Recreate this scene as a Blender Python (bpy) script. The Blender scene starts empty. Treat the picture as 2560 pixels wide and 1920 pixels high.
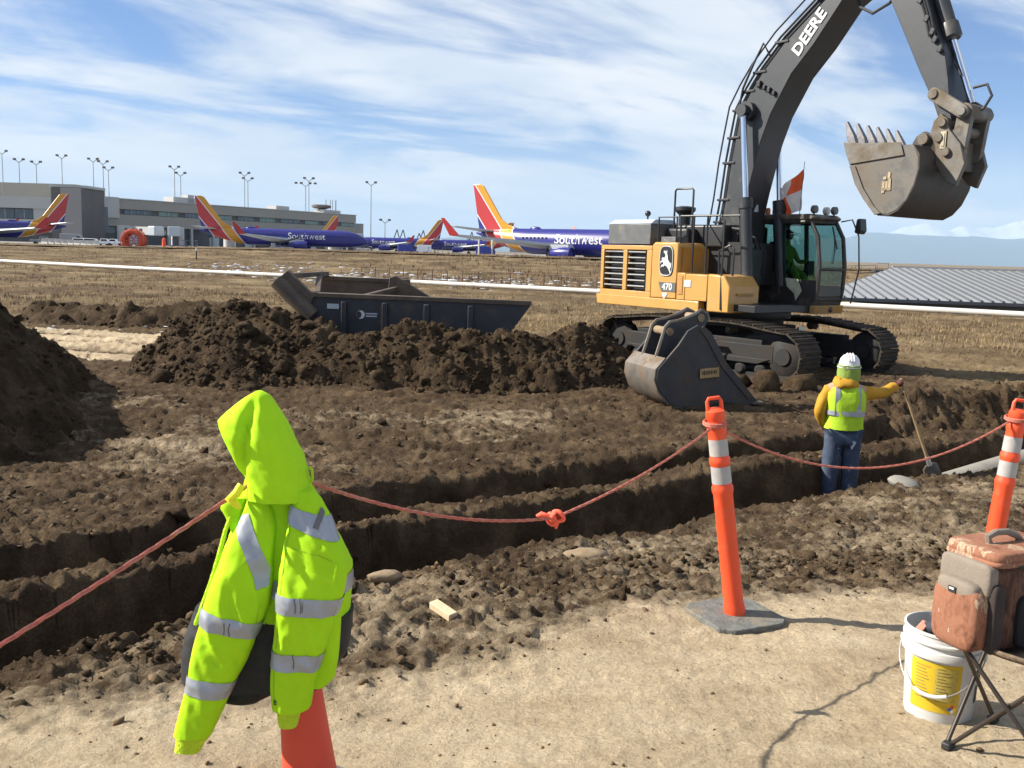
import bpy, bmesh, math, random
import numpy as np
from mathutils import Vector, Matrix
random.seed(7); np.random.seed(7)
S = bpy.context.scene
COL = S.collection
rad = math.radians
PI = math.pi
# ------------------------------------------------------------------ camera
CAM_H = 2.37; FPX = 2400.0
cam_d = bpy.data.cameras.new('camera'); cam = bpy.data.objects.new('camera', cam_d); COL.objects.link(cam)
cam_d.sensor_width = 36.0; cam_d.lens = 36.0 * FPX / 2560.0
cam_d.clip_start = 0.05; cam_d.clip_end = 250000.0
_p = math.atan((960 - 628) / FPX); _r = rad(1.7)
_f = Vector((0, math.cos(_p), -math.sin(_p))); _r0 = Vector((1, 0, 0)); _u0 = Vector((0, math.sin(_p), math.cos(_p)))
_R = math.cos(_r) * _r0 + math.sin(_r) * _u0; _U = -math.sin(_r) * _r0 + math.cos(_r) * _u0
cam.matrix_world = Matrix(((_R.x, _U.x, -_f.x, 0), (_R.y, _U.y, -_f.y, 0), (_R.z, _U.z, -_f.z, CAM_H), (0, 0, 0, 1)))
S.camera = cam
# ------------------------------------------------------------------ sky
SUN_EL = rad(35.5)
SUN_DIR = Vector((-0.995, 0.07, 0)).normalized()      # horizontal direction towards the sun
w = bpy.data.worlds.new('World'); S.world = w; w.use_nodes = True
N = w.node_tree.nodes; LK = w.node_tree.links; N.clear()
out = N.new('ShaderNodeOutputWorld'); bg = N.new('ShaderNodeBackground'); bg.inputs[1].default_value = 0.05
sky = N.new('ShaderNodeTexSky'); sky.sky_type = 'NISHITA'; sky.sun_disc = False
sky.sun_elevation = SUN_EL; sky.sun_rotation = math.atan2(SUN_DIR.x, SUN_DIR.y)
sky.altitude = 1600; sky.air_density = 1.0; sky.dust_density = 0.6; sky.ozone_density = 1.6
tc = N.new('ShaderNodeTexCoord'); sp = N.new('ShaderNodeSeparateXYZ'); LK.new(tc.outputs['Generated'], sp.inputs[0])
def wm(op, a, b=None, c=None, clamp=False):
    n = N.new('ShaderNodeMath'); n.operation = op; n.use_clamp = clamp
    for i, v in enumerate((a, b, c)):
        if v is None: continue
        if isinstance(v, (int, float)): n.inputs[i].default_value = v
        else: LK.new(v, n.inputs[i])
    return n.outputs[0]
def wramp(v, a, b):
    n = N.new('ShaderNodeMapRange'); n.interpolation_type = 'SMOOTHSTEP'
    n.inputs['From Min'].default_value = a; n.inputs['From Max'].default_value = b; LK.new(v, n.inputs[0]); return n.outputs[0]
zc = wm('MAXIMUM', sp.outputs[2], 0.0); den = wm('ADD', zc, 0.24)
px = wm('DIVIDE', sp.outputs[0], den); py = wm('DIVIDE', sp.outputs[1], den)
def wnoise(sx, sy, ox, oy, rot, detail, rough, dist):
    cb = N.new('ShaderNodeCombineXYZ')
    c_, s_ = math.cos(rot), math.sin(rot)
    a = wm('ADD', wm('ADD', wm('MULTIPLY', px, c_ * sx), wm('MULTIPLY', py, -s_ * sx)), ox)
    b = wm('ADD', wm('ADD', wm('MULTIPLY', px, s_ * sy), wm('MULTIPLY', py, c_ * sy)), oy)
    LK.new(a, cb.inputs[0]); LK.new(b, cb.inputs[1])
    n = N.new('ShaderNodeTexNoise'); n.inputs['Scale'].default_value = 1.0; n.inputs['Detail'].default_value = detail
    n.inputs['Roughness'].default_value = rough; n.inputs['Distortion'].default_value = dist
    LK.new(cb.outputs[0], n.inputs['Vector']); return n.outputs[0]
n1 = wnoise(0.85, 1.9, 6.3, 3.7, rad(-28), 8, 0.58, 0.75)
n2 = wnoise(2.6, 5.2, 9.1, 2.2, rad(-20), 5, 0.58, 0.8)
n3 = wnoise(0.55, 0.75, 2.0, 8.7, rad(-30), 2, 0.5, 0.2)
dens = wm('ADD', wm('ADD', wm('MULTIPLY', n1, 0.60), wm('MULTIPLY', n2, 0.14)), wm('MULTIPLY', n3, 0.42))
low = wm('SUBTRACT', 1.0, wramp(zc, 0.0, 0.22))          # thicker deck towards the horizon, as seen all round
thr = wm('ADD', dens, wm('MULTIPLY', low, 0.10))
cov = wramp(thr, 0.515, 0.65)
cov = wm('MULTIPLY', cov, 0.95)
hz = wm('MULTIPLY', wm('SUBTRACT', 1.0, wramp(zc, 0.0, 0.15)), 0.74)
cov = wm('MAXIMUM', cov, hz)
shade = wramp(wnoise(1.9, 3.4, 1.0, 5.0, rad(-20), 4, 0.5, 0.5), 0.35, 0.7)
ccol = N.new('ShaderNodeMix'); ccol.data_type = 'RGBA'
ccol.inputs['A'].default_value = (7.0, 7.7, 8.6, 1); ccol.inputs['B'].default_value = (9.2, 9.3, 9.4, 1); LK.new(shade, ccol.inputs['Factor'])
skm = N.new('ShaderNodeMix'); skm.data_type = 'RGBA'; skm.blend_type = 'MULTIPLY'; skm.inputs['Factor'].default_value = 1.0
LK.new(sky.outputs[0], skm.inputs['A']); skm.inputs['B'].default_value = (0.66, 0.88, 1.22, 1)
mx = N.new('ShaderNodeMix'); mx.data_type = 'RGBA'
LK.new(cov, mx.inputs['Factor']); LK.new(skm.outputs['Result'], mx.inputs['A']); LK.new(ccol.outputs['Result'], mx.inputs['B'])
LK.new(mx.outputs['Result'], bg.inputs[0]); LK.new(bg.outputs[0], out.inputs[0])
# ------------------------------------------------------------------ sun
sd = bpy.data.lights.new('sun', 'SUN'); sd.energy = 5.0; sd.angle = rad(0.53); sd.color = (1.0, 0.93, 0.82)
sun = bpy.data.objects.new('sun', sd); COL.objects.link(sun)
_sv = SUN_DIR * math.cos(SUN_EL) + Vector((0, 0, math.sin(SUN_EL)))
sun.rotation_euler = _sv.to_track_quat('Z', 'Y').to_euler(); sun.location = (-20, -5, 30)
S.view_settings.view_transform = 'Standard'; S.view_settings.look = 'None'
S.view_settings.exposure = 1.1; S.view_settings.gamma = 1.0; S.view_settings.use_curve_mapping = False
S.render.engine = 'CYCLES'; S.cycles.use_denoising = True
S.cycles.max_bounces = 6; S.cycles.diffuse_bounces = 3; S.cycles.transparent_max_bounces = 12; S.cycles.volume_bounces = 0
# ------------------------------------------------------------------ materials
def setin(n, k, v):
    if k in n.inputs: n.inputs[k].default_value = v
def mat(name, col, rough=0.7, metal=0.0, var=0.25, scale=6.0, bump=0.0, bscale=40.0, dirt=None, dscale=3.0, damt=0.5, spec=0.5, trans=0.0, coat=0.0):
    """procedural paint/cloth/soil: base colour broken up by noise, optional second colour in patches (dirt), bump"""
    m = bpy.data.materials.new(name); m.use_nodes = True
    nt = m.node_tree; n = nt.nodes; l = nt.links
    b = n['Principled BSDF']; setin(b, 'Roughness', rough); setin(b, 'Metallic', metal); setin(b, 'Specular IOR Level', spec)
    setin(b, 'Coat Weight', coat)
    t = n.new('ShaderNodeTexCoord')
    no = n.new('ShaderNodeTexNoise'); no.inputs['Scale'].default_value = scale; no.inputs['Detail'].default_value = 8; no.inputs['Roughness'].default_value = 0.62
    l.new(t.outputs['Object'], no.inputs['Vector'])
    r = n.new('ShaderNodeMapRange'); r.inputs['From Min'].default_value = 0.3; r.inputs['From Max'].default_value = 0.7
    r.inputs['To Min'].default_value = 1 - var; r.inputs['To Max'].default_value = 1 + var; l.new(no.outputs[0], r.inputs[0])
    mu = n.new('ShaderNodeMix'); mu.data_type = 'RGBA'; mu.blend_type = 'MULTIPLY'; mu.inputs['Factor'].default_value = 1
    mu.inputs['A'].default_value = (*col, 1)
    cmb = n.new('ShaderNodeCombineColor'); [l.new(r.outputs[0], cmb.inputs[i]) for i in range(3)]
    l.new(cmb.outputs[0], mu.inputs['B']); last = mu.outputs['Result']
    if dirt:
        d = n.new('ShaderNodeTexNoise'); d.inputs['Scale'].default_value = dscale; d.inputs['Detail'].default_value = 9; d.inputs['Roughness'].default_value = 0.7
        l.new(t.outputs['Object'], d.inputs['Vector'])
        dr = n.new('ShaderNodeMapRange'); dr.inputs['From Min'].default_value = 0.62 - 0.3 * damt; dr.inputs['From Max'].default_value = 0.80 - 0.3 * damt; l.new(d.outputs[0], dr.inputs[0])
        dm = n.new('ShaderNodeMix'); dm.data_type = 'RGBA'; l.new(dr.outputs[0], dm.inputs['Factor']); l.new(last, dm.inputs['A']); dm.inputs['B'].default_value = (*dirt, 1)
        last = dm.outputs['Result']
        if metal > 0 or rough < 0.6:
            rr = n.new('ShaderNodeMapRange'); rr.inputs['To Min'].default_value = rough; rr.inputs['To Max'].default_value = 0.9
            l.new(dr.outputs[0], rr.inputs[0]); l.new(rr.outputs[0], b.inputs['Roughness'])
    l.new(last, b.inputs['Base Color'])
    if bump > 0:
        bn = n.new('ShaderNodeTexNoise'); bn.inputs['Scale'].default_value = bscale; bn.inputs['Detail'].default_value = 8
        l.new(t.outputs['Object'], bn.inputs['Vector'])
        bu = n.new('ShaderNodeBump'); bu.inputs['Strength'].default_value = bump; bu.inputs['Distance'].default_value = 0.02
        l.new(bn.outputs[0], bu.inputs['Height']); l.new(bu.outputs[0], b.inputs['Normal'])
    if trans > 0:
        tr = n.new('ShaderNodeBsdfTranslucent'); l.new(last, tr.inputs[0])
        ms = n.new('ShaderNodeMixShader'); ms.inputs[0].default_value = trans
        l.new(b.outputs[0], ms.inputs[1]); l.new(tr.outputs[0], ms.inputs[2]); l.new(ms.outputs[0], n['Material Output'].inputs[0])
    return m
def glass(name, col=(0.55, 0.75, 0.70), rough=0.02, alpha=0.35):
    """thin tinted pane: mostly clear, with a mirror share"""
    m = bpy.data.materials.new(name); m.use_nodes = True; n = m.node_tree.nodes; l = m.node_tree.links
    n.remove(n['Principled BSDF'])
    tr = n.new('ShaderNodeBsdfTransparent'); tr.inputs[0].default_value = (*col, 1)
    gl = n.new('ShaderNodeBsdfGlossy'); gl.inputs['Roughness'].default_value = rough
    ms = n.new('ShaderNodeMixShader'); ms.inputs[0].default_value = 0.07; l.new(tr.outputs[0], ms.inputs[1]); l.new(gl.outputs[0], ms.inputs[2])
    l.new(ms.outputs[0], n['Material Output'].inputs[0]); return m
# ------------------------------------------------------------------ mesh helpers
def tag(o, label=None, cat=None, group=None, kind=None):
    if label: o['label'] = label
    if cat: o['category'] = cat
    if group: o['group'] = group
    if kind: o['kind'] = kind
    return o
def empty(name, loc=(0, 0, 0), rz=0.0, label=None, cat=None, group=None, parent=None):
    o = bpy.data.objects.new(name, None); COL.objects.link(o); o.location = loc; o.rotation_euler = (0, 0, rz); o.empty_display_size = 0.1
    if parent: o.parent = parent
    return tag(o, label, cat, group)
def link(name, me, m=None, parent=None, loc=None, rot=None):
    o = bpy.data.objects.new(name, me); COL.objects.link(o)
    if m is not None and len(me.materials) == 0: me.materials.append(m)
    if parent is not None: o.parent = parent
    if loc is not None: o.location = loc
    if rot is not None: o.rotation_euler = rot
    return o
def frame(d):
    d = Vector(d).normalized(); a = Vector((0, 0, 1)) if abs(d.z) < 0.9 else Vector((1, 0, 0))
    x = a.cross(d).normalized(); return x, d.cross(x).normalized(), d
class MB:
    """collects verts and faces; build() makes ONE mesh object"""
    def __init__(s): s.v = []; s.f = []
    def add(s, vs, fs):
        o = len(s.v); s.v += [tuple(a) for a in vs]; s.f += [tuple(i + o for i in f) for f in fs]; return s
    def box(s, c, d, rot=None, taper=None):
        hx, hy, hz = d[0] / 2, d[1] / 2, d[2] / 2; vs = []
        for z in (-1, 1):
            for y in (-1, 1):
                for x in (-1, 1):
                    k = taper if (taper and z > 0) else 1.0
                    p = Vector((x * hx * k, y * hy * k, z * hz))
                    if rot: p = rot @ p
                    vs.append(p + Vector(c))
        return s.add(vs, [(0, 2, 3, 1), (4, 5, 7, 6), (0, 1, 5, 4), (2, 6, 7, 3), (0, 4, 6, 2), (1, 3, 7, 5)])
    def bar(s, a, b, w, h, up=None):
        a, b = Vector(a), Vector(b); d = (b - a); L = d.length; d.normalize()
        u = Vector(up) if up else (Vector((0, 0, 1)) if abs(d.z) < 0.95 else Vector((1, 0, 0)))
        x = d.cross(u).normalized(); u = x.cross(d).normalized()
        return s.box((a + b) / 2, (w, L, h), Matrix((x, d, u)).transposed())
    def tube(s, a, b, r0, r1=None, n=12, cap=True):
        if r1 is None: r1 = r0
        a, b = Vector(a), Vector(b); x, y, d = frame(b - a); vs = []
        for p, r in ((a, r0), (b, r1)):
            for i in range(n):
                t = 2 * PI * i / n; vs.append(p + x * math.cos(t) * r + y * math.sin(t) * r)
        fs = [(i, (i + 1) % n, n + (i + 1) % n, n + i) for i in range(n)]
        if cap: fs += [tuple(reversed(range(n))), tuple(range(n, 2 * n))]
        return s.add(vs, fs)
    def path(s, pts, r, n=8, closed=False, cap=True):
        pts = [Vector(p) for p in pts]; k = len(pts); rs = r if isinstance(r, (list, tuple)) else [r] * k
        vs = []; prev = None
        for i, p in enumerate(pts):
            if closed: d = pts[(i + 1) % k] - pts[i - 1]
            else: d = pts[min(i + 1, k - 1)] - pts[max(i - 1, 0)]
            if d.length < 1e-9: d = Vector((0, 0, 1))
            d.normalize()
            if prev is None: x, y, _ = frame(d)
            else:
                x = prev - d * prev.dot(d)
                if x.length < 1e-6: x, y, _ = frame(d)
                x.normalize(); y = d.cross(x)
            prev = x
            for j in range(n):
                t = 2 * PI * j / n; vs.append(p + x * math.cos(t) * rs[i] + y * math.sin(t) * rs[i])
        fs = []
        for i in range(k if closed else k - 1):
            for j in range(n):
                a = i * n + j; b = i * n + (j + 1) % n; c = ((i + 1) % k) * n; fs.append((a, b, c + (j + 1) % n, c + j))
        if cap and not closed: fs += [tuple(reversed(range(n))), tuple(range((k - 1) * n, k * n))]
        return s.add(vs, fs)
    def prism(s, poly, t0, t1, axis='y'):
        """poly: 2D outline; extruded between t0 and t1 along axis. axis y: (x,z); axis x: (y,z); axis z: (x,y)"""
        n = len(poly)
        def P(a, b, t): return (a, t, b) if axis == 'y' else ((t, a, b) if axis == 'x' else (a, b, t))
        vs = [P(a, b, t0) for a, b in poly] + [P(a, b, t1) for a, b in poly]
        fs = [(i, (i + 1) % n, n + (i + 1) % n, n + i) for i in range(n)] + [tuple(reversed(range(n))), tuple(range(n, 2 * n))]
        return s.add(vs, fs)
    def lathe(s, prof, c=(0, 0, 0), n=24, axis=(0, 0, 1), cap=True):
        """prof: (radius, height) pairs"""
        x, y, d = frame(axis); vs = []; c = Vector(c)
        for r, h in prof:
            for i in range(n):
                t = 2 * PI * i / n; vs.append(c + d * h + x * math.cos(t) * r + y * math.sin(t) * r)
        fs = []
        for k in range(len(prof) - 1):
            for i in range(n): fs.append((k * n + i, k * n + (i + 1) % n, (k + 1) * n + (i + 1) % n, (k + 1) * n + i))
        if cap: fs += [tuple(reversed(range(n))), tuple(range((len(prof) - 1) * n, len(prof) * n))]
        return s.add(vs, fs)
    def ball(s, c, r, n=12, m=8, sc=(1, 1, 1)):
        pr = []
        for i in range(m + 1):
            a = -PI / 2 + PI * i / m; pr.append((max(1e-4, math.cos(a) * r), math.sin(a) * r))
        o = len(s.v); s.lathe(pr, (0, 0, 0), n); s.v[o:] = [(c[0] + v[0] * sc[0], c[1] + v[1] * sc[1], c[2] + v[2] * sc[2]) for v in s.v[o:]]
        return s
    def torus(s, c, R, r, axis=(0, 0, 1), n=24, m=8):
        x, y, d = frame(axis); c = Vector(c)
        return s.path([c + x * math.cos(2 * PI * i / n) * R + y * math.sin(2 * PI * i / n) * R for i in range(n)], r, m, closed=True)
    def mesh(s, name, smooth=None):
        me = bpy.data.meshes.new(name); me.from_pydata(s.v, [], s.f); me.validate()
        bm = bmesh.new(); bm.from_mesh(me); bmesh.ops.recalc_face_normals(bm, faces=bm.faces[:]); bm.to_mesh(me); bm.free()
        if smooth:
            for p in me.polygons: p.use_smooth = True
            me.set_sharp_from_angle(angle=rad(smooth))
        me.update(); return me
    def build(s, name, m, parent=None, loc=None, rot=None, smooth=35, bevel=0, seg=2):
        o = link(name, s.mesh(name, smooth), m, parent, loc, rot)
        if bevel:
            b = o.modifiers.new('bevel', 'BEVEL'); b.width = bevel; b.segments = seg; b.limit_method = 'ANGLE'; b.angle_limit = rad(40); b.harden_normals = False
        return o
def text(name, body, size, m, parent, mtx, extrude=0.004, shear=0.0, bold=0.0, align='CENTER', warp=None):
    cu = bpy.data.curves.new(name, 'FONT'); cu.body = body; cu.size = size; cu.extrude = extrude; cu.align_x = align; cu.align_y = 'CENTER'
    cu.shear = shear; cu.offset = bold; cu.resolution_u = 3
    o = bpy.data.objects.new(name + '_tmp', cu); COL.objects.link(o)
    bpy.context.view_layer.update()
    me = bpy.data.meshes.new_from_object(o.evaluated_get(bpy.context.evaluated_depsgraph_get())); me.name = name
    bpy.data.objects.remove(o); bpy.data.curves.remove(cu)
    me.materials.clear()
    for v in me.vertices:
        c = warp(v.co.copy()) if warp else v.co
        v.co = mtx @ c
    me.update(); return link(name, me, m, parent)
def dup(o, parent=None):
    c = o.copy(); COL.objects.link(c); c.parent = parent
    for ch in [q for q in bpy.data.objects if q.parent == o and q != c]: dup(ch, c)
    return c
def basis(o, x, y):
    """matrix taking text space (x right, y up) to the given origin and axes"""
    x = Vector(x).normalized(); y = Vector(y).normalized(); z = x.cross(y)
    return Matrix(((x.x, y.x, z.x, o[0]), (x.y, y.y, z.y, o[1]), (x.z, y.z, z.z, o[2]), (0, 0, 0, 1)))
# ------------------------------------------------------------------ noise (numpy)
_perm = np.random.RandomState(3).permutation(256); _perm = np.concatenate([_perm, _perm, _perm])
_gx = np.cos(np.arange(256) * 2.399963); _gy = np.sin(np.arange(256) * 2.399963)
def perlin(x, y):
    xi = np.floor(x).astype(np.int64); yi = np.floor(y).astype(np.int64); xf = x - xi; yf = y - yi; xi &= 255; yi &= 255
    u = xf * xf * xf * (xf * (xf * 6 - 15) + 10); v = yf * yf * yf * (yf * (yf * 6 - 15) + 10)
    def g(a, b, dx, dy): h = _perm[_perm[a] + b] & 255; return _gx[h] * dx + _gy[h] * dy
    n00 = g(xi, yi, xf, yf); n10 = g(xi + 1, yi, xf - 1, yf); n01 = g(xi, yi + 1, xf, yf - 1); n11 = g(xi + 1, yi + 1, xf - 1, yf - 1)
    return (n00 * (1 - u) + n10 * u) * (1 - v) + (n01 * (1 - u) + n11 * u) * v
def fbm(x, y, sc, oc=4, gain=0.5, ridge=False, seed=0.0):
    t = np.zeros_like(x); a = 1.0; f = 1.0 / sc
    for i in range(oc):
        n = perlin(x * f + 17.3 * i + seed, y * f - 9.1 * i + seed * 0.7)
        t += a * ((0.5 - np.abs(n)) * 1.6 if ridge else n); a *= gain; f *= 2.03
    return t
def sstep(a, b, x): t = np.clip((x - a) / (b - a), 0, 1); return t * t * (3 - 2 * t)
# ================================================================== GROUND
_gy_ = [-5, 0, 2.0, 2.9, 3.35, 3.8, 4.85, 6.5, 8, 10, 12, 14, 24, 45, 80, 110, 140, 160, 400]
_gz_ = [1.0, .92, .69, .590, .565, .53, .49, .235, .03, -.09, -.05, 0, 0, 0, .05, .72, 1.30, 1.30, 1.30]
CUT_NEAR = ([-10, -8, -4, -2.2, -1.6, -.95, .42, 2.3, 3.87, 6.55, 12, 20], [-5.9, -3.3, 1.75, 3.95, 4.66, 5.52, 7.40, 9.22, 10.30, 12.0, 15.5, 20])
CUT_FAR = ([-10, -8, -4, -2.58, -1.87, -1.26, -.82, .01, .89, 2.23, 5.3, 7.14, 12, 20], [-4.9, -2.3, 2.9, 4.72, 6.0, 7.02, 7.95, 8.6, 9.45, 10.49, 12.19, 13.15, 16.6, 21.2])
CUT_BACK = ([-10, -8, -4, -3.35, -2.7, -1.24, .2, 1.47, 2.9, 5.2, 6.54, 10, 20], [-3.4, -.6, 5.2, 6.12, 7.5, 9.61, 10.56, 11.39, 12.2, 13.76, 15.4, 17.8, 24])
BLDG_DIP = (17.0, 60.0)
def base_z(x, y):
    z = np.interp(y, _gy_, _gz_)
    z = z + sstep(96, 132, y) * (1 - sstep(141, 142, y)) * (0.12 + 0.42 * sstep(-66, -30, x) * (1 - .9 * sstep(16, 30, x)))   # bank before the apron
    # hollow holding the metal-roofed building, right
    z = z - 3.0 * sstep(19.5, 22, x) * sstep(50.0, 53.5, y) * (1 - sstep(85, 92, y))
    return z
def ground_z(x, y, detail=True):
    x = np.asarray(x, float); y = np.asarray(y, float)
    z = base_z(x, y)
    jag = 0.075 * fbm(x, y, 1.3, 3, seed=5) + 0.03 * fbm(x, y, 0.22, 4, .6, seed=9)
    n1 = np.interp(x, *CUT_NEAR) + 0.8 * jag; f1 = np.interp(x, *CUT_FAR) + jag * 1.2; f2 = np.interp(x, *CUT_BACK) + jag * 1.6
    n2 = f1 + 0.62 + 0.22 * fbm(x, y, 1.7, 2, seed=2)
    far = 1 - sstep(15, 19, x)
    d1 = sstep(0, 0.14, y - n1) * sstep(-0.02, 0.13, f1 - y)
    d2 = sstep(0, 0.16, y - n2) * sstep(-0.02, 0.16, f2 - y)
    dep2 = 0.42 * (1 - sstep(6.0, 9.5, x))
    fl = np.minimum(0.12, z - 0.62)
    z = z * (1 - d1 * far) + (-0.62 + 0.35 * sstep(2.0, -3.0, x)) * d1 * far
    z = z - dep2 * d2 * far
    if not detail: return z
    sm = 1 - np.maximum(d1, d2) * 0.75
    z = z + (0.10 * fbm(x, y, 2.8, 3, seed=1)) * sstep(5.4, 7.5, y) * sm
    rn = rough_mask(x, y)
    z = z - 0.045 * rn * np.exp(-((y - n1 + .1) / .5) ** 2) * (1 - d1)
    near = 1 - sstep(30, 45, y)
    cl = fbm(x, y, 0.30, 5, 0.62, seed=3) * 0.5 + fbm(x, y, 0.12, 3, 0.6, ridge=True, seed=8) * 0.28 - 0.12
    z = z + rn * near * sm * (0.075 * cl + 0.050 * fbm(x, y, .085, 3, .65, seed=44) + 0.05 * np.maximum(0, fbm(x, y, 0.55, 5, .6, seed=4)))
    z = z + near * (0.010 * fbm(x, y, 0.09, 3, seed=6)) + (1 - rn) * near * 0.030 * fbm(x, y, 0.8, 4, seed=7)
    # raised broken rims of the two cuts
    z = z + near * 0.045 * np.exp(-((y - n1 + 0.22) / 0.22) ** 2) * (0.5 + 1.5 * np.maximum(0, fbm(x, y, .35, 4, .6, seed=12)))
    z = z + near * 0.06 * np.exp(-((y - f1 - 0.22) / 0.22) ** 2) * (0.3 + 1.6 * np.maximum(0, fbm(x, y, .3, 4, .6, seed=13)))
    z = z + near * 0.07 * np.exp(-((y - f2 - 0.25) / 0.3) ** 2) * (0.3 + 1.6 * np.maximum(0, fbm(x, y, .4, 4, .6, seed=14)))
    # wheel and track ruts on the worked strip beyond the cuts
    rt = (np.sin((y - 0.15 * x + 0.3 * fbm(x, y, 3, 2, seed=15)) * 2 * PI / 0.62))
    strip = sstep(0.6, 1.6, y - f2) * (1 - sstep(14.5, 17, y - 0.0 * x))
    z = z + 0.026 * rt * strip
    # shovelled ruts running along the dry track at left behind the mound
    rt2 = sstep(18.5, 20, y) * (1 - sstep(24, 26, y)) * (1 - sstep(-4.5, -3, x))
    z = z + rt2 * 0.06 * np.sin((y + 0.12 * x) * 2 * PI / 1.5)
    g = sstep(25, 30, y)
    z = z + g * (0.10 * fbm(x, y, 6, 4, seed=11) + .05 * fbm(x, y, 1.1, 3, seed=21)) * (1 - sstep(118, 138, y))
    return z
def rough_mask(x, y):
    """1 where the soil is broken and cloddy, 0 on the driven-flat pan nearest the camera"""
    edge = np.interp(x, [-4, -2, -1, 0, 1, 2, 3, 5], [3.0, 3.35, 3.6, 4.1, 4.9, 5.25, 5.5, 6.2]) + 0.35 * fbm(x, y, 1.3, 3, seed=31)
    return 0.10 + 0.90 * sstep(-0.25, 0.75, y - edge)
def dry_mask(x, y):
    rm = 1 - rough_mask(x, y)
    f2 = np.interp(x, *CUT_BACK); n1 = np.interp(x, *CUT_NEAR)
    mid = sstep(0.2, -0.6, y - n1) * 0.30                        # apron before the cut is half dry
    patch = 0.5 + 0.9 * fbm(x, y, 1.6, 4, seed=41)
    d = np.maximum(rm * 1.1, mid * (0.6 + patch))
    track = sstep(18.2, 19.2, y) * (1 - sstep(23.5, 25, y)) * (1 - sstep(-4.6, -3.2, x)) * (0.75 + 0.5 * np.sin((y + .12 * x) * 2 * PI / 1.5))
    strip = sstep(0.4, 1.6, y - f2) * (1 - sstep(13, 16, y)) * np.clip(0.16 + 0.5 * fbm(x, y, 2.2, 3, seed=42), 0, .6)
    return np.clip(np.maximum(np.maximum(d, track), strip), 0, 1)
def grid_mesh(name, X, Y, Z, attrs, m):
    r, c = X.shape; me = bpy.data.meshes.new(name)
    co = np.stack([X, Y, Z], -1).reshape(-1, 3).astype(np.float32)
    i = np.arange(r * c).reshape(r, c)
    q = np.stack([i[:-1, :-1], i[:-1, 1:], i[1:, 1:], i[1:, :-1]], -1).reshape(-1, 4).astype(np.int32)
    me.vertices.add(len(co)); me.vertices.foreach_set('co', co.ravel())
    me.loops.add(q.size); me.loops.foreach_set('vertex_index', q.ravel())
    me.polygons.add(len(q)); me.polygons.foreach_set('loop_start', np.arange(0, q.size, 4, dtype=np.int32)); me.polygons.foreach_set('loop_total', np.full(len(q), 4, np.int32))
    me.polygons.foreach_set('use_smooth', np.ones(len(q), bool))
    for k, a in attrs.items():
        at = me.attributes.new(k, 'FLOAT', 'POINT'); at.data.foreach_set('value', a.ravel().astype(np.float32))
    me.update(calc_edges=True); me.materials.append(m); return me
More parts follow.
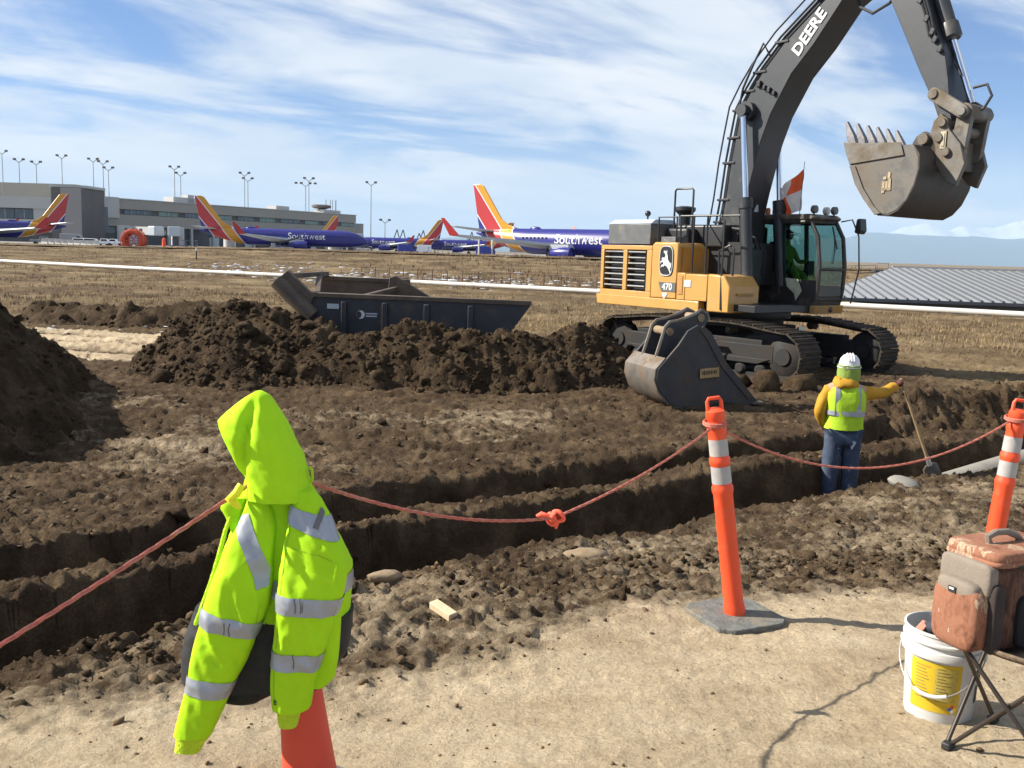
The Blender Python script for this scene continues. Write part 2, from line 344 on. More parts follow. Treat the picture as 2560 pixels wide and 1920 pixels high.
def soil_material(name, with_attr=True, dark=0.0):
    m = bpy.data.materials.new(name); m.use_nodes = True; n = m.node_tree.nodes; l = m.node_tree.links; b = n['Principled BSDF']
    setin(b, 'Roughness', 0.95); setin(b, 'Specular IOR Level', 0.12)
    t = n.new('ShaderNodeTexCoord')
    def noise(sc, de=8, ro=0.6, src='Object'):
        q = n.new('ShaderNodeTexNoise'); q.inputs['Scale'].default_value = sc; q.inputs['Detail'].default_value = de; q.inputs['Roughness'].default_value = ro
        l.new(t.outputs[src], q.inputs['Vector']); return q.outputs[0]
    def ramp(v, *st):
        q = n.new('ShaderNodeValToRGB'); l.new(v, q.inputs[0]); e = q.color_ramp.elements
        while len(e) < len(st): e.new(0.5)
        for k, (p_, c_) in enumerate(st): e[k].position = p_; e[k].color = (*c_, 1)
        return q.outputs[0]
    def mix(f, a, c, bt='MIX'):
        q = n.new('ShaderNodeMix'); q.data_type = 'RGBA'; q.blend_type = bt
        if isinstance(f, float): q.inputs['Factor'].default_value = f
        else: l.new(f, q.inputs['Factor'])
        for s_, v in (('A', a), ('B', c)):
            if isinstance(v, tuple): q.inputs[s_].default_value = (*v, 1)
            else: l.new(v, q.inputs[s_])
        return q.outputs['Result']
    def rng(v, a, c, d=0.0, e=1.0):
        q = n.new('ShaderNodeMapRange'); q.inputs['From Min'].default_value = a; q.inputs['From Max'].default_value = c; q.inputs['To Min'].default_value = d; q.inputs['To Max'].default_value = e; l.new(v, q.inputs[0]); return q.outputs[0]
    k = 1 - dark
    damp = ramp(noise(2.2, 10, .66), (0.3, (.034 * k, .0215 * k, .0125 * k)), (0.50, (.078 * k, .052 * k, .030 * k)), (0.74, (.175 * k, .124 * k, .073 * k)))
    fine = ramp(noise(55, 8, .78), (0.3, (.45, .43, .40)), (0.52, (1, 1, 1)), (0.75, (1.4, 1.36, 1.28)))
    col = mix(1.0, damp, fine, 'MULTIPLY')
    if with_attr:
        a = n.new('ShaderNodeAttribute'); a.attribute_name = 'dry'
        mp_ = n.new('ShaderNodeMapping'); mp_.inputs['Rotation'].default_value = (0, 0, rad(-24)); mp_.inputs['Scale'].default_value = (.7, 1.7, 1); l.new(t.outputs['Object'], mp_.inputs[0])
        sk_ = n.new('ShaderNodeTexNoise'); sk_.inputs['Scale'].default_value = 2.2; sk_.inputs['Detail'].default_value = 9; sk_.inputs['Roughness'].default_value = .68; l.new(mp_.outputs[0], sk_.inputs['Vector'])   # scraped, dragged streaks
        dry = ramp(sk_.outputs[0], (0.32, (.38, .29, .185)), (0.55, (.51, .41, .275)), (0.75, (.58, .485, .345)))
        dry = mix(rng(noise(1.1, 6, .6), .55, .75, 0.0, .55), dry, (.23, .165, .10))
        dry = mix(0.55, dry, fine, 'MULTIPLY')
        ww = n.new('ShaderNodeMath'); ww.operation = 'ADD'; l.new(a.outputs['Fac'], ww.inputs[0]); l.new(rng(noise(5.5, 10, .7), .3, .7, -.28, .28), ww.inputs[1])
        col = mix(rng(ww.outputs[0], .22, .80), col, dry)
        g = n.new('ShaderNodeAttribute'); g.attribute_name = 'grass'
        gr = ramp(noise(0.22, 13, .74), (0.34, (.058, .039, .022)), (0.45, (.125, .087, .048)), (0.55, (.215, .157, .086)), (0.72, (.33, .26, .155)))
        gr = mix(0.6, gr, fine, 'MULTIPLY')
        col = mix(g.outputs['Fac'], col, gr)
    l.new(col, b.inputs['Base Color'])
    bu = n.new('ShaderNodeBump'); bu.inputs['Strength'].default_value = 0.85; bu.inputs['Distance'].default_value = 0.075
    l.new(noise(17, 10, .72), bu.inputs['Height']); l.new(bu.outputs[0], b.inputs['Normal'])
    return m
M_SOIL = soil_material('bare soil and dry prairie')
M_DARK = soil_material('dark dug soil', False, 0.30)
M_CLOD = soil_material('soil clods', False, 0.08)
ROWS, COLS = 1050, 600
ys = 0.6 * (141.0 / 0.6) ** (np.linspace(0, 1, ROWS)); tt = np.linspace(-1, 1, COLS)
GY = np.repeat(ys[:, None], COLS, 1); GX = tt[None, :] * (0.72 * GY + 2.6)
GZ = ground_z(GX, GY)
grass_a = sstep(23.5, 27.5, GY + 1.2 * fbm(GX, GY, 3.5, 4, seed=51)) * (0.72 + 0.5 * fbm(GX, GY, 5, 4, seed=52)).clip(0, 1)
grass_a = np.maximum(grass_a, sstep(16.2, 18.0, GY - 0.0) * sstep(7.5, 9.0, GX - 0.2 * (GY - 17)) * 0.8)
me = grid_mesh('ground', GX, GY, GZ, {'dry': dry_mask(GX, GY), 'grass': grass_a}, M_SOIL)
ground = link('ground', me); tag(ground, 'broken brown soil with two cuts across it and dry prairie beyond', kind='structure')
# far plain and airport apron
M_PLAIN = mat('dry plain', (.16, .125, .08), .95, var=.35, scale=.02)
ry = 139.0 * (92000 / 139.0) ** np.linspace(0, 1, 120); PY_ = np.repeat(ry[:, None], 60, 1); PX_ = np.linspace(-1, 1, 60)[None, :] * (1.15 * PY_ + 30)
PZ_ = np.where(PY_ < 700, 0.5 - 0.0 * PY_, 0.5 - (PY_ - 700) * 0.0006) ; PZ_ = np.where(PX_ > 0.12 * PY_, PZ_ - 0.9 * sstep(0.12, .3, PX_ / PY_) , PZ_)
plain = link('plain', grid_mesh('plain', PX_, PY_, PZ_, {}, M_PLAIN)); tag(plain, 'flat tan plain reaching to the mountains', kind='structure')
M_APRON = mat('apron concrete', (.20, .195, .185), .85, var=.2, scale=.05)
ap = MB(); ap.add([(-420, 142, .65), (30, 142, .65), (70, 420, .65), (70, 640, .65), (-420, 640, .65)], [(0, 1, 2, 3, 4)])
tag(ap.build('apron', M_APRON), 'pale concrete apron under the parked airliners', kind='structure')
M_ROAD = mat('dark gravel road', (.06, .054, .048), .95, var=.3, scale=.6)
def strip(name, pts, wd, m, dz, label):
    b = MB(); vs = []
    for i, (x, y) in enumerate(pts):
        z = float(base_z(np.array(x), np.array(y))); vs += [(x, y - wd / 2, z + dz), (x, y + wd / 2, z + dz)]
    b.add(vs, [(2 * i, 2 * i + 2, 2 * i + 3, 2 * i + 1) for i in range(len(pts) - 1)])
    return tag(b.build(name, m), label, kind='structure')
strip('service_road', [(-110 + i * 4, 128 + 0.0 * i) for i in range(46)], 4.0, M_ROAD, 0.12, 'dark service road along the edge of the apron')
# ================================================================== SPOIL HEAPS, CLODS, GRASS, SNOW
def gz(x, y): return float(ground_z(np.array([x]), np.array([y]))[0])
_ico_v = None
def ico(sub):
    bm = bmesh.new(); bmesh.ops.create_icosphere(bm, subdivisions=sub, radius=1.0)
    v = np.array([p.co[:] for p in bm.verts]); f = np.array([[q.index for q in p.verts] for p in bm.faces]); bm.free(); return v, f
ICO1, ICO2 = ico(1), ico(2)
def blob_mesh(name, P, R, m, sub=1, seed=1, flat=0.7, smooth=False, rough=.28, boxy=True):
    """many lumps at points P with radii R joined to one mesh (uncountable clods)"""
    v, f = ICO1 if sub == 1 else ICO2; rs = np.random.RandomState(seed); k = len(P); n = len(v)
    # each lump: random anisotropic scale, random rotation about z, per-vertex jitter
    sc = rs.uniform(.65, 1.3, (k, 1, 3)); sc[:, :, 2] *= flat
    a = rs.uniform(0, 2 * PI, k); ca, sa = np.cos(a)[:, None], np.sin(a)[:, None]
    q4 = rs.normal(size=(k, 4)); q4 /= np.linalg.norm(q4, axis=1, keepdims=True); w0, x0, y0, z0 = q4.T
    RM = np.stack([np.stack([1 - 2 * (y0 * y0 + z0 * z0), 2 * (x0 * y0 - z0 * w0), 2 * (x0 * z0 + y0 * w0)], -1), np.stack([2 * (x0 * y0 + z0 * w0), 1 - 2 * (x0 * x0 + z0 * z0), 2 * (y0 * z0 - x0 * w0)], -1), np.stack([2 * (x0 * z0 - y0 * w0), 2 * (y0 * z0 + x0 * w0), 1 - 2 * (x0 * x0 + y0 * y0)], -1)], 1)
    if boxy: Vr = np.einsum('kij,nj->kni', RM, v); pn = (np.abs(Vr) ** 5).sum(-1, keepdims=True) ** .2; V = v[None] / pn * .92     # broken, slab-sided lump
    else: V = np.repeat(v[None], k, 0)
    V = V * sc * (1 + rs.normal(0, rough, (k, n, 1)).clip(-.5, .5)); X = V[:, :, 0] * ca - V[:, :, 1] * sa; Y = V[:, :, 0] * sa + V[:, :, 1] * ca
    V = np.stack([X, Y, V[:, :, 2]], -1) * R[:, None, None] + P[:, None, :]
    Fc = (f[None] + (np.arange(k) * n)[:, None, None]).reshape(-1, 3).astype(np.int32)
    me = bpy.data.meshes.new(name); co = V.reshape(-1, 3).astype(np.float32)
    me.vertices.add(len(co)); me.vertices.foreach_set('co', co.ravel()); me.loops.add(Fc.size); me.loops.foreach_set('vertex_index', Fc.ravel())
    me.polygons.add(len(Fc)); me.polygons.foreach_set('loop_start', np.arange(0, Fc.size, 3, dtype=np.int32)); me.polygons.foreach_set('loop_total', np.full(len(Fc), 3, np.int32))
    if smooth: me.polygons.foreach_set('use_smooth', np.ones(len(Fc), bool))
    me.update(calc_edges=True); me.materials.append(m); return me
def heap(label, ridge, width, seed, res=.042, clods=900, rmax=.17, m=None, steep=1.0):
    """ridge: (x,y,height) points along the crest; heap falls away to the ground at its angle of repose"""
    m = m or M_DARK; rp = np.array(ridge); pad = width + .6
    x0, x1 = rp[:, 0].min() - pad, rp[:, 0].max() + pad; y0, y1 = rp[:, 1].min() - pad, rp[:, 1].max() + pad
    gx = np.arange(x0, x1, res); gy_ = np.arange(y0, y1, res); X, Y = np.meshgrid(gx, gy_)
    H = np.full_like(X, -9.0)
    wob = .35 * fbm(X, Y, 1.1, 4, seed=seed) + .12 * fbm(X, Y, .35, 3, seed=seed + 3)
    for (a, b) in zip(rp[:-1], rp[1:]):
        d = b[:2] - a[:2]; L2 = (d ** 2).sum(); t = (((X - a[0]) * d[0] + (Y - a[1]) * d[1]) / L2).clip(0, 1)
        dist = np.hypot(X - a[0] - t * d[0], Y - a[1] - t * d[1]) + wob * .5
        h = a[2] + (b[2] - a[2]) * t; H = np.maximum(H, h - np.maximum(0, dist - .12) * .78 * steep)
    H = H + .20 * fbm(X, Y, .75, 4, .55, seed=seed + 1) + .10 * fbm(X, Y, .30, 5, .66, seed=seed + 2) + .05 * (fbm(X, Y, .16, 4, .62, ridge=True, seed=seed + 7) - .8) + .05 * fbm(X, Y, .10, 3, .6, seed=seed + 5)
    G0 = ground_z(X, Y)
    Z = np.maximum(H, G0 - .15)
    ov = (H > G0 - .10)
    me_ = grid_mesh('dirt_pile', X, Y, Z, {}, m)
    bm = bmesh.new(); bm.from_mesh(me_); bm.verts.ensure_lookup_table(); keep = ov.ravel()
    bmesh.ops.delete(bm, geom=[v for v, k in zip(bm.verts, keep) if not k], context='VERTS'); bm.to_mesh(me_); bm.free()
    o = link('dirt_pile', me_, m); tag(o, label, 'dirt pile', 'heaps of dug soil')
    rs = np.random.RandomState(seed); idx = np.flatnonzero((H > G0 - .02).ravel()); pick = rs.choice(idx, clods)
    kb = clods // 60; R = .010 + .36 * rmax * rs.power(.20, clods); R[:kb] = rs.uniform(.35, .95, kb) * rmax
    Pp = np.stack([X.ravel()[pick] + rs.uniform(-.03, .03, clods), Y.ravel()[pick], Z.ravel()[pick] + R * .15], -1)
    Pp[:, 2] -= R * .35; c = link('clods', blob_mesh('clods', Pp[:kb], R[:kb], m, 2, seed, .9, rough=.12), m, o); c['kind'] = 'stuff'
    c = link('crumbs', blob_mesh('crumbs', Pp[kb:], R[kb:], m, 1, seed + 1, .9, rough=.16), m, o); c['kind'] = 'stuff'
    return o
heap('tall dark spoil heap in shadow at the left edge behind the jacket', [(-8.6, 15.0, 1.7), (-8.0, 13.2, 1.72), (-7.3, 11.8, 1.62), (-6.9, 10.4, 1.25), (-6.8, 9.4, .65)], 2.6, 11, clods=2600, rmax=.10, steep=1.25)
heap('cloddy dark heap in front of the left end of the steel trench box', [(-6.5, 17.9, .55), (-5.8, 17.7, .95), (-5.0, 17.5, 1.30), (-4.3, 17.4, 1.14), (-3.5, 17.2, .92)], 2.0, 23, clods=5200, rmax=.15)
heap('long cloddy heap between the trench box and the excavator tracks', [(-3.0, 16.9, .72), (-2.2, 17.0, .92), (-1.3, 17.1, 1.02), (-.3, 17.0, .84), (.6, 17.3, .80), (1.2, 17.6, 1.0), (1.8, 18.0, .80)], 1.9, 37, clods=5200, rmax=.14)
heap('low ridge of churned soil at the far side of the dry track', [(-13.5, 27.5, .5), (-11, 26.6, .55), (-9.2, 26.4, .6), (-7.8, 26.6, .75), (-6.9, 26.4, .35)], 1.4, 41, res=.09, clods=500, rmax=.2, m=M_DARK)
heap('trampled soil bank beside the far right cut behind the worker', [(5.9, 14.9, .32), (6.8, 15.3, .36), (8.4, 15.9, .32), (10.5, 16.5, .3)], 1.5, 53, clods=500, rmax=.12, m=M_CLOD)
# scattered clods over the broken ground
M_TANC = mat('dry brown crumbs', (.125, .086, .050), .95, var=.45, scale=2.5, bump=.4, bscale=60, spec=.1)
rs = np.random.RandomState(5)
def scatter(n, fy0, fy1, rmin, rmax, pw, keep, seed):
    rs = np.random.RandomState(seed); y = fy0 * (fy1 / fy0) ** rs.uniform(0, 1, n); x = rs.uniform(-1, 1, n) * (.66 * y + 1.0)
    k = keep(x, y) > rs.uniform(0, 1, n); x, y = x[k], y[k]; R = rmin + (rmax - rmin) * rs.power(pw, len(x)); z = ground_z(x, y) + R * .22
    return np.stack([x, y, z], -1), R
def cloddy(x, y):
    n1 = np.interp(x, *CUT_NEAR); d = n1 - y
    c = (rough_mask(x, y) - .1) * 1.1 * (0.25 + 1.3 * np.maximum(0, fbm(x, y, .9, 3, seed=61)))
    return np.where((y > 24.5), 0, np.where(d > 0, c * 1.3, c * .8))
Pp, R = scatter(34000, 2.4, 24, .005, .028, .18, lambda x, y: cloddy(x, y) * np.where(y < np.interp(x, *CUT_NEAR), .6, 1), 5); o = link('soil_clods', blob_mesh('soil_clods', Pp, R, M_TANC, 1, 6), M_TANC); tag(o, 'small crumbs of brown soil strewn over the dug ground', 'soil', kind='stuff')
Pp, R = scatter(3600, 4.6, 24, .02, .085, .16, lambda x, y: cloddy(x, y) * .6 * np.where(y < np.interp(x, *CUT_NEAR), .12, 1), 15); o = link('large_clods', blob_mesh('large_clods', Pp, R, M_CLOD, 2, 7), M_CLOD); tag(o, 'fist-sized lumps of brown soil strewn over the dug ground', 'soil', kind='stuff')
M_PEB = mat('pale pebbles', (.42, .37, .30), .9, var=.3, scale=9)
Pp, R = scatter(24000, 2.0, 12, .0015, .009, .16, lambda x, y: .16 + .2 * rough_mask(x, y), 25); o = link('pebbles', blob_mesh('pebbles', Pp, R, M_TANC, 1, 8), M_TANC); tag(o, 'fine pebbles and crumbs on the dry flat ground', 'gravel', kind='stuff')
Pp, R = scatter(900, 2.2, 6.5, .003, .016, .16, lambda x, y: .35 * (1.1 - rough_mask(x, y)), 27); o = link('loose_crumbs', blob_mesh('loose_crumbs', Pp, R, M_TANC, 1, 12), M_TANC); tag(o, 'sparse dark crumbs lying on the pale packed ground', 'soil', kind='stuff')
# darker churned patch in the worked strip before the right post
def patch(x, y): return np.exp(-((x - 1.9) / 1.3) ** 2 - ((y - 6.55) / .55) ** 2) + .7 * np.exp(-((x - 3.6) / 1.0) ** 2 - ((y - 7.2) / .6) ** 2) + .55 * np.exp(-((x + 1.7) / .8) ** 2 - ((y - 4.35) / .35) ** 2) + .4 * np.exp(-((x + .1) / .8) ** 2 - ((y - 5.35) / .3) ** 2)
Pp, R = scatter(30000, 3.4, 9, .005, .034, .17, lambda x, y: patch(x, y) * 1.1, 35); o = link('dark_crumbs', blob_mesh('dark_crumbs', Pp, R, M_CLOD, 1, 9), M_CLOD); tag(o, 'dark damp crumbs heaped on the near side of the trench', 'soil', kind='stuff')
# single stones
def stone(label, x, y, r, sc, m, seed):
    me_ = blob_mesh('stone', np.zeros((1, 3)), np.array([r]), m, 2, seed, sc[2], rough=.13); o = link('stone', me_, m, None, (x, y, gz(x, y) + r * sc[2] * .4)); o.scale = (sc[0], sc[1], 1); tag(o, label, 'stone', 'loose stones'); return o
M_ROCK = mat('tan rock', (.24, .175, .105), .9, var=.3, scale=14, bump=.3)
stone('flat tan slab lying at the trench rim below the rope knot', .58, 6.62, .10, (1.5, .8, .5), M_ROCK, 3)
stone('pale stone at the trench rim just right of the jacket', -.93, 5.30, .060, (1.0, .9, .7), M_ROCK, 4)
stone('longer pale stone second from the jacket on the trench rim', -.72, 5.52, .070, (1.5, .8, .6), M_ROCK, 5)
stone('big brown clod standing before the near excavator track end', 4.55, 17.0, .20, (1, .9, 1.0), M_CLOD, 6)
stone('brown clod leaning left of the biggest one by the track', 4.0, 17.1, .18, (1.2, .9, .9), M_CLOD, 7)
stone('squat clod under the front of the near excavator track', 5.25, 17.3, .19, (1.2, 1, .8), M_CLOD, 8)
q = MB(); q.box((0, 0, 0), (.17, .055, .04)); o = q.build('wood_scrap', mat('pale split wood', (.55, .43, .27), .8, var=.15, scale=30), None, (-.32, 4.75, gz(-.32, 4.75) + .03), (.1, .12, rad(-48)), bevel=.004); tag(o, 'pale broken piece of wood lying on the near dirt', 'wood scrap')
# ---- dry prairie grass tufts beyond the works
def grass(name, n, y0, y1, h, m, seed, wd, label, dens):
    rs = np.random.RandomState(seed); y = y0 * (y1 / y0) ** rs.uniform(0, 1, n); x = rs.uniform(-1, 1, n) * (.60 * y + 2)
    k = dens(x, y) > rs.uniform(0, 1, n); x, y = x[k], y[k]; z = ground_z(x, y) - .01; n = len(x); B = 5
    hh = h * rs.uniform(.5, 1.3, (n, B)); a = rs.uniform(0, 2 * PI, (n, B)); ln = rs.uniform(.2, .7, (n, B)) * hh; w_ = wd * rs.uniform(.6, 1.4, (n, B)) * (1 + y[:, None] / 60)
    bx = x[:, None] + rs.normal(0, .07, (n, B)); by = y[:, None] + rs.normal(0, .07, (n, B)); px_, py_ = -np.sin(a) * w_, np.cos(a) * w_
    V = np.stack([np.stack([bx - px_, by - py_, np.repeat(z[:, None], B, 1)], -1), np.stack([bx + px_, by + py_, np.repeat(z[:, None], B, 1)], -1), np.stack([bx + np.cos(a) * ln, by + np.sin(a) * ln, z[:, None] + hh], -1)], 2)
    co = V.reshape(-1, 3).astype(np.float32); F_ = np.arange(len(co), dtype=np.int32)
    me = bpy.data.meshes.new(name); me.vertices.add(len(co)); me.vertices.foreach_set('co', co.ravel()); me.loops.add(len(co)); me.loops.foreach_set('vertex_index', F_)
    me.polygons.add(len(co) // 3); me.polygons.foreach_set('loop_start', F_[::3].copy()); me.polygons.foreach_set('loop_total', np.full(len(co) // 3, 3, np.int32)); me.update(calc_edges=True); me.materials.append(m)
    o = link(name, me); tag(o, label, 'grass', kind='stuff'); return o
M_GR1 = mat('straw grass', (.33, .24, .118), .9, var=.35, scale=.7); M_GR2 = mat('brown grass', (.15, .10, .056), .9, var=.35, scale=.5)
def gd(x, y):
    d = (.10 + 2.2 * np.maximum(0, fbm(x, y, 4.5, 5, .6, seed=71) + .05)) * sstep(23, 27, y)
    d = np.where((x > 19) & (y > 50) & (y < 92), 0, d); return d * np.where((x < -4) & (y < 29), .05, 1)
grass('straw_grass', 34000, 23, 138, .12, M_GR1, 1, .006, 'dry straw coloured prairie grass beyond the works', gd)
grass('brown_grass', 26000, 23, 138, .17, M_GR2, 2, .007, 'brown dead weeds among the straw coloured grass', lambda x, y: gd(x + 40, y))
grass('tall_weeds', 9000, 58, 138, .42, M_GR2, 3, .010, 'taller brown weeds on the bank by the railing', lambda x, y: gd(x - 30, y) * sstep(-20, 0, x) * 1.2)
# ---- old snow lying in the grass
M_SNOW = mat('old snow', (.62, .66, .72), .6, var=.08, scale=3)
def snowspots(n, cx, cy, sx, sy, seed, r):
    rs = np.random.RandomState(seed); x = rs.normal(cx, sx, n); y = rs.normal(cy, sy, n); R = r * (.12 + .8 * rs.power(.45, n)); return np.stack([x, y, ground_z(x, y) + .03], -1), R
A = [snowspots(130, -24, 88, 3.4, 6, 1, .42), snowspots(190, -15, 78, 3.4, 6, 2, .40), snowspots(260, -5, 73, 4.5, 6, 3, .40), snowspots(70, 6, 80, 5, 6, 4, .38), snowspots(26, -9.5, 25.0, 1.8, .5, 6, .14), snowspots(12, -12.5, 23.6, 1.4, .12, 7, .22), snowspots(3, 11.5, 30, .2, .2, 9, .2)]
me_ = blob_mesh('snow_patches', np.concatenate([a for a, b in A]), np.concatenate([b for a, b in A]), M_SNOW, 1, 3, .11, True, .35, False); o = link('snow_patches', me_); tag(o, 'thin leftover patches of snow in the dry grass', 'snow', kind='stuff')
# ================================================================== EXCAVATOR
SOILC = (.15, .11, .075)
M_YEL = mat('excavator yellow paint', (.50, .270, .070), .38, var=.08, scale=3, dirt=(.32, .19, .06), dscale=2.2, damt=.22, coat=.2)
M_YEL2 = mat('yellow paint, dusty', (.40, .20, .03), .5, var=.12, scale=3, dirt=(.30, .21, .11), dscale=2.5, damt=.45)
M_CHAR = mat('charcoal arm paint', (.029, .0315, .035), .42, var=.15, scale=4, dirt=(.075, .066, .054), dscale=1.6, damt=.2, bump=.03)
M_BLK = mat('black paint', (.018, .018, .019), .45, var=.2, scale=8)
M_BLKR = mat('black rubber', (.02, .02, .021), .6, var=.2, scale=12)
M_GREY = mat('mid grey sheet', (.10, .104, .105), .5, var=.12, scale=6, dirt=(.2, .18, .15), dscale=3, damt=.3)
M_LGREY = mat('pale grey cover', (.42, .47, .50), .4, var=.08, scale=4)
M_STEEL = mat('worn steel', (.13, .12, .105), .5, .35, var=.3, scale=5, dirt=(.14, .11, .075), dscale=2.2, damt=.65, bump=.08, bscale=25)
M_STEELB = mat('scuffed bucket steel', (.115, .11, .10), .52, .3, var=.35, scale=3, dirt=(.155, .13, .10), dscale=1.5, damt=.65, bump=.10, bscale=18)  # raised bucket's cheeks: dusty, and lightened with sunlight put into the colour
M_TOOTH = mat('bare tooth steel', (.22, .21, .21), .4, .6, var=.2, scale=12)
M_TRACK = mat('muddy track steel', (.030, .025, .020), .75, .25, var=.4, scale=4, dirt=(.07, .049, .031), dscale=3, damt=.7, bump=.15, bscale=16)
M_TFRM = mat('black muddy track frame', (.012, .012, .012), .7, .1, var=.4, scale=4, dirt=(.032, .024, .017), dscale=2.5, damt=.55)
M_CHROME = mat('chromed rod', (.75, .77, .80), .12, 1.0, var=.04, scale=4)
M_ZINC = mat('bright steel', (.45, .45, .43), .4, .7, var=.2, scale=9)
M_WHITE = mat('white lettering', (.58, .58, .57), .5, var=.05)
M_EMB = mat('black emblem', (.012, .013, .012), .4, var=.1)
M_GLASS = glass('green tinted cab glass', (.36, .52, .48))
M_ORANGEF = mat('orange flag cloth', (.85, .13, .04), .8, var=.15, scale=6, trans=.3)
M_FLAGW = mat('white flag cloth', (.72, .66, .60), .8, var=.12, scale=6, trans=.3)
M_LAMP = mat('lamp lens', (.55, .53, .48), .2, var=.1)
M_SEAT = mat('dark seat vinyl', (.02, .02, .022), .6)
EXC = empty('excavator', (5.04, 21.1, 0), rad(-53), 'yellow tracked excavator with raised charcoal arm, toothed bucket and dark cab', 'excavator')
# ---- undercarriage: turned 3 degrees against the house
def track_profile(n=44):
    """closed loop (x,z) of the chain, flat below, sprocket and idler ends, sagging slightly above"""
    pts = []
    L = 2.18; r = .47; zc = .50
    k = 400; raw = []
    for i in range(k):
        t = i / k
        raw.append(t)
    seg = []
    seg += [(-L + 2 * L * i / 100, .03) for i in range(100)]
    seg += [(L + r * math.sin(a), zc - r * math.cos(a)) for a in [PI * i / 40 for i in range(41)]]
    seg += [(L - 2 * L * i / 100, zc + r + .035 * math.sin(PI * i / 100 * 2) ** 2 + .10 * math.sin(PI * i / 100)) for i in range(1, 100)]
    seg += [(-L - r * math.sin(a), zc + r * math.cos(a)) for a in [PI * i / 40 for i in range(41)]]
    d = [0]
    for a, b in zip(seg, seg[1:] + seg[:1]): d.append(d[-1] + math.dist(a, b))
    tot = d[-1]
    for i in range(n):
        s = tot * i / n
        for j in range(len(seg)):
            if d[j + 1] >= s:
                a = seg[j]; b = seg[(j + 1) % len(seg)]; f = (s - d[j]) / max(1e-9, d[j + 1] - d[j])
                pts.append((a[0] + (b[0] - a[0]) * f, a[1] + (b[1] - a[1]) * f, math.atan2(b[1] - a[1], b[0] - a[0]))); break
    return pts, tot / n
tp, pitch = track_profile()
sh = MB(); sh.box((0, 0, 0), (pitch * .97, .70, .03)); sh.box((pitch * .33, 0, -.028), (.022, .70, .05)); sh.box((-.01, 0, -.02), (.022, .70, .035)); sh.box((-pitch * .33, 0, -.02), (.022, .70, .035))
shoe_me = sh.mesh('track_shoe'); shoe_me.materials.append(M_TRACK)
UC = rad(3.0)
for sy in (-1, 1):
    yc = sy * 1.45
    tr = MB()
    tr.box((0, yc, .52), (3.9, .34, .34)); tr.box((0, yc, .72), (3.3, .26, .12)); tr.prism([(-1.9, .42), (1.9, .42), (1.6, .30), (-1.6, .30)], yc - .2, yc + .2)
    T = tr.build('crawler_track', M_TFRM, EXC, rot=(0, 0, UC), bevel=.02)
    for (x, z, a) in tp: link('track_shoe', shoe_me, None, T, (x, yc, z), (0, -a, 0))
    ch = MB()
    for i, (x, z, a) in enumerate(tp):
        nx, nz, _ = tp[(i + 1) % len(tp)]
        for dy in (-.10, .10): ch.bar((x - math.sin(a) * .05, yc + dy, z + math.cos(a) * .05), (nx - math.sin(a) * .05, yc + dy, nz + math.cos(a) * .05), .04, .09)
    ch.build('chain', M_TFRM, T, smooth=None)
    for x, r_ in ((2.18, .40), (-2.18, .38)):
        q = MB(); q.lathe([(.05, -.17), (r_ * .8, -.16), (r_, -.10), (r_, .10), (r_ * .8, .16), (.05, .17)], (x, yc, .50), 26, (0, 1, 0))
        if x < 0:
            for i in range(16): t = 2 * PI * i / 16; q.box((x + math.cos(t) * r_, yc, .50 + math.sin(t) * r_), (.09, .1, .05), Matrix.Rotation(-t, 3, 'Y'))
        q.lathe([(.16, -.2), (.16, .2)], (x, yc, .5), 18, (0, 1, 0)); q.build('idler' if x > 0 else 'sprocket', M_TFRM, T)
    for i in range(8):
        q = MB(); q.lathe([(.08, -.18), (.13, -.14), (.10, 0), (.13, .14), (.08, .18)], (-1.65 + i * .47, yc, .19), 14, (0, 1, 0)); q.build('roller', M_TFRM, T)
    for x in (-.8, .8):
        q = MB(); q.lathe([(.06, -.14), (.09, -.1), (.09, .1), (.06, .14)], (x, yc, .93), 14, (0, 1, 0)); q.build('carrier_roller', M_TRACK, T)
    # step bracket on the outer face
    q = MB(); ys = yc + sy * .22
    q.box((.28, ys + sy * .11, .66), (.06, .22, .36)); q.box((.52, ys + sy * .16, .72), (.40, .10, .04)); q.box((.44, ys + sy * .16, .44), (.34, .22, .03)); q.box((.62, ys + sy * .2, .52), (.03, .06, .34))
    q.build('step', M_ZINC, T, bevel=.006)
    q = MB(); q.box((-.15, ys + sy * .06, .33), (1.1, .10, .035)); q.build('chain_guard', M_ZINC, T, bevel=.006)
q = MB(); q.box((0, 0, .78), (1.7, 1.5, .36)); q.box((.75, 0, .66), (.5, 2.5, .3)); q.box((-.75, 0, .66), (.5, 2.5, .3)); q.lathe([(.85, .9), (.85, 1.10)], (0, 0, 0), 32)
q.build('undercarriage_frame', M_TFRM, EXC, rot=(0, 0, UC), bevel=.03)
q = MB(); q.lathe([(.98, 1.10), (1.0, 1.14), (1.0, 1.24), (.92, 1.27)], (0, 0, 0), 40); q.build('swing_bearing', M_BLK, EXC)
# ---- house
q = MB(); q.prism([(-2.3, 1.32), (1.35, 1.28), (1.35, 1.42), (-2.3, 1.45)], -1.3, 1.35); q.build('deck_plate', M_BLK, EXC, bevel=.01)
# counterweight: rounded tail, one solid
def tail_outline(k=14, r=3.42, hw=1.46):
    a0 = math.asin(min(1, (hw - .18) / r)); o = []
    for i in range(k + 1):
        a = -a0 + 2 * a0 * i / k; o.append((-r * math.cos(a), r * math.sin(a)))
    return o
to = tail_outline()
prof = [(-3.10, -1.46), (to[0][0] + .06, -1.46)] + [to[0]] + to[1:-1] + [to[-1]] + [(to[-1][0] + .06, 1.46), (-2.45, 1.46), (-2.45, -.9), (-3.10, -.9)]
q = MB(); q.prism(prof, 1.40, 2.58, 'z'); q.build('counterweight', M_YEL, EXC, bevel=.07, seg=3)
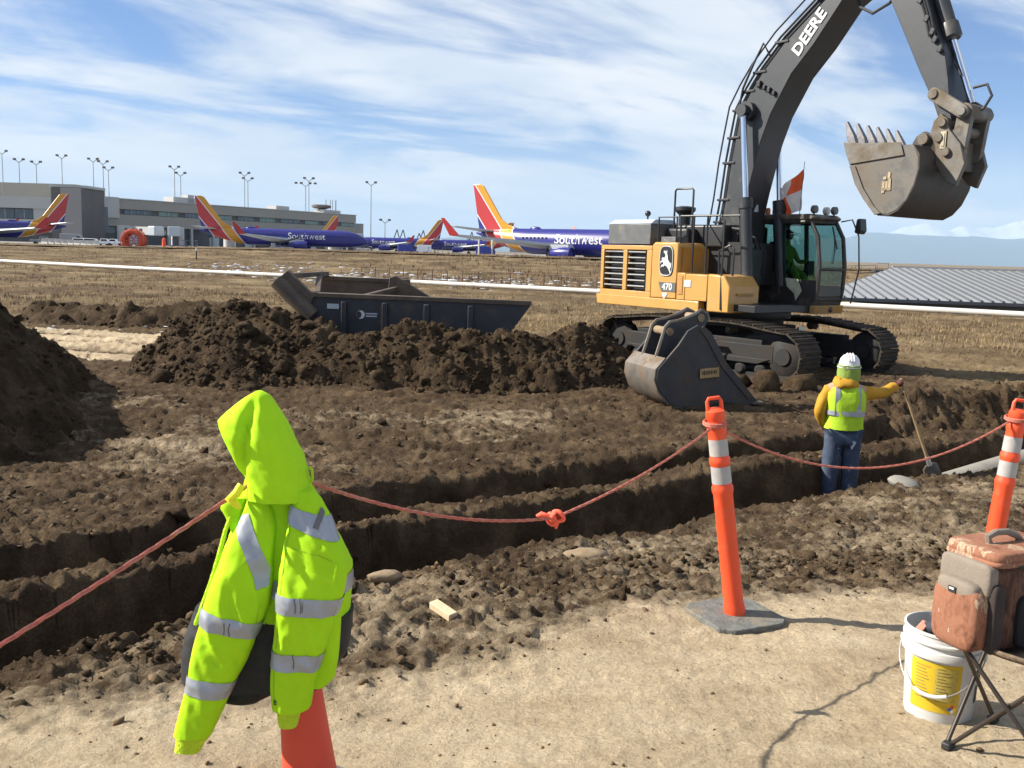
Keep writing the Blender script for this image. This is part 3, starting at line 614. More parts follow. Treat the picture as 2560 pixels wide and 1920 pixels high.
# right-hand engine bay side: panel with two louvred openings
def rail(b, pts, r=.02): b.path(pts, r, 8)
q = MB(); q.box((-1.92, -.65, 2.0), (1.02, 1.10, 1.14)); q.box((-1.0, -.70, 1.98), (.78, 1.32, 1.12)); q.build('engine_housing', M_YEL2, EXC)
YF = -1.46
q = MB()
for zc, h in ((1.50, .13), (2.53, .10)): q.box((-2.28, YF + .03, zc), (1.66, .06, h))
for x, wd in ((-3.06, .10), (-2.30, .13), (-1.53, .16)): q.box((x, YF + .03, 2.023), (wd, .06, .912))
q.build('side_panel', M_YEL, EXC, bevel=.012)
for xc in (-2.69, -1.99 + .02):
    q = MB(); q.box((xc, YF + .16, 2.02), (.60 if xc < -2.3 else .56, .03, .90)); L_ = q.build('louvre', M_BLK, EXC)
    for i in range(7):
        q = MB(); z = 1.66 + i * .127; wd = .605 if xc < -2.3 else .585
        q.box((xc, YF + .055, z), (wd, .07, .03), Matrix.Rotation(rad(-28), 3, 'X')); q.build('slat', M_GREY, L_)
q = MB(); q.prism([(-3.18, 1.22), (.0, 1.22), (.0, 1.42), (-.02, 1.44), (-3.22, 1.44)], YF - .015, YF + .22); q.build('sill', M_YEL, EXC, bevel=.06, seg=3)
q = MB(); q.prism([(-1.44, 1.445), (-.66, 1.445), (-.66, 2.60), (-.72, 2.66), (-1.36, 2.66), (-1.44, 2.60)], YF - .01, -.15); q.build('pump_door', M_YEL, EXC, bevel=.03)
q = MB()
q.prism([(-.655, 1.445), (-.42, 1.445), (-.42, 2.02), (-.655, 2.02)], YF - .005, -.55); q.prism([(-.415, 1.445), (.20, 1.445), (.20, 2.00), (-.415, 2.00)], YF - .005, -.55)
q.build('tool_box', M_YEL, EXC, bevel=.015)
q = MB(); q.prism([(.205, 1.24), (.80, 1.24), (.80, 1.78), (.62, 2.0), (.205, 2.02)], YF, -.52); q.build('fuel_tank', M_YEL, EXC, bevel=.03)
q = MB(); q.box((-.55, YF - .012, 1.76), (.13, .012, .40)); q.build('side_marker', mat('amber decal', (.40, .20, .05), .6), EXC)
q = MB(); q.box((-.34, YF - .012, 1.80), (.18, .012, .14)); q.build('decal', M_WHITE, EXC)
q = MB(); q.box((.68, -.75, 1.32), (.5, .4, .14)); q.box((.82, -1.0, 1.62), (.06, .5, .05)); q.build('step_plate', M_YEL2, EXC, bevel=.01)
q = MB(); q.box((.83, -.62, 1.36), (.06, .18, .16)); q.build('work_lamp', M_BLK, EXC, bevel=.01)
# badge and leaping-deer emblem
def on_side(x, z, y=YF - .012): return basis((x, y, z), (1, 0, 0), (0, 0, 1))
em = MB(); out_ = []
for i in range(40):
    a = 2 * PI * i / 40; c, s_ = math.cos(a), math.sin(a)
    out_.append((-.985 + math.copysign(abs(c) ** .55, c) * .21, 2.26 + math.copysign(abs(s_) ** .6, s_) * .33))
em.prism(out_, YF - .024, YF - .008); EMB = em.build('emblem', M_EMB, EXC)
rim = MB(); rim.path([(-.985 + (a + .985) * .93, YF - .026, 2.26 + (b - 2.26) * .95) for a, b in out_], .010, 6, closed=True); rim.build('emblem_rim', M_WHITE, EMB)
deer = [(-.13, .06), (-.10, .09), (-.05, .08), (-.02, .11), (-.03, .16), (-.08, .20), (-.06, .23), (-.02, .21), (.0, .25), (-.01, .19), (.03, .24), (.02, .17), (.04, .12), (.05, .05), (.09, .0), (.13, -.04), (.15, -.01), (.15, -.09), (.12, -.15), (.15, -.22), (.13, -.24), (.08, -.15), (.02, -.09), (-.03, -.07), (-.06, -.10), (-.12, -.10), (-.15, -.14), (-.13, -.07), (-.07, -.05), (-.08, .0), (-.14, -.02), (-.16, -.06), (-.155, .01), (-.10, .03)]
d_ = MB(); d_.prism([(-.985 + a * 1.05, 2.24 + b * 1.05) for a, b in deer], YF - .032, YF - .025); d_.build('deer_figure', M_WHITE, EMB)
bd = MB(); bd.prism([(-1.19, 1.80), (-.68, 1.80), (-.68, 1.60), (-1.10, 1.60)], YF - .022, YF - .011); BD = bd.build('model_badge', M_GREY, EXC)
text('lettering', '470', .20, M_WHITE, BD, on_side(-.92, 1.70, YF - .025), bold=.006)
bd = MB(); bd.prism([(-1.08, 1.57), (-.90, 1.57), (-.95, 1.49), (-1.0, 1.44), (-1.04, 1.49)], YF - .022, YF - .011); BD = bd.build('tier_badge', M_WHITE, EXC)
# ---- top deck: radiator box, hood, pre-cleaner, rails
q = MB(); q.box((-2.30, -.98, 2.83), (1.38, .78, .46)); q.build('air_box', M_GREY, EXC, bevel=.02)
q = MB(); q.add([(-3.0, -1.385, 3.065), (-1.60, -1.385, 3.065), (-1.60, -.56, 3.065), (-3.0, -.56, 3.065), (-2.97, -1.20, 3.17), (-1.64, -1.20, 3.17), (-1.64, -.6, 3.17), (-2.97, -.6, 3.17)], [(0, 3, 2, 1), (4, 5, 6, 7), (0, 1, 5, 4), (1, 2, 6, 5), (2, 3, 7, 6), (3, 0, 4, 7)]); q.build('air_box_lid', M_LGREY, EXC, bevel=.015)
q = MB(); q.box((-1.45, .1, 2.82), (2.6, 1.5, .50)); q.box((-1.22, -.70, 2.80), (.66, .55, .36)); q.build('hood', M_BLK, EXC, bevel=.05)
q = MB(); q.box((-1.02, -1.22, 2.72), (.52, .3, .12)); q.build('walkway_step', M_GREY, EXC, bevel=.01)
q = MB(); q.lathe([(.14, 3.06), (.14, 3.30), (.18, 3.34), (.24, 3.40), (.24, 3.47), (.10, 3.50)], (-1.62, -.30, 0), 20); q.build('pre_cleaner', M_BLK, EXC)
q = MB(); q.path([(-.55, .15, 3.0), (-.50, .15, 3.28), (-.25, .1, 3.42), (.05, .05, 3.44)], .07, 12); q.build('exhaust_pipe', M_GREY, EXC)
q = MB(); q.lathe([(.10, 0), (.10, .18)], (.05, .05, 3.36), 14); q.build('exhaust_tip', M_LGREY, EXC)
q = MB(); rail(q, [(-1.42, -.85, 2.9), (-1.42, -.85, 3.80), (-1.38, -.85, 3.84), (-.92, -.85, 3.84), (-.88, -.85, 3.80), (-.88, -.85, 2.70)], .022); q.build('handrail', M_BLK, EXC)
q = MB(); rail(q, [(-1.34, -1.40, 2.66), (-1.34, -1.40, 3.20), (-.80, -1.40, 3.20), (-.80, -1.40, 2.66)], .02); rail(q, [(-.72, -1.36, 3.22), (.42, -1.36, 3.22)], .022)
for x in (-.72, -.35, .03): rail(q, [(x, -1.36, 3.22), (x, -1.36, 2.02)], .022)
rail(q, [(-.72, -1.36, 3.22), (-.72, -.60, 3.26), (.30, -.60, 3.26)], .02)
q.build('handrail', M_BLK, EXC)
q = MB(); rail(q, [(.42, -1.44, 3.22), (.55, -1.44, 3.1), (.55, -1.44, 2.0), (.60, -1.47, 1.30)], .022); rail(q, [(.36, -1.3, 2.0), (.33, -1.3, 2.5), (.62, -1.3, 2.62), (.72, -1.3, 2.55), (.72, -1.3, 2.0)], .022); q.build('grab_rail', M_BLK, EXC)
q = MB(); q.ball((-2.0, -1.1, 3.30), .07, 10, 6); q.tube((-2.0, -1.1, 3.16), (-2.0, -1.1, 3.26), .02); q.build('rear_camera', M_BLK, EXC)
q = MB(); q.box((-.35, .1, 2.25), (1.3, 1.3, .9)); q.box((.2, -.3, 2.0), (.5, .45, 1.1)); q.build('pump_block', M_BLK, EXC)
for i in range(7):
    q = MB(); y0 = -.45 + i * .09
    q.path([(.35, y0, 2.0 + .05 * (i % 3)), (.42, y0, 2.5), (.25 + .06 * (i % 2), y0, 2.95 - .05 * i), (-.1, y0 + .02, 3.0 - .1 * (i % 3))], .025, 6); q.build('hose', M_BLKR, EXC)
# ---- cab
CX0, CX1, CY0, CY1 = -.10, 1.42, .47, 1.44
CAB = None
side = [(-.10, 1.45), (1.36, 1.45), (1.47, 1.75), (1.49, 2.25), (1.40, 2.85), (1.18, 3.20), (-.10, 3.20)]
q = MB()
q.prism([(-.10, 1.42), (1.42, 1.42), (1.47, 1.62), (-.10, 1.62)], CY0, CY1)
for y in (CY0 + .045, CY1 - .045):
    def post(pts, r): q.path([(x, y, z) for x, z in pts], r, 8)
    post([(1.43, 1.5), (1.475, 1.75), (1.49, 2.25), (1.40, 2.85), (1.20, 3.18)], .045)
    post([(.50, 1.5), (.52, 2.2), (.44, 3.18)], .05)
    post([(-.06, 1.5), (-.06, 3.18)], .055); post([(-.06, 3.17), (1.2, 3.17)], .05)
    if y < .9: q.box((.99, y, 1.78), (.92, .05, .34)); q.box((.22, y, 1.85), (.55, .05, .48))
    else: q.box((.7, y, 1.72), (1.5, .05, .22))
for z, x in ((3.17, 1.2), (1.55, 1.44), (2.18, 1.485)): q.path([(x, CY0, z), (x, CY1, z)], .035, 8)
q.path([(-.06, CY0, 3.17), (-.06, CY1, 3.17)], .05, 8); q.box((-.08, .95, 1.9), (.05, .95, .6))
CAB = q.build('cab', mat('cab dark paint', (.03, .026, .024), .5, var=.3, scale=4, dirt=(.12, .085, .055), dscale=3, damt=.35), EXC)
q = MB(); q.prism([(-.16, 3.20), (1.25, 3.20), (1.30, 3.26), (1.18, 3.33), (-.12, 3.33)], CY0 - .02, CY1 + .02); q.build('roof', M_YEL2 if 0 else mat('dusty dark roof', (.05, .042, .036), .6, var=.3, dirt=(.16, .12, .08), damt=.5), CAB, bevel=.03)
def pane(name, vs):
    b = MB(); b.add(vs, [tuple(range(len(vs)))]); return b.build(name, M_GLASS, CAB, smooth=None)
for y in (CY0 + .02, CY1 - .02):
    pane('side_pane', [(-.04, y, 2.1 if y < .9 else 1.85), (.48, y, 2.1 if y < .9 else 1.85), (.43, y, 3.15), (-.04, y, 3.15)])
    pane('side_pane', [(.54, y, 1.96 if y < .9 else 1.85), (1.46, y, 1.96 if y < .9 else 1.85), (1.48, y, 2.25), (1.39, y, 2.85), (1.2, y, 3.13), (.48, y, 3.15)])
for (a, za), (b_, zb) in zip(((1.475, 1.62), (1.495, 2.18), (1.41, 2.85)), ((1.495, 2.18), (1.41, 2.85), (1.215, 3.14))):
    pane('windshield_pane', [(a, CY0 + .06, za), (a, CY1 - .06, za), (b_, CY1 - .06, zb), (b_, CY0 + .06, zb)])
pane('rear_pane', [(-.09, CY0 + .06, 2.2), (-.09, CY1 - .06, 2.2), (-.09, CY1 - .06, 3.12), (-.09, CY0 + .06, 3.12)])
q = MB(); q.box((.30, .95, 1.95), (.52, .52, .14)); q.box((.06, .95, 2.35), (.14, .50, .80)); q.box((.05, .95, 2.82), (.10, .26, .18)); q.box((.3, .95, 1.75), (.35, .4, .3)); q.build('seat', M_SEAT, CAB, bevel=.04)
q = MB(); q.box((.45, .62, 2.1), (.5, .1, .08)); q.box((.45, 1.28, 2.1), (.5, .1, .08)); q.tube((.66, .62, 2.12), (.70, .62, 2.32), .02); q.tube((.66, 1.28, 2.12), (.7, 1.28, 2.32), .02); q.box((1.18, .62, 2.2), (.06, .22, .3)); q.build('console', M_SEAT, CAB, bevel=.02)
q = MB(); q.path([(1.50, .95, 2.3), (1.46, 1.05, 2.6), (1.36, 1.12, 2.95)], .012, 6); q.box((1.40, 1.1, 2.85), (.02, .03, .5), Matrix.Rotation(rad(-18), 3, 'Y')); q.build('wiper', M_BLK, CAB)
q = MB(); q.path([(1.28, 1.46, 3.2), (1.44, 1.62, 3.25), (1.60, 1.66, 2.9), (1.68, 1.64, 2.2), (1.56, 1.60, 1.46)], .016, 8); q.build('grab_rail', M_BLK, CAB)
q = MB(); q.prism([(1.50, 2.98), (1.54, 3.26), (1.62, 3.28), (1.66, 3.02), (1.60, 2.94)], 1.62, 1.86); q.build('mirror', M_BLK, CAB, bevel=.02)
for x, y in ((1.18, .62), (1.18, 1.32), (.95, 1.36)):
    q = MB(); q.lathe([(.05, -.06), (.085, -.03), (.085, .05), (.06, .06)], (x, y, 3.43), 14, (1, 0, 0)); q.tube((x, y, 3.32), (x, y, 3.38), .02); q.build('roof_lamp', M_LAMP if y > 1.33 else M_GREY, CAB)
q = MB(); q.lathe([(.06, 3.33), (.06, 3.40), (.05, 3.47), (.01, 3.48)], (-.02, .62, 0), 12); q.build('beacon', mat('orange beacon', (.85, .25, .05), .3), CAB)
q = MB(); q.prism([(-.10, 1.25), (1.46, 1.25), (1.50, 1.42), (-.10, 1.42)], CY0, CY1 + .02); q.build('cab_skirt', M_YEL2, EXC, bevel=.015)
q = MB(); q.ball((1.485, 1.02, 1.34), .07, 12, 8, (.3, 1, 1)); q.build('emblem', M_EMB, EXC)
q = MB(); q.add([(.70, .45, 1.98), (1.02, .44, 1.96), (1.15, .44, 1.72), (1.0, .44, 1.50), (.95, .44, 1.65), (.75, .44, 1.8)], [(0, 1, 2, 3, 4, 5)]); q.build('dusty_map', mat('pale dusty sheet', (.42, .42, .30), .8), CAB, smooth=None)
# flag on a whip
FL = MB(); FL.tube((.87, .55, 3.33), (.91, .55, 4.42), .008, .006, 6); FL = FL.build('flag_pole', M_BLK, EXC)
def flag(cells, m):
    b = MB(); nx, nz = 12, 16
    def P(u, v):
        # hangs from the top of the whip, falling forward-down to the left
        x = .90 - u * (.58 + .12 * math.sin(v * 3)) + .02 * math.sin(v * 9); z = 4.27 - v * .86 - u * (.40 - .26 * v) ; y = .55 + .09 * math.sin(u * 7 + v * 4) * u + .05 * math.sin(v * 8) * u
        return (x, y, z)
    for i in range(nx):
        for j in range(nz):
            if cells(i / nx, j / nz): b.add([P(i / nx, j / nz), P((i + 1) / nx, j / nz), P((i + 1) / nx, (j + 1) / nz), P(i / nx, (j + 1) / nz)], [(0, 1, 2, 3)])
    return b
chk = lambda u, v: (int(u * 2) + int(v * 2)) % 2
for a_ in (0, 1):
    for b_ in (0, 1):
        flag(lambda u, v: int(u * 2) == a_ and int(v * 2) == b_, 0).build('flag_check', M_ORANGEF if (a_ + b_) % 2 == 0 else M_FLAGW, FL, smooth=180)
# ---- boom
BO = [(-.62, 2.15), (-.60, 2.48), (-.46, 3.12), (-.38, 3.6), (-.29, 4.38), (-.20, 4.9), (-.10, 5.45), (.12, 5.80), (.38, 6.15), (.89, 6.67), (1.81, 7.36), (2.55, 7.90), (2.75, 8.02)]
BI = [(2.98, 7.86), (2.9, 7.70), (2.2, 7.29), (1.61, 6.56), (1.12, 6.06), (.67, 5.32), (.45, 4.76), (.20, 3.77), (.06, 3.09), (-.05, 2.41), (-.12, 2.0), (-.35, 1.85)]
q = MB(); q.prism(BO + BI, -.37, .37); BOOM = q.build('boom', M_CHAR, EXC, bevel=.012)
text('lettering', 'DEERE', .335, M_WHITE, BOOM, basis((1.50, -.382, 6.80), (1.0, 0, 1.2), (-1.2, 0, 1.0)), extrude=.004, shear=.0, bold=.010)
for y in (-.47, .47):   # reinforcing bosses round the boom cylinder pin
    q = MB(); q.lathe([(.20, -.08), (.20, .08)], (.12, y * .92, 5.42), 20, (0, 1, 0)); q.build('pin_boss', M_CHAR, BOOM)
for sy in (-1, 1):
    y = sy * .56
    a = Vector((.12, y, 5.42)); b = Vector((.52, y, 1.78)); mid = a + (b - a) * .50
    q = MB(); q.tube(b, mid, .125, .125, 18); q.lathe([(.15, 0), (.15, .22)], mid - (a - b).normalized() * .2, 18, (a - b)); cy = q.build('boom_cylinder', M_CHAR, EXC)
    q = MB(); q.tube(mid, a, .062, .062, 16); q.build('rod', M_CHROME, cy)
    q = MB(); q.lathe([(.13, -.09), (.13, .09)], a, 16, (0, 1, 0)); q.build('rod_eye', M_CHAR, cy)
    q = MB(); q.path([b + Vector((-.16, 0, .2)), mid + Vector((-.15, 0, -.2)), mid + Vector((-.12, 0, .02))], .022, 6); q.build('oil_line', M_BLKR, cy)
# hydraulic lines along the boom's back
def off(pts, d):
    o = []
    for i, (x, z) in enumerate(pts):
        a = pts[max(i - 1, 0)]; b = pts[min(i + 1, len(pts) - 1)]; t = Vector((b[0] - a[0], b[1] - a[1])).normalized(); o.append((x - t.y * d, z + t.x * d))
    return o
for k, (y, d) in enumerate(((-.30, .07), (-.24, .14), (-.30, .22), (-.10, .29), (.10, .12), (-.36, .20))):
    pts = off(BO[1:], d + (.16 if k == 5 else 0)); q = MB(); q.path([(x, y, z) for x, z in pts], .024 if k != 5 else .018, 8); q.build('hydraulic_line', M_BLK, BOOM)
for i in range(1, len(BO) - 1):
    x, z = off(BO, .07)[i]; q = MB(); q.box((x, -.14, z), (.34, .50, .05)); q.build('line_clamp', M_BLK, BOOM, bevel=.01)
q = MB(); q.path([(.55, -.3, 6.45), (.42, -.42, 6.75), (.2, -.44, 6.35), (-.05, -.42, 5.9), (-.2, -.35, 5.4)], .026, 8); q.build('loose_hose', M_BLKR, BOOM)
for (x, z, s_) in ((.35, 5.95, .10), (.50, 5.86, .07), (.62, 5.8, .08), (.75, 5.72, .07)):
    q = MB(); q.box((x, -.40, z), (s_, .07, s_ * 1.3)); q.build('valve_block', M_BLK, BOOM, bevel=.015)
# ---- stick
SK = [(2.55, 8.35), (3.18, 7.11), (3.51, 6.47), (3.87, 5.77), (4.17, 5.23), (4.33, 4.86), (4.45, 4.78), (4.56, 4.86), (4.50, 5.09), (4.42, 5.6), (4.32, 6.05), (4.05, 6.6), (3.88, 7.03), (3.45, 8.0), (3.1, 8.5)]
q = MB(); q.prism(SK, -.30, .30); STK = q.build('stick', M_CHAR, EXC, bevel=.012)
q = MB(); q.path([(2.25, -.1, 7.62), (2.45, -.15, 7.15), (2.75, -.18, 6.98), (3.1, -.2, 7.10), (3.4, -.25, 7.45)], .03, 8); q.build('bridge_hose', M_BLKR, BOOM)
for k in range(3):
    q = MB(); q.path([(3.72 + k * .05, -.33, 7.2), (3.90 + k * .05, -.33, 6.75), (4.02 + k * .05, -.33, 6.35)], .022, 8); q.build('hydraulic_line', M_BLK, STK)
for (x, z) in ((3.80, 7.0), (3.95, 6.66), (4.08, 6.42), (4.14, 6.28), (4.25, 6.1)):
    q = MB(); q.box((x, -.335, z), (.09, .07, .12), Matrix.Rotation(rad(25), 3, 'Y')); q.build('valve_block', M_BLK, STK, bevel=.015)
# bucket cylinder
a = Vector((3.55, 0, 8.15)); m_ = Vector((4.25, 0, 6.38)); b = Vector((4.74, 0, 5.16))
q = MB(); q.tube(a, m_, .135, .135, 18); q.lathe([(.16, 0), (.17, .03), (.17, .26), (.13, .30)], m_ - (m_ - a).normalized() * .22, 18, (m_ - a)); cy = q.build('bucket_cylinder', M_CHAR, EXC)
q = MB(); q.tube(m_, b, .062, .062, 16); q.build('rod', M_CHROME, cy)
q = MB(); q.path([(4.42, -.1, 5.85), (4.55, -.12, 5.65)], .02, 6); q.path([(4.76, -.05, 5.42), (5.0, -.05, 5.45), (5.1, -.05, 5.25), (4.98, -.05, 5.05), (4.85, -.05, 5.0)], .026, 8); q.build('hose', M_BLKR, cy)
# links
def slab(b, A, B, y0, y1, r):
    a = Vector((A[0], 0, A[1])); c = Vector((B[0], 0, B[1])); d = (c - a).normalized(); n_ = Vector((-d.z, 0, d.x)); poly = []
    for i in range(9): t = PI * i / 8; p = a - d * math.sin(t) * r + n_ * math.cos(t) * r; poly.append((p.x, p.z))
    for i in range(9): t = PI * i / 8; p = c + d * math.sin(t) * r - n_ * math.cos(t) * r; poly.append((p.x, p.z))
    b.prism(poly, y0, y1)
for y in (-.45, .36):
    q = MB(); slab(q, (4.26, 5.32), (4.80, 4.98), y, y + .09, .115); lk = q.build('side_link', M_STEEL, EXC, bevel=.012)
    for x, z in ((4.26, 5.32), (4.80, 4.98)): c = MB(); c.lathe([(.075, -.03), (.085, -.02), (.085, .13)], (x, y, z), 16, (0, 1, 0)); c.build('pin', M_STEEL, lk)
q = MB(); slab(q, (4.80, 4.98), (4.72, 4.28), -.34, -.22, .13); slab(q, (4.80, 4.98), (4.72, 4.28), .22, .34, .13); q.lathe([(.15, -.36), (.15, .36)], (4.80, 4.98), 16, (0, 1, 0)) if 0 else q.tube((4.80, -.36, 4.98), (4.80, .36, 4.98), .15, .15, 18)
q.tube((4.72, -.34, 4.66), (4.72, .34, 4.66), .10, .10, 14); q.build('bucket_link', M_STEEL, EXC, bevel=.01)
# quick coupler
q = MB()
for y in (-.40, .30): q.prism([(4.28, 4.86), (4.40, 4.98), (4.52, 4.88), (4.58, 4.70), (4.80, 4.45), (4.92, 4.1), (4.78, 3.72), (4.60, 3.80), (4.44, 4.02), (4.28, 4.26), (4.20, 4.5)], y, y + .10)
q.box((4.56, 0, 4.25), (.30, .62, .5)); q.tube((4.46, -.42, 4.82), (4.46, .42, 4.82), .10, .10, 16); CPL = q.build('quick_coupler', M_STEEL, EXC, bevel=.012)
for x, z in ((4.46, 4.82), (4.57, 4.31), (4.42, 4.56)): c = MB(); c.lathe([(.07, -.46), (.08, -.44), (.08, -.39)], (x, 0, z), 14, (0, 1, 0)); c.build('pin', M_STEEL, CPL)
c = MB(); c.box((4.50, -.412, 4.52), (.10, .02, .30)); c.box((4.50, -.425, 4.52), (.05, .02, .22)); c.build('name_plate', mat('brassy plate', (.35, .30, .2), .6), CPL)
# ---- toothed bucket
BW = .92
SIDE = [(2.92, 4.50), (3.29, 4.44), (4.0, 4.42), (4.15, 4.20), (4.13, 3.87), (4.05, 3.52), (3.85, 3.24), (3.62, 3.22), (3.36, 3.53), (3.17, 3.81), (3.01, 4.16), (2.88, 4.42)]
SHELL = [(2.90, 4.46), (3.01, 4.14), (3.17, 3.79), (3.36, 3.50), (3.50, 3.32), (3.66, 3.20), (3.88, 3.19), (4.06, 3.28), (4.22, 3.46), (4.34, 3.72), (4.40, 4.0), (4.38, 4.25), (4.25, 4.42)]
def shell_strip(b, pts, t, y0, y1):
    inn = off(pts, t)
    n_ = len(pts)
    for y in (0,):
        vs = [(x, y0, z) for x, z in pts] + [(x, y1, z) for x, z in pts] + [(x, y0, z) for x, z in inn] + [(x, y1, z) for x, z in inn]
        fs = []
        for i in range(n_ - 1): fs += [(i, i + 1, n_ + i + 1, n_ + i), (2 * n_ + i, 3 * n_ + i, 3 * n_ + i + 1, 2 * n_ + i + 1), (i, 2 * n_ + i, 2 * n_ + i + 1, i + 1), (n_ + i, n_ + i + 1, 3 * n_ + i + 1, 3 * n_ + i)]
        fs += [(0, n_, 3 * n_, 2 * n_), (n_ - 1, 3 * n_ - 1, 4 * n_ - 1, 2 * n_ - 1)]
        b.add(vs, fs)
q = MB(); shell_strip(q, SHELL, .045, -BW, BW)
BKT_CHEEKS = []
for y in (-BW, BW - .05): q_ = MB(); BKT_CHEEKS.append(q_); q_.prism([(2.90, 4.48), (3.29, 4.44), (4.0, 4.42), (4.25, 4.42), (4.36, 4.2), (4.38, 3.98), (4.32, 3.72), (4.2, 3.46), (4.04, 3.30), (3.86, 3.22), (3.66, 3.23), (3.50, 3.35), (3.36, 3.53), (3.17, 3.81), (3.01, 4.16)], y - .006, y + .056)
for y in (-.40, .30):
    q.prism([(3.85, 4.40), (3.98, 4.62), (4.12, 4.70), (4.28, 4.62), (4.36, 4.4), (4.42, 4.0), (4.3, 3.9)], y, y + .10)
BKT = q.build('bucket', mat('dark bucket shell', (.055, .048, .042), .6, .2, var=.35, scale=3, dirt=(.085, .066, .048), dscale=1.5, damt=.6, bump=.1, bscale=18), EXC, bevel=.008)  # same bucket steel, darkened so the shell's shade is in the colour
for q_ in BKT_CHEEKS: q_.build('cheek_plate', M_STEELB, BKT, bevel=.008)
q = MB(); q.lathe([(.10, -.48), (.10, .48)], (4.14, 0, 4.56), 16, (0, 1, 0)); q.build('hinge_pin', M_STEEL, BKT)
for y in (-BW - .035, BW + .005):
    q = MB(); q.prism([(2.86, 4.55), (3.28, 4.50), (4.02, 4.47), (4.10, 4.24), (3.26, 4.16), (3.02, 4.14), (2.92, 4.36)], y, y + .028); q.build('side_cutter', M_STEEL, BKT, bevel=.006)
    q = MB(); q.prism([(3.02, 4.12), (3.14, 4.10), (3.34, 3.70), (3.60, 3.36), (3.74, 3.24), (3.62, 3.21), (3.36, 3.5), (3.16, 3.78)], y, y + .028); q.build('wear_strip', M_STEEL, BKT, bevel=.006)
for i in range(6):
    y = -BW + .10 + i * (2 * BW - .20) / 5
    q = MB(); t0 = Vector((3.04, y, 4.40)); t1 = Vector((2.93, y, 4.66)); t2 = Vector((2.82, y, 4.93))
    q.bar(t0, t1, .11, .15); q.add([Vector(v) for v in ()], []) if 0 else None
    x_, u_, d_2 = Vector((0, 1, 0)), None, (t2 - t1).normalized(); n_ = d_2.cross(x_)
    vs = []
    for p, hw, ht in ((t1, .050, .075), (t2, .040, .016)):
        for a_, b_ in ((-1, -1), (1, -1), (1, 1), (-1, 1)): vs.append(p + x_ * a_ * hw + n_ * b_ * ht)
    q.add(vs, [(0, 1, 2, 3), (4, 7, 6, 5), (0, 4, 5, 1), (1, 5, 6, 2), (2, 6, 7, 3), (3, 7, 4, 0)]); q.build('tooth', M_TOOTH, BKT, bevel=.008)
q = MB()   # weld emblem on the near cheek
for (x, z, w_, h_) in ((3.74, 3.70, .05, .20), (3.80, 3.72, .05, .16), (3.86, 3.75, .05, .20), (3.80, 3.66, .18, .04), (3.84, 3.90, .05, .12), (3.76, 3.86, .06, .05)): q.box((x, -BW - .012, z), (w_, .02, h_))
q.build('weld_mark', mat('rubbed brass mark', (.34, .27, .17), .6, .3), BKT)
# ---- operator in the cab, seated, seen in a lime vest behind the glass
def skin_body(name, joints, edges, m, parent=None, root=0, sub=2, mats=None):
    """joints: list of (x,y,z,rx,ry); one continuous skinned surface"""
    me = bpy.data.meshes.new(name); me.from_pydata([j[:3] for j in joints], edges, []); o = link(name, me, m, parent)
    bm = bmesh.new(); bm.from_mesh(me); lay = bm.verts.layers.skin.verify(); bm.verts.ensure_lookup_table()
    for i, j in enumerate(joints):
        d = bm.verts[i][lay]; d.radius = (j[3], j[4] if len(j) > 4 else j[3]); d.use_root = (i == root)
    bm.to_mesh(me); bm.free()
    md = o.modifiers.new('skin', 'SKIN'); md.use_smooth_shade = True
    sb = o.modifiers.new('sub', 'SUBSURF'); sb.levels = sub; sb.render_levels = sub
    return o
M_SKIN = mat('skin', (.42, .24, .16), .6, var=.06)
M_HIVIS = mat('lime vest cloth', (.17, .30, .02), .75, var=.10, scale=9, bump=.25, bscale=14, trans=.1)
M_JEAN = mat('faded denim', (.038, .056, .095), .85, var=.3, scale=10, bump=.3, bscale=16, dirt=(.075, .10, .14), dscale=7, damt=.25)
_ex = EXC.matrix_basis.copy(); _ex = Matrix.Translation((5.04, 21.1, 0)) @ Matrix.Rotation(rad(-53), 4, 'Z')
op = skin_body('person', [(.28, .95, 2.10, .17, .15), (.26, .95, 2.35, .18, .15), (.26, .95, 2.58, .20, .12), (.28, .95, 2.70, .07), (.31, .95, 2.84, .105, .09), (.32, .95, 2.93, .085, .08),
    (.28, .72, 2.58, .075), (.42, .66, 2.32, .055), (.66, .63, 2.34, .045), (.28, 1.18, 2.58, .075), (.42, 1.24, 2.32, .055), (.66, 1.27, 2.34, .045),
    (.68, .83, 2.06, .085), (.82, .83, 1.66, .06), (.68, 1.07, 2.06, .085), (.82, 1.07, 1.66, .06)],
    [(0, 1), (1, 2), (2, 3), (3, 4), (4, 5), (2, 6), (6, 7), (7, 8), (2, 9), (9, 10), (10, 11), (0, 12), (12, 13), (0, 14), (14, 15)], M_HIVIS)
op.matrix_world = _ex; tag(op, 'operator in lime top and dark cap seated inside the excavator cab', 'person')
hb = MB(); hb.ball((.315, .95, 2.90), .115, 14, 10, (1.05, .9, 1.1)); hb.box((.43, .95, 2.92), (.14, .16, .02)); hb.build('cap', M_SEAT, op)
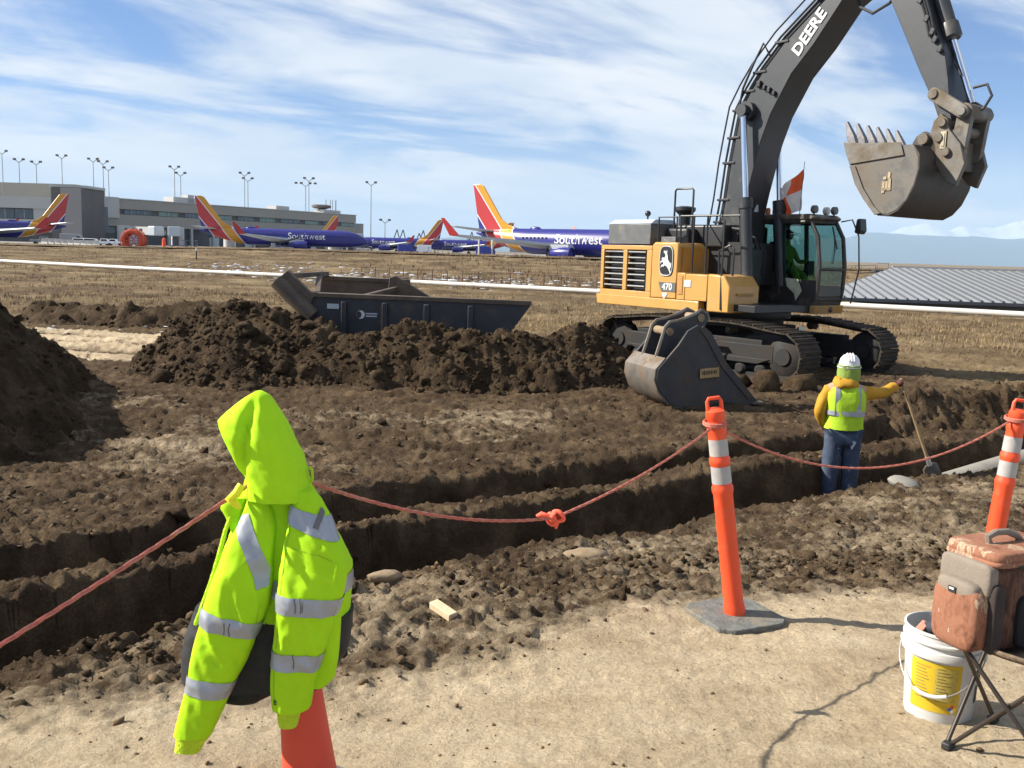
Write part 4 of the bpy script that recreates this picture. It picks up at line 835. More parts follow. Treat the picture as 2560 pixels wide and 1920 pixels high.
# ================================================================== MIDDLE DISTANCE
# ---- second digging bucket standing on the soil, near cheek in shade
GB = empty('digging_bucket', (2.36, 15.35, gz(2.4, 15.4) - .02), rad(19), 'spare excavator bucket without teeth resting on soil before the tracks', 'bucket'); GB.scale = (.94, .9, 1)
M_GB = mat('dark bucket paint', (.034, .036, .040), .55, var=.3, scale=3, dirt=(.085, .062, .044), dscale=2, damt=.4, bump=.06, bscale=20)
M_GBR = mat('bucket rubbed steel', (.17, .155, .135), .5, .4, var=.25, scale=4, dirt=(.15, .10, .06), dscale=2.5, damt=.5)
cheek = [(.37, 1.31), (.62, 1.19), (.94, .72), (1.48, .19), (1.59, .11), (1.50, .03), (.42, .0), (.1, .02), (-.08, .08), (-.27, .27), (-.35, .45), (-.33, .62), (.03, 1.0), (.19, 1.22)]
for y in (-.62, .57):
    q = MB(); q.prism(cheek, y, y + .05); q.build('cheek_plate', M_GB, GB, bevel=.006)
sh_ = [(1.62, .06), (.42, -.03), (.1, -.01), (-.10, .05), (-.30, .25), (-.385, .45), (-.37, .62), (-.20, .80)]
q = MB(); shell_strip(q, sh_, -.04, -.60, .60); q.build('shell', M_GBR, GB, bevel=.004)
q = MB(); q.prism([(.46, 1.30), (.62, 1.19), (.94, .72), (1.48, .19), (1.40, .13), (.86, .64), (.55, 1.08), (.40, 1.24)], -.640, -.622); q.build('edge_strip', M_GB, GB)
ear = [(.67, 1.39), (.65, 1.48), (.53, 1.53), (.42, 1.47), (.27, 1.41), (.10, 1.36), (-.05, 1.34), (-.13, 1.26), (-.18, 1.09), (-.27, .81), (-.37, .60), (-.30, .40), (0, .5), (.35, 1.0), (.60, 1.25)]
for y in (-.28, .22):
    q = MB(); q.prism([(x + .08, z - .02) for x, z in ear], y, y + .06); q.build('ear_plate', M_GB, GB, bevel=.012)
    q = MB(); q.path([(x + .08, y + .03, z - .015) for x, z in ear[:11]], .034, 6); q.build('ear_edge', M_GBR, GB)
for x, z in ((.60, 1.40), (.02, 1.18)): q = MB(); q.tube((x, -.30, z), (x, .32, z), .065, .065, 16); q.build('pin', M_ROCK, GB)
q = MB(); q.box((.62, -.645, .56), (.36, .012, .15), Matrix.Rotation(rad(-4), 3, 'Y')); PL = q.build('maker_plate', mat('tan maker plate', (.36, .24, .11), .7), GB)
for i in range(9): q = MB(); q.box((.49 + i * .032, -.653, .56 + .002 * i), (.016, .006, .05 + .02 * (i % 2))); q.build('letter_bar', M_EMB, PL)
q = MB(); q.box((1.62, 0, .05), (.22, 1.25, .05)); q.build('cutting_edge', M_GBR, GB, bevel=.01)
# ---- steel trench box
TB = empty('trench_box', (-4.35, 19.4, 0), rad(-4), 'dark blue steel trench box with ribbed wall and slanted end behind the heaps', 'trench box')
M_TB = mat('navy trench box paint', (.026, .028, .034), .5, var=.25, scale=2.5, dirt=(.10, .08, .06), dscale=1.5, damt=.3)
M_TBI = mat('rusty trench box steel', (.075, .055, .04), .7, var=.35, scale=3, dirt=(.12, .09, .06), dscale=2, damt=.5)
def wall(y, x0, x1, top, m, lean):
    q = MB(); q.prism([(x0, top), (x1, top - .03), (x1 - .55, .55), (x1 - .62, .0), (x0 + .05, 0), (x0, .2)], y - .05, y + .05); w_ = q.build('side_wall', m, TB, bevel=.006)
    q = MB(); q.bar((x0, y, top + .03), (x1, y, top), .17, .09); q.build('top_rail', M_TBI, w_, bevel=.01); return w_
w1 = wall(0, .05, 4.7, 1.36, M_TB, 0)
for x in (.95, 1.78, 2.62, 3.5): q = MB(); q.box((x, -.09, .66), (.10, .10, 1.22)); q.build('rib', M_TB, w1, bevel=.01); 
for x in (1.74, 2.58): q = MB(); q.box((x - .02, -.146, .66), (.03, .012, 1.1)); q.build('rib_edge', M_TBI, w1)
q = MB(); q.box((.72, -.06, 1.17), (.24, .03, .10)); q.build('id_plate', M_LGREY, w1)
lg = MB(); lg.lathe([(.085, 0), (.085, .012)], (1.28, -.052, 1.02), 20, (0, -1, 0)); LG = lg.build('logo_disc', M_WHITE, w1)
lg = MB(); lg.prism([(1.25 + .05 * math.cos(t), 1.02 + .07 * math.sin(t)) for t in [2 * PI * i / 14 for i in range(14)]], -.072, -.066); lg.build('logo_leaf', M_TB, LG)
for i, z in enumerate((1.05, 1.00)): q = MB(); q.box((1.50 + (.0 if i == 0 else -.0), -.056, z - .005), (.24 - .02 * i, .010, .026)); q.build('logo_word_bar', M_LGREY, w1)
w2 = wall(2.55, -.30, 1.35 + .45, 1.62, M_TBI, 0)
q = MB(); q.prism([(1.35, 1.70), (1.5, 1.74), (2.6, 1.10), (2.6, .6), (1.2, .6)], 2.46, 2.62); q.build('end_wing', M_TBI, TB, bevel=.01)
# end tube and spreaders
q = MB(); q.lathe([(.17, 0), (.17, 1.0), (.13, 1.0), (.13, .9)], (.30, -.05, .95), 24, (-.75, 0, .72)); q.build('end_tube', M_TBI, TB)
q = MB(); q.prism([(-.36, 1.72), (-.20, 1.86), (.34, 1.36), (.1, .9)], -.10, .06); q.build('tube_gusset', M_TBI, TB, bevel=.01)
for a, b in (((-.28, .0, 1.74), (-.1, 2.5, 1.74)), ((1.0, .1, 1.28), (1.5, 2.5, 1.45)), ((.35, .1, 1.40), (-.25, 2.5, 1.78))):
    q = MB(); q.bar(a, b, .12, .10); q.build('spreader', M_TBI, TB, bevel=.01)
# ---- long white pipeline across the prairie, welded sections
M_PIPE = mat('white pipe', (.58, .55, .49), .5, var=.06, scale=.6, dirt=(.5, .42, .32), dscale=.8, damt=.18)
PP = empty('pipeline', (0, 0, 0), 0, 'long white pipe lying across the prairie behind the trench box', 'pipe')
pa = [(-62, 92), (-43, 81), (-28, 72.5), (-12, 64.5), (4.8, 55), (14, 48.6), (23.5, 42.8), (40, 33)]
dense = []
for (a, b) in zip(pa[:-1], pa[1:]):
    L = math.dist(a, b); k = max(1, int(L / 12.0))
    for i in range(k): dense.append((a[0] + (b[0] - a[0]) * i / k, a[1] + (b[1] - a[1]) * i / k))
dense.append(pa[-1])
for a, b in zip(dense[:-1], dense[1:]):
    za = float(base_z(np.array(a[0]), np.array(a[1]))) + .22; zb = float(base_z(np.array(b[0]), np.array(b[1]))) + .22
    q = MB(); va, vb = Vector((*a, za)), Vector((*b, zb)); d = (vb - va).normalized()
    q.tube(va + d * .03, vb - d * .03, .145, .145, 16); q.build('pipe_section', M_PIPE, PP)
    q = MB(); q.lathe([(.165, -.09), (.165, .09)], vb, 16, d); q.build('coupling', M_PIPE, PP)
# ---- rusty pipe railing in front of the bank
RL = empty('pipe_railing', (0, 0, 0), 0, 'low rusty pipe railing running along the bank behind the white pipe', 'railing')
M_RUST = mat('rusty rail', (.13, .075, .045), .8, var=.3, scale=6)
ra = [(-10.5 + i * 1.02, 66.0 - i * .62) for i in range(20)]
def bz(x, y): return float(base_z(np.array(float(x)), np.array(float(y))))
for i, (x, y) in enumerate(ra):
    z = bz(x, y); q = MB(); q.tube((x, y, z - .2), (x, y, z + 1.02), .032, .032, 8); q.build('post', M_RUST, RL)
    if i: 
        x0, y0 = ra[i - 1]
        for h in (1.0, .55, .15): q = MB(); q.tube((x0, y0, bz(x0, y0) + h), (x, y, z + h), .026 if h > .9 else .018, None, 6); q.build('rail', M_RUST, RL)
# small striped marker post standing in the grass
q = MB(); q.tube((0, 0, 0), (0, 0, .95), .07, .06, 8); o = q.build('marker_post', M_BLK, None, (-33.0, 100.0, bz(-33, 100) - .02)); tag(o, 'black marker post with white top alone in the grass', 'marker post')
q = MB(); q.tube((0, 0, .95), (0, 0, 1.25), .08, .08, 8); q.build('white_top', M_WHITE, o)
# grey duct lying in the trench at right and its stub by the worker
M_DUCT = mat('dusty concrete pipe', (.22, .205, .175), .85, var=.15, scale=5)
q = MB(); q.path([(5.0, 11.55, -.50), (5.9, 12.0, -.36), (6.8, 12.5, -.24), (9.5, 14.1, -.2)], .20, 18); o = q.build('concrete_pipe', M_DUCT); tag(o, 'pale grey pipe lying in the trench at the far right', 'pipe')
q = MB(); q.lathe([(.02, -.05), (.15, -.05), (.18, 0), (.13, .04), (.03, .05)], (0, 0, 0), 9); o = q.build('concrete_lump', M_DUCT, None, (4.38, 10.42, gz(4.38, 10.42) + .01), (.15, .1, .3)); tag(o, 'flat pale lump of concrete on the trench rim beside the worker', 'concrete lump')
# ================================================================== WORKER
M_HOOD = mat('mustard jacket cloth', (.42, .215, .010), .85, var=.12, scale=8, bump=.35, bscale=12)
M_VEST = mat('lime safety vest', (.40, .64, .018), .75, var=.08, scale=6, bump=.35, bscale=11, trans=.1)
M_REFL = mat('silver reflective tape', (.31, .33, .365), .38, .25, var=.06, scale=10)
M_HAT = mat('white hard hat', (.58, .58, .59), .3, var=.03)
M_GREENC = mat('light green neck shade', (.26, .38, .07), .85, var=.12, scale=14, bump=.3, bscale=20, trans=.15)
M_GLOVE = mat('dark red work glove', (.10, .025, .025), .8, var=.2, scale=20)
M_BOOT = mat('brown boot', (.06, .04, .025), .8)
WK = Matrix.Translation((3.98, 11.32, -.60)) @ Matrix.Rotation(rad(-6), 4, 'Z')
# local frame: x right in the picture, y away from the camera (he faces away), z up; total height 1.85 with hat
J = [(0, 0, .95, .155, .125), (0, 0, 1.10, .16, .12), (0, .01, 1.30, .185, .125), (0, .02, 1.45, .17, .11), (.01, .03, 1.56, .065, .065), (.02, .04, 1.66, .085, .10), (.02, .04, 1.77, .07, .08),
     (-.20, .02, 1.44, .075, .075), (-.31, -.02, 1.18, .062, .062), (-.20, .10, .98, .048, .048), (-.16, .16, .93, .04, .04),
     (.21, .03, 1.43, .075, .075), (.43, .16, 1.40, .062, .062), (.66, .30, 1.50, .045, .045),
     (-.10, 0, .90, .11, .11), (-.12, -.01, .50, .078, .085), (-.12, 0, .10, .06, .065), (-.12, .10, .05, .05, .045),
     (.10, 0, .90, .11, .11), (.11, -.01, .50, .078, .085), (.10, 0, .10, .06, .065), (.10, .10, .05, .05, .045)]
E_ = [(0, 1), (1, 2), (2, 3), (3, 4), (4, 5), (5, 6), (3, 7), (7, 8), (8, 9), (9, 10), (3, 11), (11, 12), (12, 13), (0, 14), (14, 15), (15, 16), (16, 17), (0, 18), (18, 19), (19, 20), (20, 21)]
wk = skin_body('person', J, E_, M_SKIN); wk.matrix_world = WK
tag(wk, 'worker seen from behind in lime vest and white hard hat holding a shovel', 'person')
def inflate(js, d): return [(*j[:3], j[3] + d, (j[4] if len(j) > 4 else j[3]) + d) for j in js]
ji = [0, 1, 2, 3, 7, 8, 9, 11, 12, 13]; mp = {a: b for b, a in enumerate(ji)}
je = [(mp[a], mp[b]) for a, b in E_ if a in mp and b in mp]
JJ = inflate([J[i] for i in ji], .012); JJ[0] = (0, 0, .93, .19, .155); _jk = skin_body('jacket', JJ, je, M_HOOD, wk)
_tx = bpy.data.textures.new('cloth folds', 'CLOUDS'); _tx.noise_scale = .09; _tx.noise_depth = 3
def rumple(o, st):
    d_ = o.modifiers.new('folds', 'DISPLACE'); d_.texture = _tx; d_.strength = st; d_.mid_level = .5; return o
ti = [0, 14, 15, 16, 18, 19, 20]; mp = {a: b for b, a in enumerate(ti)}; te = [(mp[a], mp[b]) for a, b in E_ if a in mp and b in mp]
TT = inflate([J[i] for i in ti], .026); TT[0] = (0, 0, .95, .165, .135); rumple(skin_body('trousers', TT, te, M_JEAN, wk), .030); rumple(_jk, .035)
for s_ in (-1, 1): q = MB(); q.ball((.11 * s_, .07, .06), .10, 14, 10, (.62, 1.5, .75)); q.tube((.11 * s_, 0, .05), (.11 * s_, 0, .22), .075, .07, 12); q.build('boot', M_BOOT, wk)
def ring(z, rx, ry, cx=0, cy=0, n=36, a0=0, a1=2 * PI): return [(cx + rx * math.copysign(abs(math.cos(t)) ** .8, math.cos(t)), cy + ry * math.copysign(abs(math.sin(t)) ** .8, math.sin(t)), z) for t in [a0 + (a1 - a0) * i / n for i in range(n)]]
def loft(b, rings, cap=True):
    n = len(rings[0]); vs = [p for r in rings for p in r]; fs = []
    for k in range(len(rings) - 1):
        for i in range(n): fs.append((k * n + i, k * n + (i + 1) % n, (k + 1) * n + (i + 1) % n, (k + 1) * n + i))
    if cap: fs += [tuple(reversed(range(n))), tuple(range((len(rings) - 1) * n, len(rings) * n))]
    return b.add(vs, fs)
prof_v = [(.99, .225, .185), (1.06, .222, .18), (1.15, .222, .18), (1.25, .228, .178), (1.35, .228, .172), (1.42, .222, .165), (1.48, .185, .15), (1.52, .12, .12)]
q = MB(); loft(q, [[(x + .008 * math.sin(9 * x + 14 * z), y + .012 * math.sin(23 * x + 11 * z), zz) for x, y, zz in ring(z, rx, ry, 0, .01)] for z, rx, ry in prof_v]); VEST = q.build('vest', M_VEST, wk, smooth=80)
q = MB(); loft(q, [ring(z, rx + .006, ry + .006, 0, .01) for z, rx, ry in ((1.16, .224, .182), (1.215, .226, .180))], False); q.build('reflective_band', M_REFL, VEST, smooth=80)
for x0 in (-.125, .115):
    q = MB(); rows = []
    for z, rx, ry in prof_v[2:]:
        yy = .01 - (ry + .008) * (1 - min(.98, abs(x0) / rx) ** 2.5) ** .4
        rows.append([(x0 - .027, yy, z), (x0 + .027, yy, z)])
    q.add([p for r in rows for p in r], [(2 * i, 2 * i + 1, 2 * i + 3, 2 * i + 2) for i in range(len(rows) - 1)]); q.build('reflective_strap', M_REFL, VEST, smooth=80)
q = MB(); loft(q, [[(x + .012 * math.sin(5 * i), y, z + .012 * math.sin(3 * i)) for i, (x, y, z) in enumerate(ring(zz, r, r * .95, -.02, cy, 24))] for zz, r, cy in ((1.47, .115, .0), (1.50, .138, -.03), (1.545, .135, -.03), (1.59, .11, -.005), (1.60, .09, .02))]); q.build('hood', M_HOOD, wk, smooth=80)
q = MB(); loft(q, [[(x, y + .01 * math.sin(3 * i), z + .008 * math.sin(2 * i)) for i, (x, y, z) in enumerate(ring(zz, r, r * 1.05, .02, .04, 28))] for zz, r in ((1.55, .11), (1.58, .125), (1.65, .130), (1.72, .124), (1.745, .132))]); q.build('neck_shade', M_GREENC, wk, smooth=80)
q = MB(); q.lathe([(.136, 1.715), (.140, 1.725), (.122, 1.735), (.119, 1.77), (.105, 1.825), (.072, 1.865), (.02, 1.882)], (.02, .04, 0), 28); HT = q.build('hard_hat', M_HAT, wk)
for dx in (-.03, 0, .03): q = MB(); q.path([(.02 + dx, .04 - .115 + .0, 1.80), (.02 + dx, .04 - .07, 1.862), (.02 + dx, .04, 1.886), (.02 + dx, .04 + .07, 1.862)], .008, 6); q.build('hat_ridge', M_HAT, HT)
# right glove closed over the shovel grip: palm and five fingers
def glove(parent, o, m, mir=1):
    b = MB(); b.ball(o, .05, 12, 8, (.9, 1.1, .75))
    for i in range(4):
        a = Vector(o) + Vector((-.03 + .022 * i, .035, .01)); r = .0135 - .001 * abs(i - 1.5)
        b.path([a, a + Vector((.005, .035, -.012)), a + Vector((.008, .04, -.045)), a + Vector((.006, .012, -.06))], [r, r, r * .95, r * .8], 8)
    b.path([Vector(o) + Vector((-.04 * mir, -.01, .0)), Vector(o) + Vector((-.05 * mir, .03, -.025)), Vector(o) + Vector((-.03 * mir, .05, -.045))], [.016, .014, .011], 8)
    return b.build('glove', m, parent, smooth=80)
glove(wk, (.70, .325, 1.525), M_GLOVE); glove(wk, (-.15, .19, .92), M_GLOVE, -1)
# shovel: handle from glove to the trench floor
top = WK @ Vector((.705, .33, 1.575)); bot = Vector((5.12, 11.58, .02))
SV = empty('shovel', bot, 0, 'long wooden handled shovel held upright in the trench by the worker', 'shovel')
q = MB(); q.tube((0, 0, 0), top - bot, .021, .017, 12); q.build('handle', mat('weathered wood handle', (.30, .20, .10), .7, var=.25, scale=12), SV)
dn = (bot - top).normalized(); q = MB(); q.tube((0, 0, 0), dn * .12, .026, .03, 10); q.build('socket', M_ZINC, SV)
xs = dn.cross(Vector((.3, -.95, 0))).normalized(); ns = xs.cross(dn); q = MB(); vs = []
for t, wd_, bow in ((.10, .05, .0), (.13, .11, .012), (.28, .12, .02), (.38, .08, .015), (.44, .01, .0)):
    for k in (-1, -.5, 0, .5, 1): vs.append(dn * t + xs * wd_ * k + ns * (bow * (k * k) - .01))
q.add(vs, [(r * 5 + c, r * 5 + c + 1, r * 5 + c + 6, r * 5 + c + 5) for r in range(4) for c in range(4)])
bl = q.build('blade', M_STEEL, SV, smooth=60); md = bl.modifiers.new('s', 'SOLIDIFY'); md.thickness = .004
# ================================================================== FOREGROUND
M_OR = mat('fluorescent orange plastic', (.76, .075, .020), .5, var=.06, scale=4, dirt=(.55, .12, .05), dscale=6, damt=.28)
M_COR = mat('faded red orange cone rubber', (.68, .07, .035), .6, var=.08, scale=5, dirt=(.55, .12, .08), dscale=4, damt=.2)
M_BASE = mat('grey rubber base', (.12, .125, .115), .85, var=.3, scale=20, bump=.4, bscale=60, dirt=(.20, .16, .10), dscale=5, damt=.4)
M_TAPE = mat('white reflective sheeting', (.36, .35, .335), .5, var=.14, scale=12, dirt=(.40, .34, .28), dscale=9, damt=.3)
def delineator(x, y, lean, turn, label, turnz):
    R_ = empty('delineator_post', (x, y, gz(x, y) + .005), 0, label, 'delineator post', 'orange delineator posts on the rope line')
    B = empty('post_body', (0, 0, .02)); B.parent = R_; B.rotation_euler = (turn, lean, 0)
    q = MB(); q.prism([(-.21, -.15), (-.15, -.21), (.15, -.21), (.21, -.15), (.21, .15), (.15, .21), (-.15, .21), (-.21, .15)], 0, .035, 'z'); q.build('base', M_BASE, R_, rot=(0, 0, turnz), bevel=.006)
    q = MB(); q.lathe([(0.0563, .0), (0.0581, .03), (0.0546, .06), (0.0510, .08), (0.0502, .66), (0.0554, .675), (0.0554, .70), (0.0493, .715), (0.0484, .80), (0.0484, .815), (0.0537, .825), (0.0537, .85), (0.0475, .865), (0.0466, .955), (0.0466, .99), (0.0502, 1.0), (0.0493, 1.03), (0.0440, 1.04), (0.0440, 1.055), (0.0502, 1.065), (0.0484, 1.10), (0.0264, 1.115)], (0, 0, 0), 32); q.build('tube', M_OR, B)
    for z0, z1, r in ((.722, .812, .0507), (.868, .955, .0490)): q = MB(); q.lathe([(r, z0), (r - .0005, z1)], (0, 0, 0), 32, cap=False); q.build('reflective_band', M_TAPE, B)
    q = MB(); pr = [(-.046, 1.095), (-.042, 1.19), (-.034, 1.20), (.034, 1.20), (.042, 1.19), (.046, 1.095)]; inn = [(.024, 1.115), (.022, 1.175), (-.022, 1.175), (-.024, 1.115)]
    hw = .012
    q.path([(-.036, 0, 1.09), (-.035, 0, 1.150), (-.027, 0, 1.166), (.027, 0, 1.166), (.035, 0, 1.150), (.036, 0, 1.09)], .0100, 10); q.box((0, 0, 1.105), (.08, .03, .02)); q.build('handle', M_OR, B)
    return R_
delineator(1.21, 4.85, rad(-8.8), 0, 'tall orange delineator post leaning left on square grey base', rad(24))
delineator(2.80, 5.42, rad(5.0), 0, 'orange delineator post at the right edge behind the backpack', rad(12))
# cone carrying the jacket
CN = empty('traffic_cone', (-.615, 2.93, gz(-.615, 2.93)), 0, 'red orange traffic cone wearing the lime safety jacket', 'traffic cone')
q = MB(); q.lathe([(.094, .03), (.090, .05), (.084, .12), (.072, .30), (.060, .55), (.046, .85), (.040, 1.05), (.048, 1.07), (.048, 1.10), (.03, 1.12)], (0, 0, 0), 36); q.build('cone_body', M_COR, CN, rot=(0, rad(-6), 0))
q = MB(); q.prism([(-.125, -.09), (-.09, -.125), (.09, -.125), (.125, -.09), (.125, .09), (.09, .125), (-.09, .125), (-.125, .09)], 0, .025, 'z'); q.build('base', M_BASE, CN, rot=(0, 0, .3), bevel=.006)
# ---- rope
M_ROPE = mat('faded red rope', (.46, .135, .095), .8, var=.25, scale=60, dirt=(.45, .22, .16), dscale=25, damt=.4)
def sag(a, b, s, n=26):
    a, b = Vector(a), Vector(b); return [a + (b - a) * (i / n) + Vector((0, 0, -s * 4 * (i / n) * (1 - i / n))) for i in range(n + 1)]
def twisted(b, pts, r):
    """three-strand laid rope"""
    d = 0; P_ = []
    fine = []
    for a, c in zip(pts[:-1], pts[1:]):
        k = max(2, int((c - a).length / .012))
        fine += [a + (c - a) * (i / k) for i in range(k)]
    fine.append(pts[-1])
    for s_ in range(3):
        o = []
        for i, p in enumerate(fine):
            t = (fine[min(i + 1, len(fine) - 1)] - fine[max(i - 1, 0)]).normalized(); x, y, _ = frame(t); a = i * .55 + s_ * 2 * PI / 3
            o.append(p + x * math.cos(a) * r * .52 + y * math.sin(a) * r * .52)
        b.path(o, r * .58, 5)
RP = empty('barrier_rope', (-.63, 2.9, 1.62), 0, 'red rope strung from the cone along the delineator posts', 'rope')
cone_tie = Vector((-.63, 2.92, 1.64)); knot = Vector((.19, 3.8, 1.30)); pl = Vector((1.04, 4.82, 1.52)); pr_ = Vector((2.85, 5.40, 1.50)); leftend = Vector((-1.66, 1.50, 1.175))
def span(name, pts, r=.0062):
    b = MB(); twisted(b, [p - Vector(RP.location) for p in pts], r); return b.build(name, M_ROPE, RP, smooth=60)
l1 = sag(Vector((-.80, 2.86, 1.635)), leftend, .02, 30); span('rope_span', l1)
s1 = sag(Vector((-.62, 2.93, 1.635)), knot, .055, 20); span('rope_span', s1); s2 = sag(knot, pl, .035, 20); span('rope_span', s2)
span('rope_span', sag(pl, pr_, .25, 30)); span('rope_span', sag(pr_, Vector((5.2, 6.2, 1.45)), .22, 20))
for c, n_ in ((Vector((1.045, 4.85, 1.53)), 2), (Vector((2.885, 5.42, 1.51)), 2)):
    for k in range(n_):
        b = MB(); pts = [c + Vector((math.cos(t) * .055, math.sin(t) * .055, .010 * k - .008 + .006 * math.sin(t))) for t in [2 * PI * i / 30 for i in range(31)]]; twisted(b, [p - Vector(RP.location) for p in pts], .007); b.build('rope_wrap', M_ROPE, RP, smooth=60)
b = MB(); random.seed(4)
for k in range(6):
    ax = Vector((random.uniform(-1, 1), random.uniform(-1, 1), random.uniform(-1, 1))).normalized(); x, y, _ = frame(ax); c = knot + Vector((random.uniform(-.018, .018), 0, random.uniform(-.012, .012))); rr = random.uniform(.016, .028)
    b.path([c + x * math.cos(t) * rr + y * math.sin(t) * rr - Vector(RP.location) for t in [2 * PI * i / 16 for i in range(16)]], .008, 6, closed=True)
b.path([knot - Vector(RP.location) + Vector(v) for v in ((0, 0, 0), (-.03, 0, .005), (-.055, .0, .012), (-.075, 0, .004))], [.009, .011, .013, .006], 6); b.path([knot - Vector(RP.location) + Vector(v) for v in ((0, 0, 0), (.01, 0, -.025), (.006, 0, -.045))], [.009, .010, .006], 6)
b.build('knot', mat('bright rope knot', (.85, .13, .07), .8, var=.2, scale=60), RP, smooth=60)
# ---- hooded safety jacket hung over the cone
M_LIME = mat('fluorescent lime jacket shell', (.41, .73, .012), .8, var=.07, scale=5, dirt=(.33, .56, .02), dscale=9, damt=.12, bump=.10, bscale=30, trans=.09, spec=.2)
M_LIMED = mat('lime knit cuff', (.52, .72, .02), .85, var=.08, scale=30, bump=.6, bscale=90, trans=.1)
M_JBLK = mat('black jacket panel', (.012, .012, .013), .75, var=.2, scale=10, bump=.2)
JK = empty('safety_jacket', (-.70, 2.88, .70), 0, 'lime hooded safety jacket with silver bands hanging on the near cone', 'jacket')
JO = Vector(JK.location)
def lv(rows, yc, dep, n=40, fold=.006, ph=0.0, pw=.75, tilt=0.0, proud=0.0, base=None):
    """rows (xl,xr,z); horizontal closed sections; cloth folds as sharp-crested creases hanging down the fall line; yc,dep may be functions of z"""
    rr = np.array(rows, float); bs = np.array(sorted(base or rows, key=lambda q_: q_[2]), float); t = np.linspace(0, 2 * PI, n, endpoint=False); cx, sy = np.cos(t), np.sin(t); ax = (np.sign(cx) * np.abs(cx) ** pw)[None]; ay = (np.sign(sy) * np.abs(sy) ** pw)[None]
    c = (rr[:, 0] + rr[:, 1])[:, None] / 2; a = (rr[:, 1] - rr[:, 0])[:, None] / 2; z = np.repeat(rr[:, 2:3], n, 1)
    if tilt:
        z = z + tilt * (c + a * ax + .7)
        xl = np.interp(z, bs[:, 2], bs[:, 0]); xr = np.interp(z, bs[:, 2], bs[:, 1]); c = (xl + xr) / 2; a = (xr - xl) / 2
    fy = np.vectorize(lambda q_: yc(q_) if callable(yc) else yc); fd = np.vectorize(lambda q_: dep(q_) if callable(dep) else dep)
    y0 = fy(z); d = np.minimum(fd(z), a * 1.25 + .004)
    x = c + a * ax; y = y0 + d * ay; amp = fold * np.minimum(1, a * 12); u = x + .5 * y
    f1_ = perlin(u * 13 + 2.3 * ph, z * 3.2 + ph); f2_ = 1 - 2.2 * np.abs(perlin(u * 17 + z * 7 + 9 + ph, z * 9 - u * 5 + 3 * ph)); f3_ = 1 - 2.4 * np.abs(perlin(u * 34 - z * 16 + ph, z * 22 + u * 9 + 5 + ph))
    f = amp * (2.1 * f1_ + 1.15 * f2_ + .22 * f3_)
    x = x + (f * .35 + proud) * ax; y = y + (f * 1.1 + proud) * ay
    return [[(x[i, j] - JO.x, y[i, j] - JO.y, z[i, j] - JO.z) for j in range(n)] for i in range(len(rr))]
def dens(rows, step=.007):
    o = []
    for a, b in zip(rows[:-1], rows[1:]):
        k = max(1, int(abs(a[2] - b[2]) / step)); o += [tuple(a[j] + (b[j] - a[j]) * i / k for j in range(3)) for i in range(k)]
    return o + [rows[-1]]
hood_r = [(-.781, -.763, 1.924), (-.802, -.741, 1.911), (-.827, -.725, 1.893), (-.860, -.709, 1.864), (-.891, -.695, 1.834), (-.886, -.684, 1.813), (-.865, -.666, 1.769), (-.844, -.644, 1.726), (-.826, -.628, 1.682), (-.815, -.621, 1.652), (-.812, -.617, 1.630), (-.822, -.606, 1.600)]
q = MB(); rings = lv(dens(hood_r), 2.90, lambda z: .03 + .075 * min(1, (1.93 - z) / .14), 72, .0075, .4, .8)
# crease between brim and crown: pull the front in along a falling line
for rg in rings:
    for i, p in enumerate(rg):
        z = p[2] + JO.z; xc = -.775 - .035 * (1.92 - z) / .3; w_ = math.exp(-((p[0] + JO.x - xc) / .016) ** 2)
        if p[1] + JO.y < 2.9: rg[i] = (p[0], p[1] + .030 * w_ * min(1, (1.92 - z) / .08), p[2])
loft(q, rings); q.build('hood', M_LIME, JK, smooth=70)
tor = [(-.819, -.626, 1.647), (-.823, -.612, 1.617), (-.834, -.592, 1.572), (-.849, -.568, 1.527), (-.872, -.535, 1.459), (-.892, -.505, 1.406), (-.900, -.494, 1.375), (-.928, -.495, 1.297), (-.961, -.500, 1.219)]
tor2 = [(-.975, -.490, 1.225), (-1.002, -.497, 1.156), (-1.018, -.503, 1.101), (-1.025, -.533, 1.045), (-1.025, -.560, .99)]
dp = lambda z: .055 + .07 * min(1, (1.65 - z) / .3)
q = MB(); loft(q, lv(dens(tor), 2.93, dp, 84, .008, 1.3)); TO = q.build('torso', M_LIME, JK, smooth=70)
q = MB(); loft(q, lv(dens([(a - .002, b + .002, z) for a, b, z in tor2]), 2.93, dp, 84, .008, 1.3)); q.build('black_panel', M_JBLK, JK, smooth=70)
q = MB(); loft(q, lv(dens([(-1.022, -.70, .99), (-1.01, -.715, .965), (-.98, -.735, .945), (-.90, -.76, .935)]), 2.94, .10, 40, .006, .5)); q.build('hem', M_JBLK, JK, smooth=70)
q = MB(); loft(q, lv(dens([(-.56, -.52, 1.33), (-.575, -.500, 1.26), (-.590, -.502, 1.20), (-.605, -.508, 1.12), (-.615, -.518, 1.06), (-.60, -.545, 1.03)]), 2.80, .03, 24, .004, .9)); q.build('side_panel', M_LIME, JK, smooth=70)
sl = [(-.795, -.735, 1.60), (-.805, -.715, 1.565), (-.818, -.705, 1.525), (-.838, -.705, 1.480), (-.867, -.709, 1.406), (-.887, -.711, 1.353), (-.909, -.717, 1.286), (-.923, -.741, 1.225), (-.936, -.761, 1.179), (-.953, -.798, 1.087), (-.962, -.822, 1.033), (-.971, -.837, 1.002), (-.985, -.861, .947), (-.995, -.878, .908), (-1.001, -.890, .876)]
sr = [(-.648, -.600, 1.632), (-.655, -.572, 1.605), (-.663, -.545, 1.564), (-.669, -.515, 1.492), (-.675, -.478, 1.419), (-.678, -.482, 1.367), (-.682, -.498, 1.308), (-.687, -.517, 1.240), (-.694, -.540, 1.164), (-.699, -.556, 1.119), (-.702, -.575, 1.058), (-.702, -.583, 1.012), (-.700, -.590, .975)]
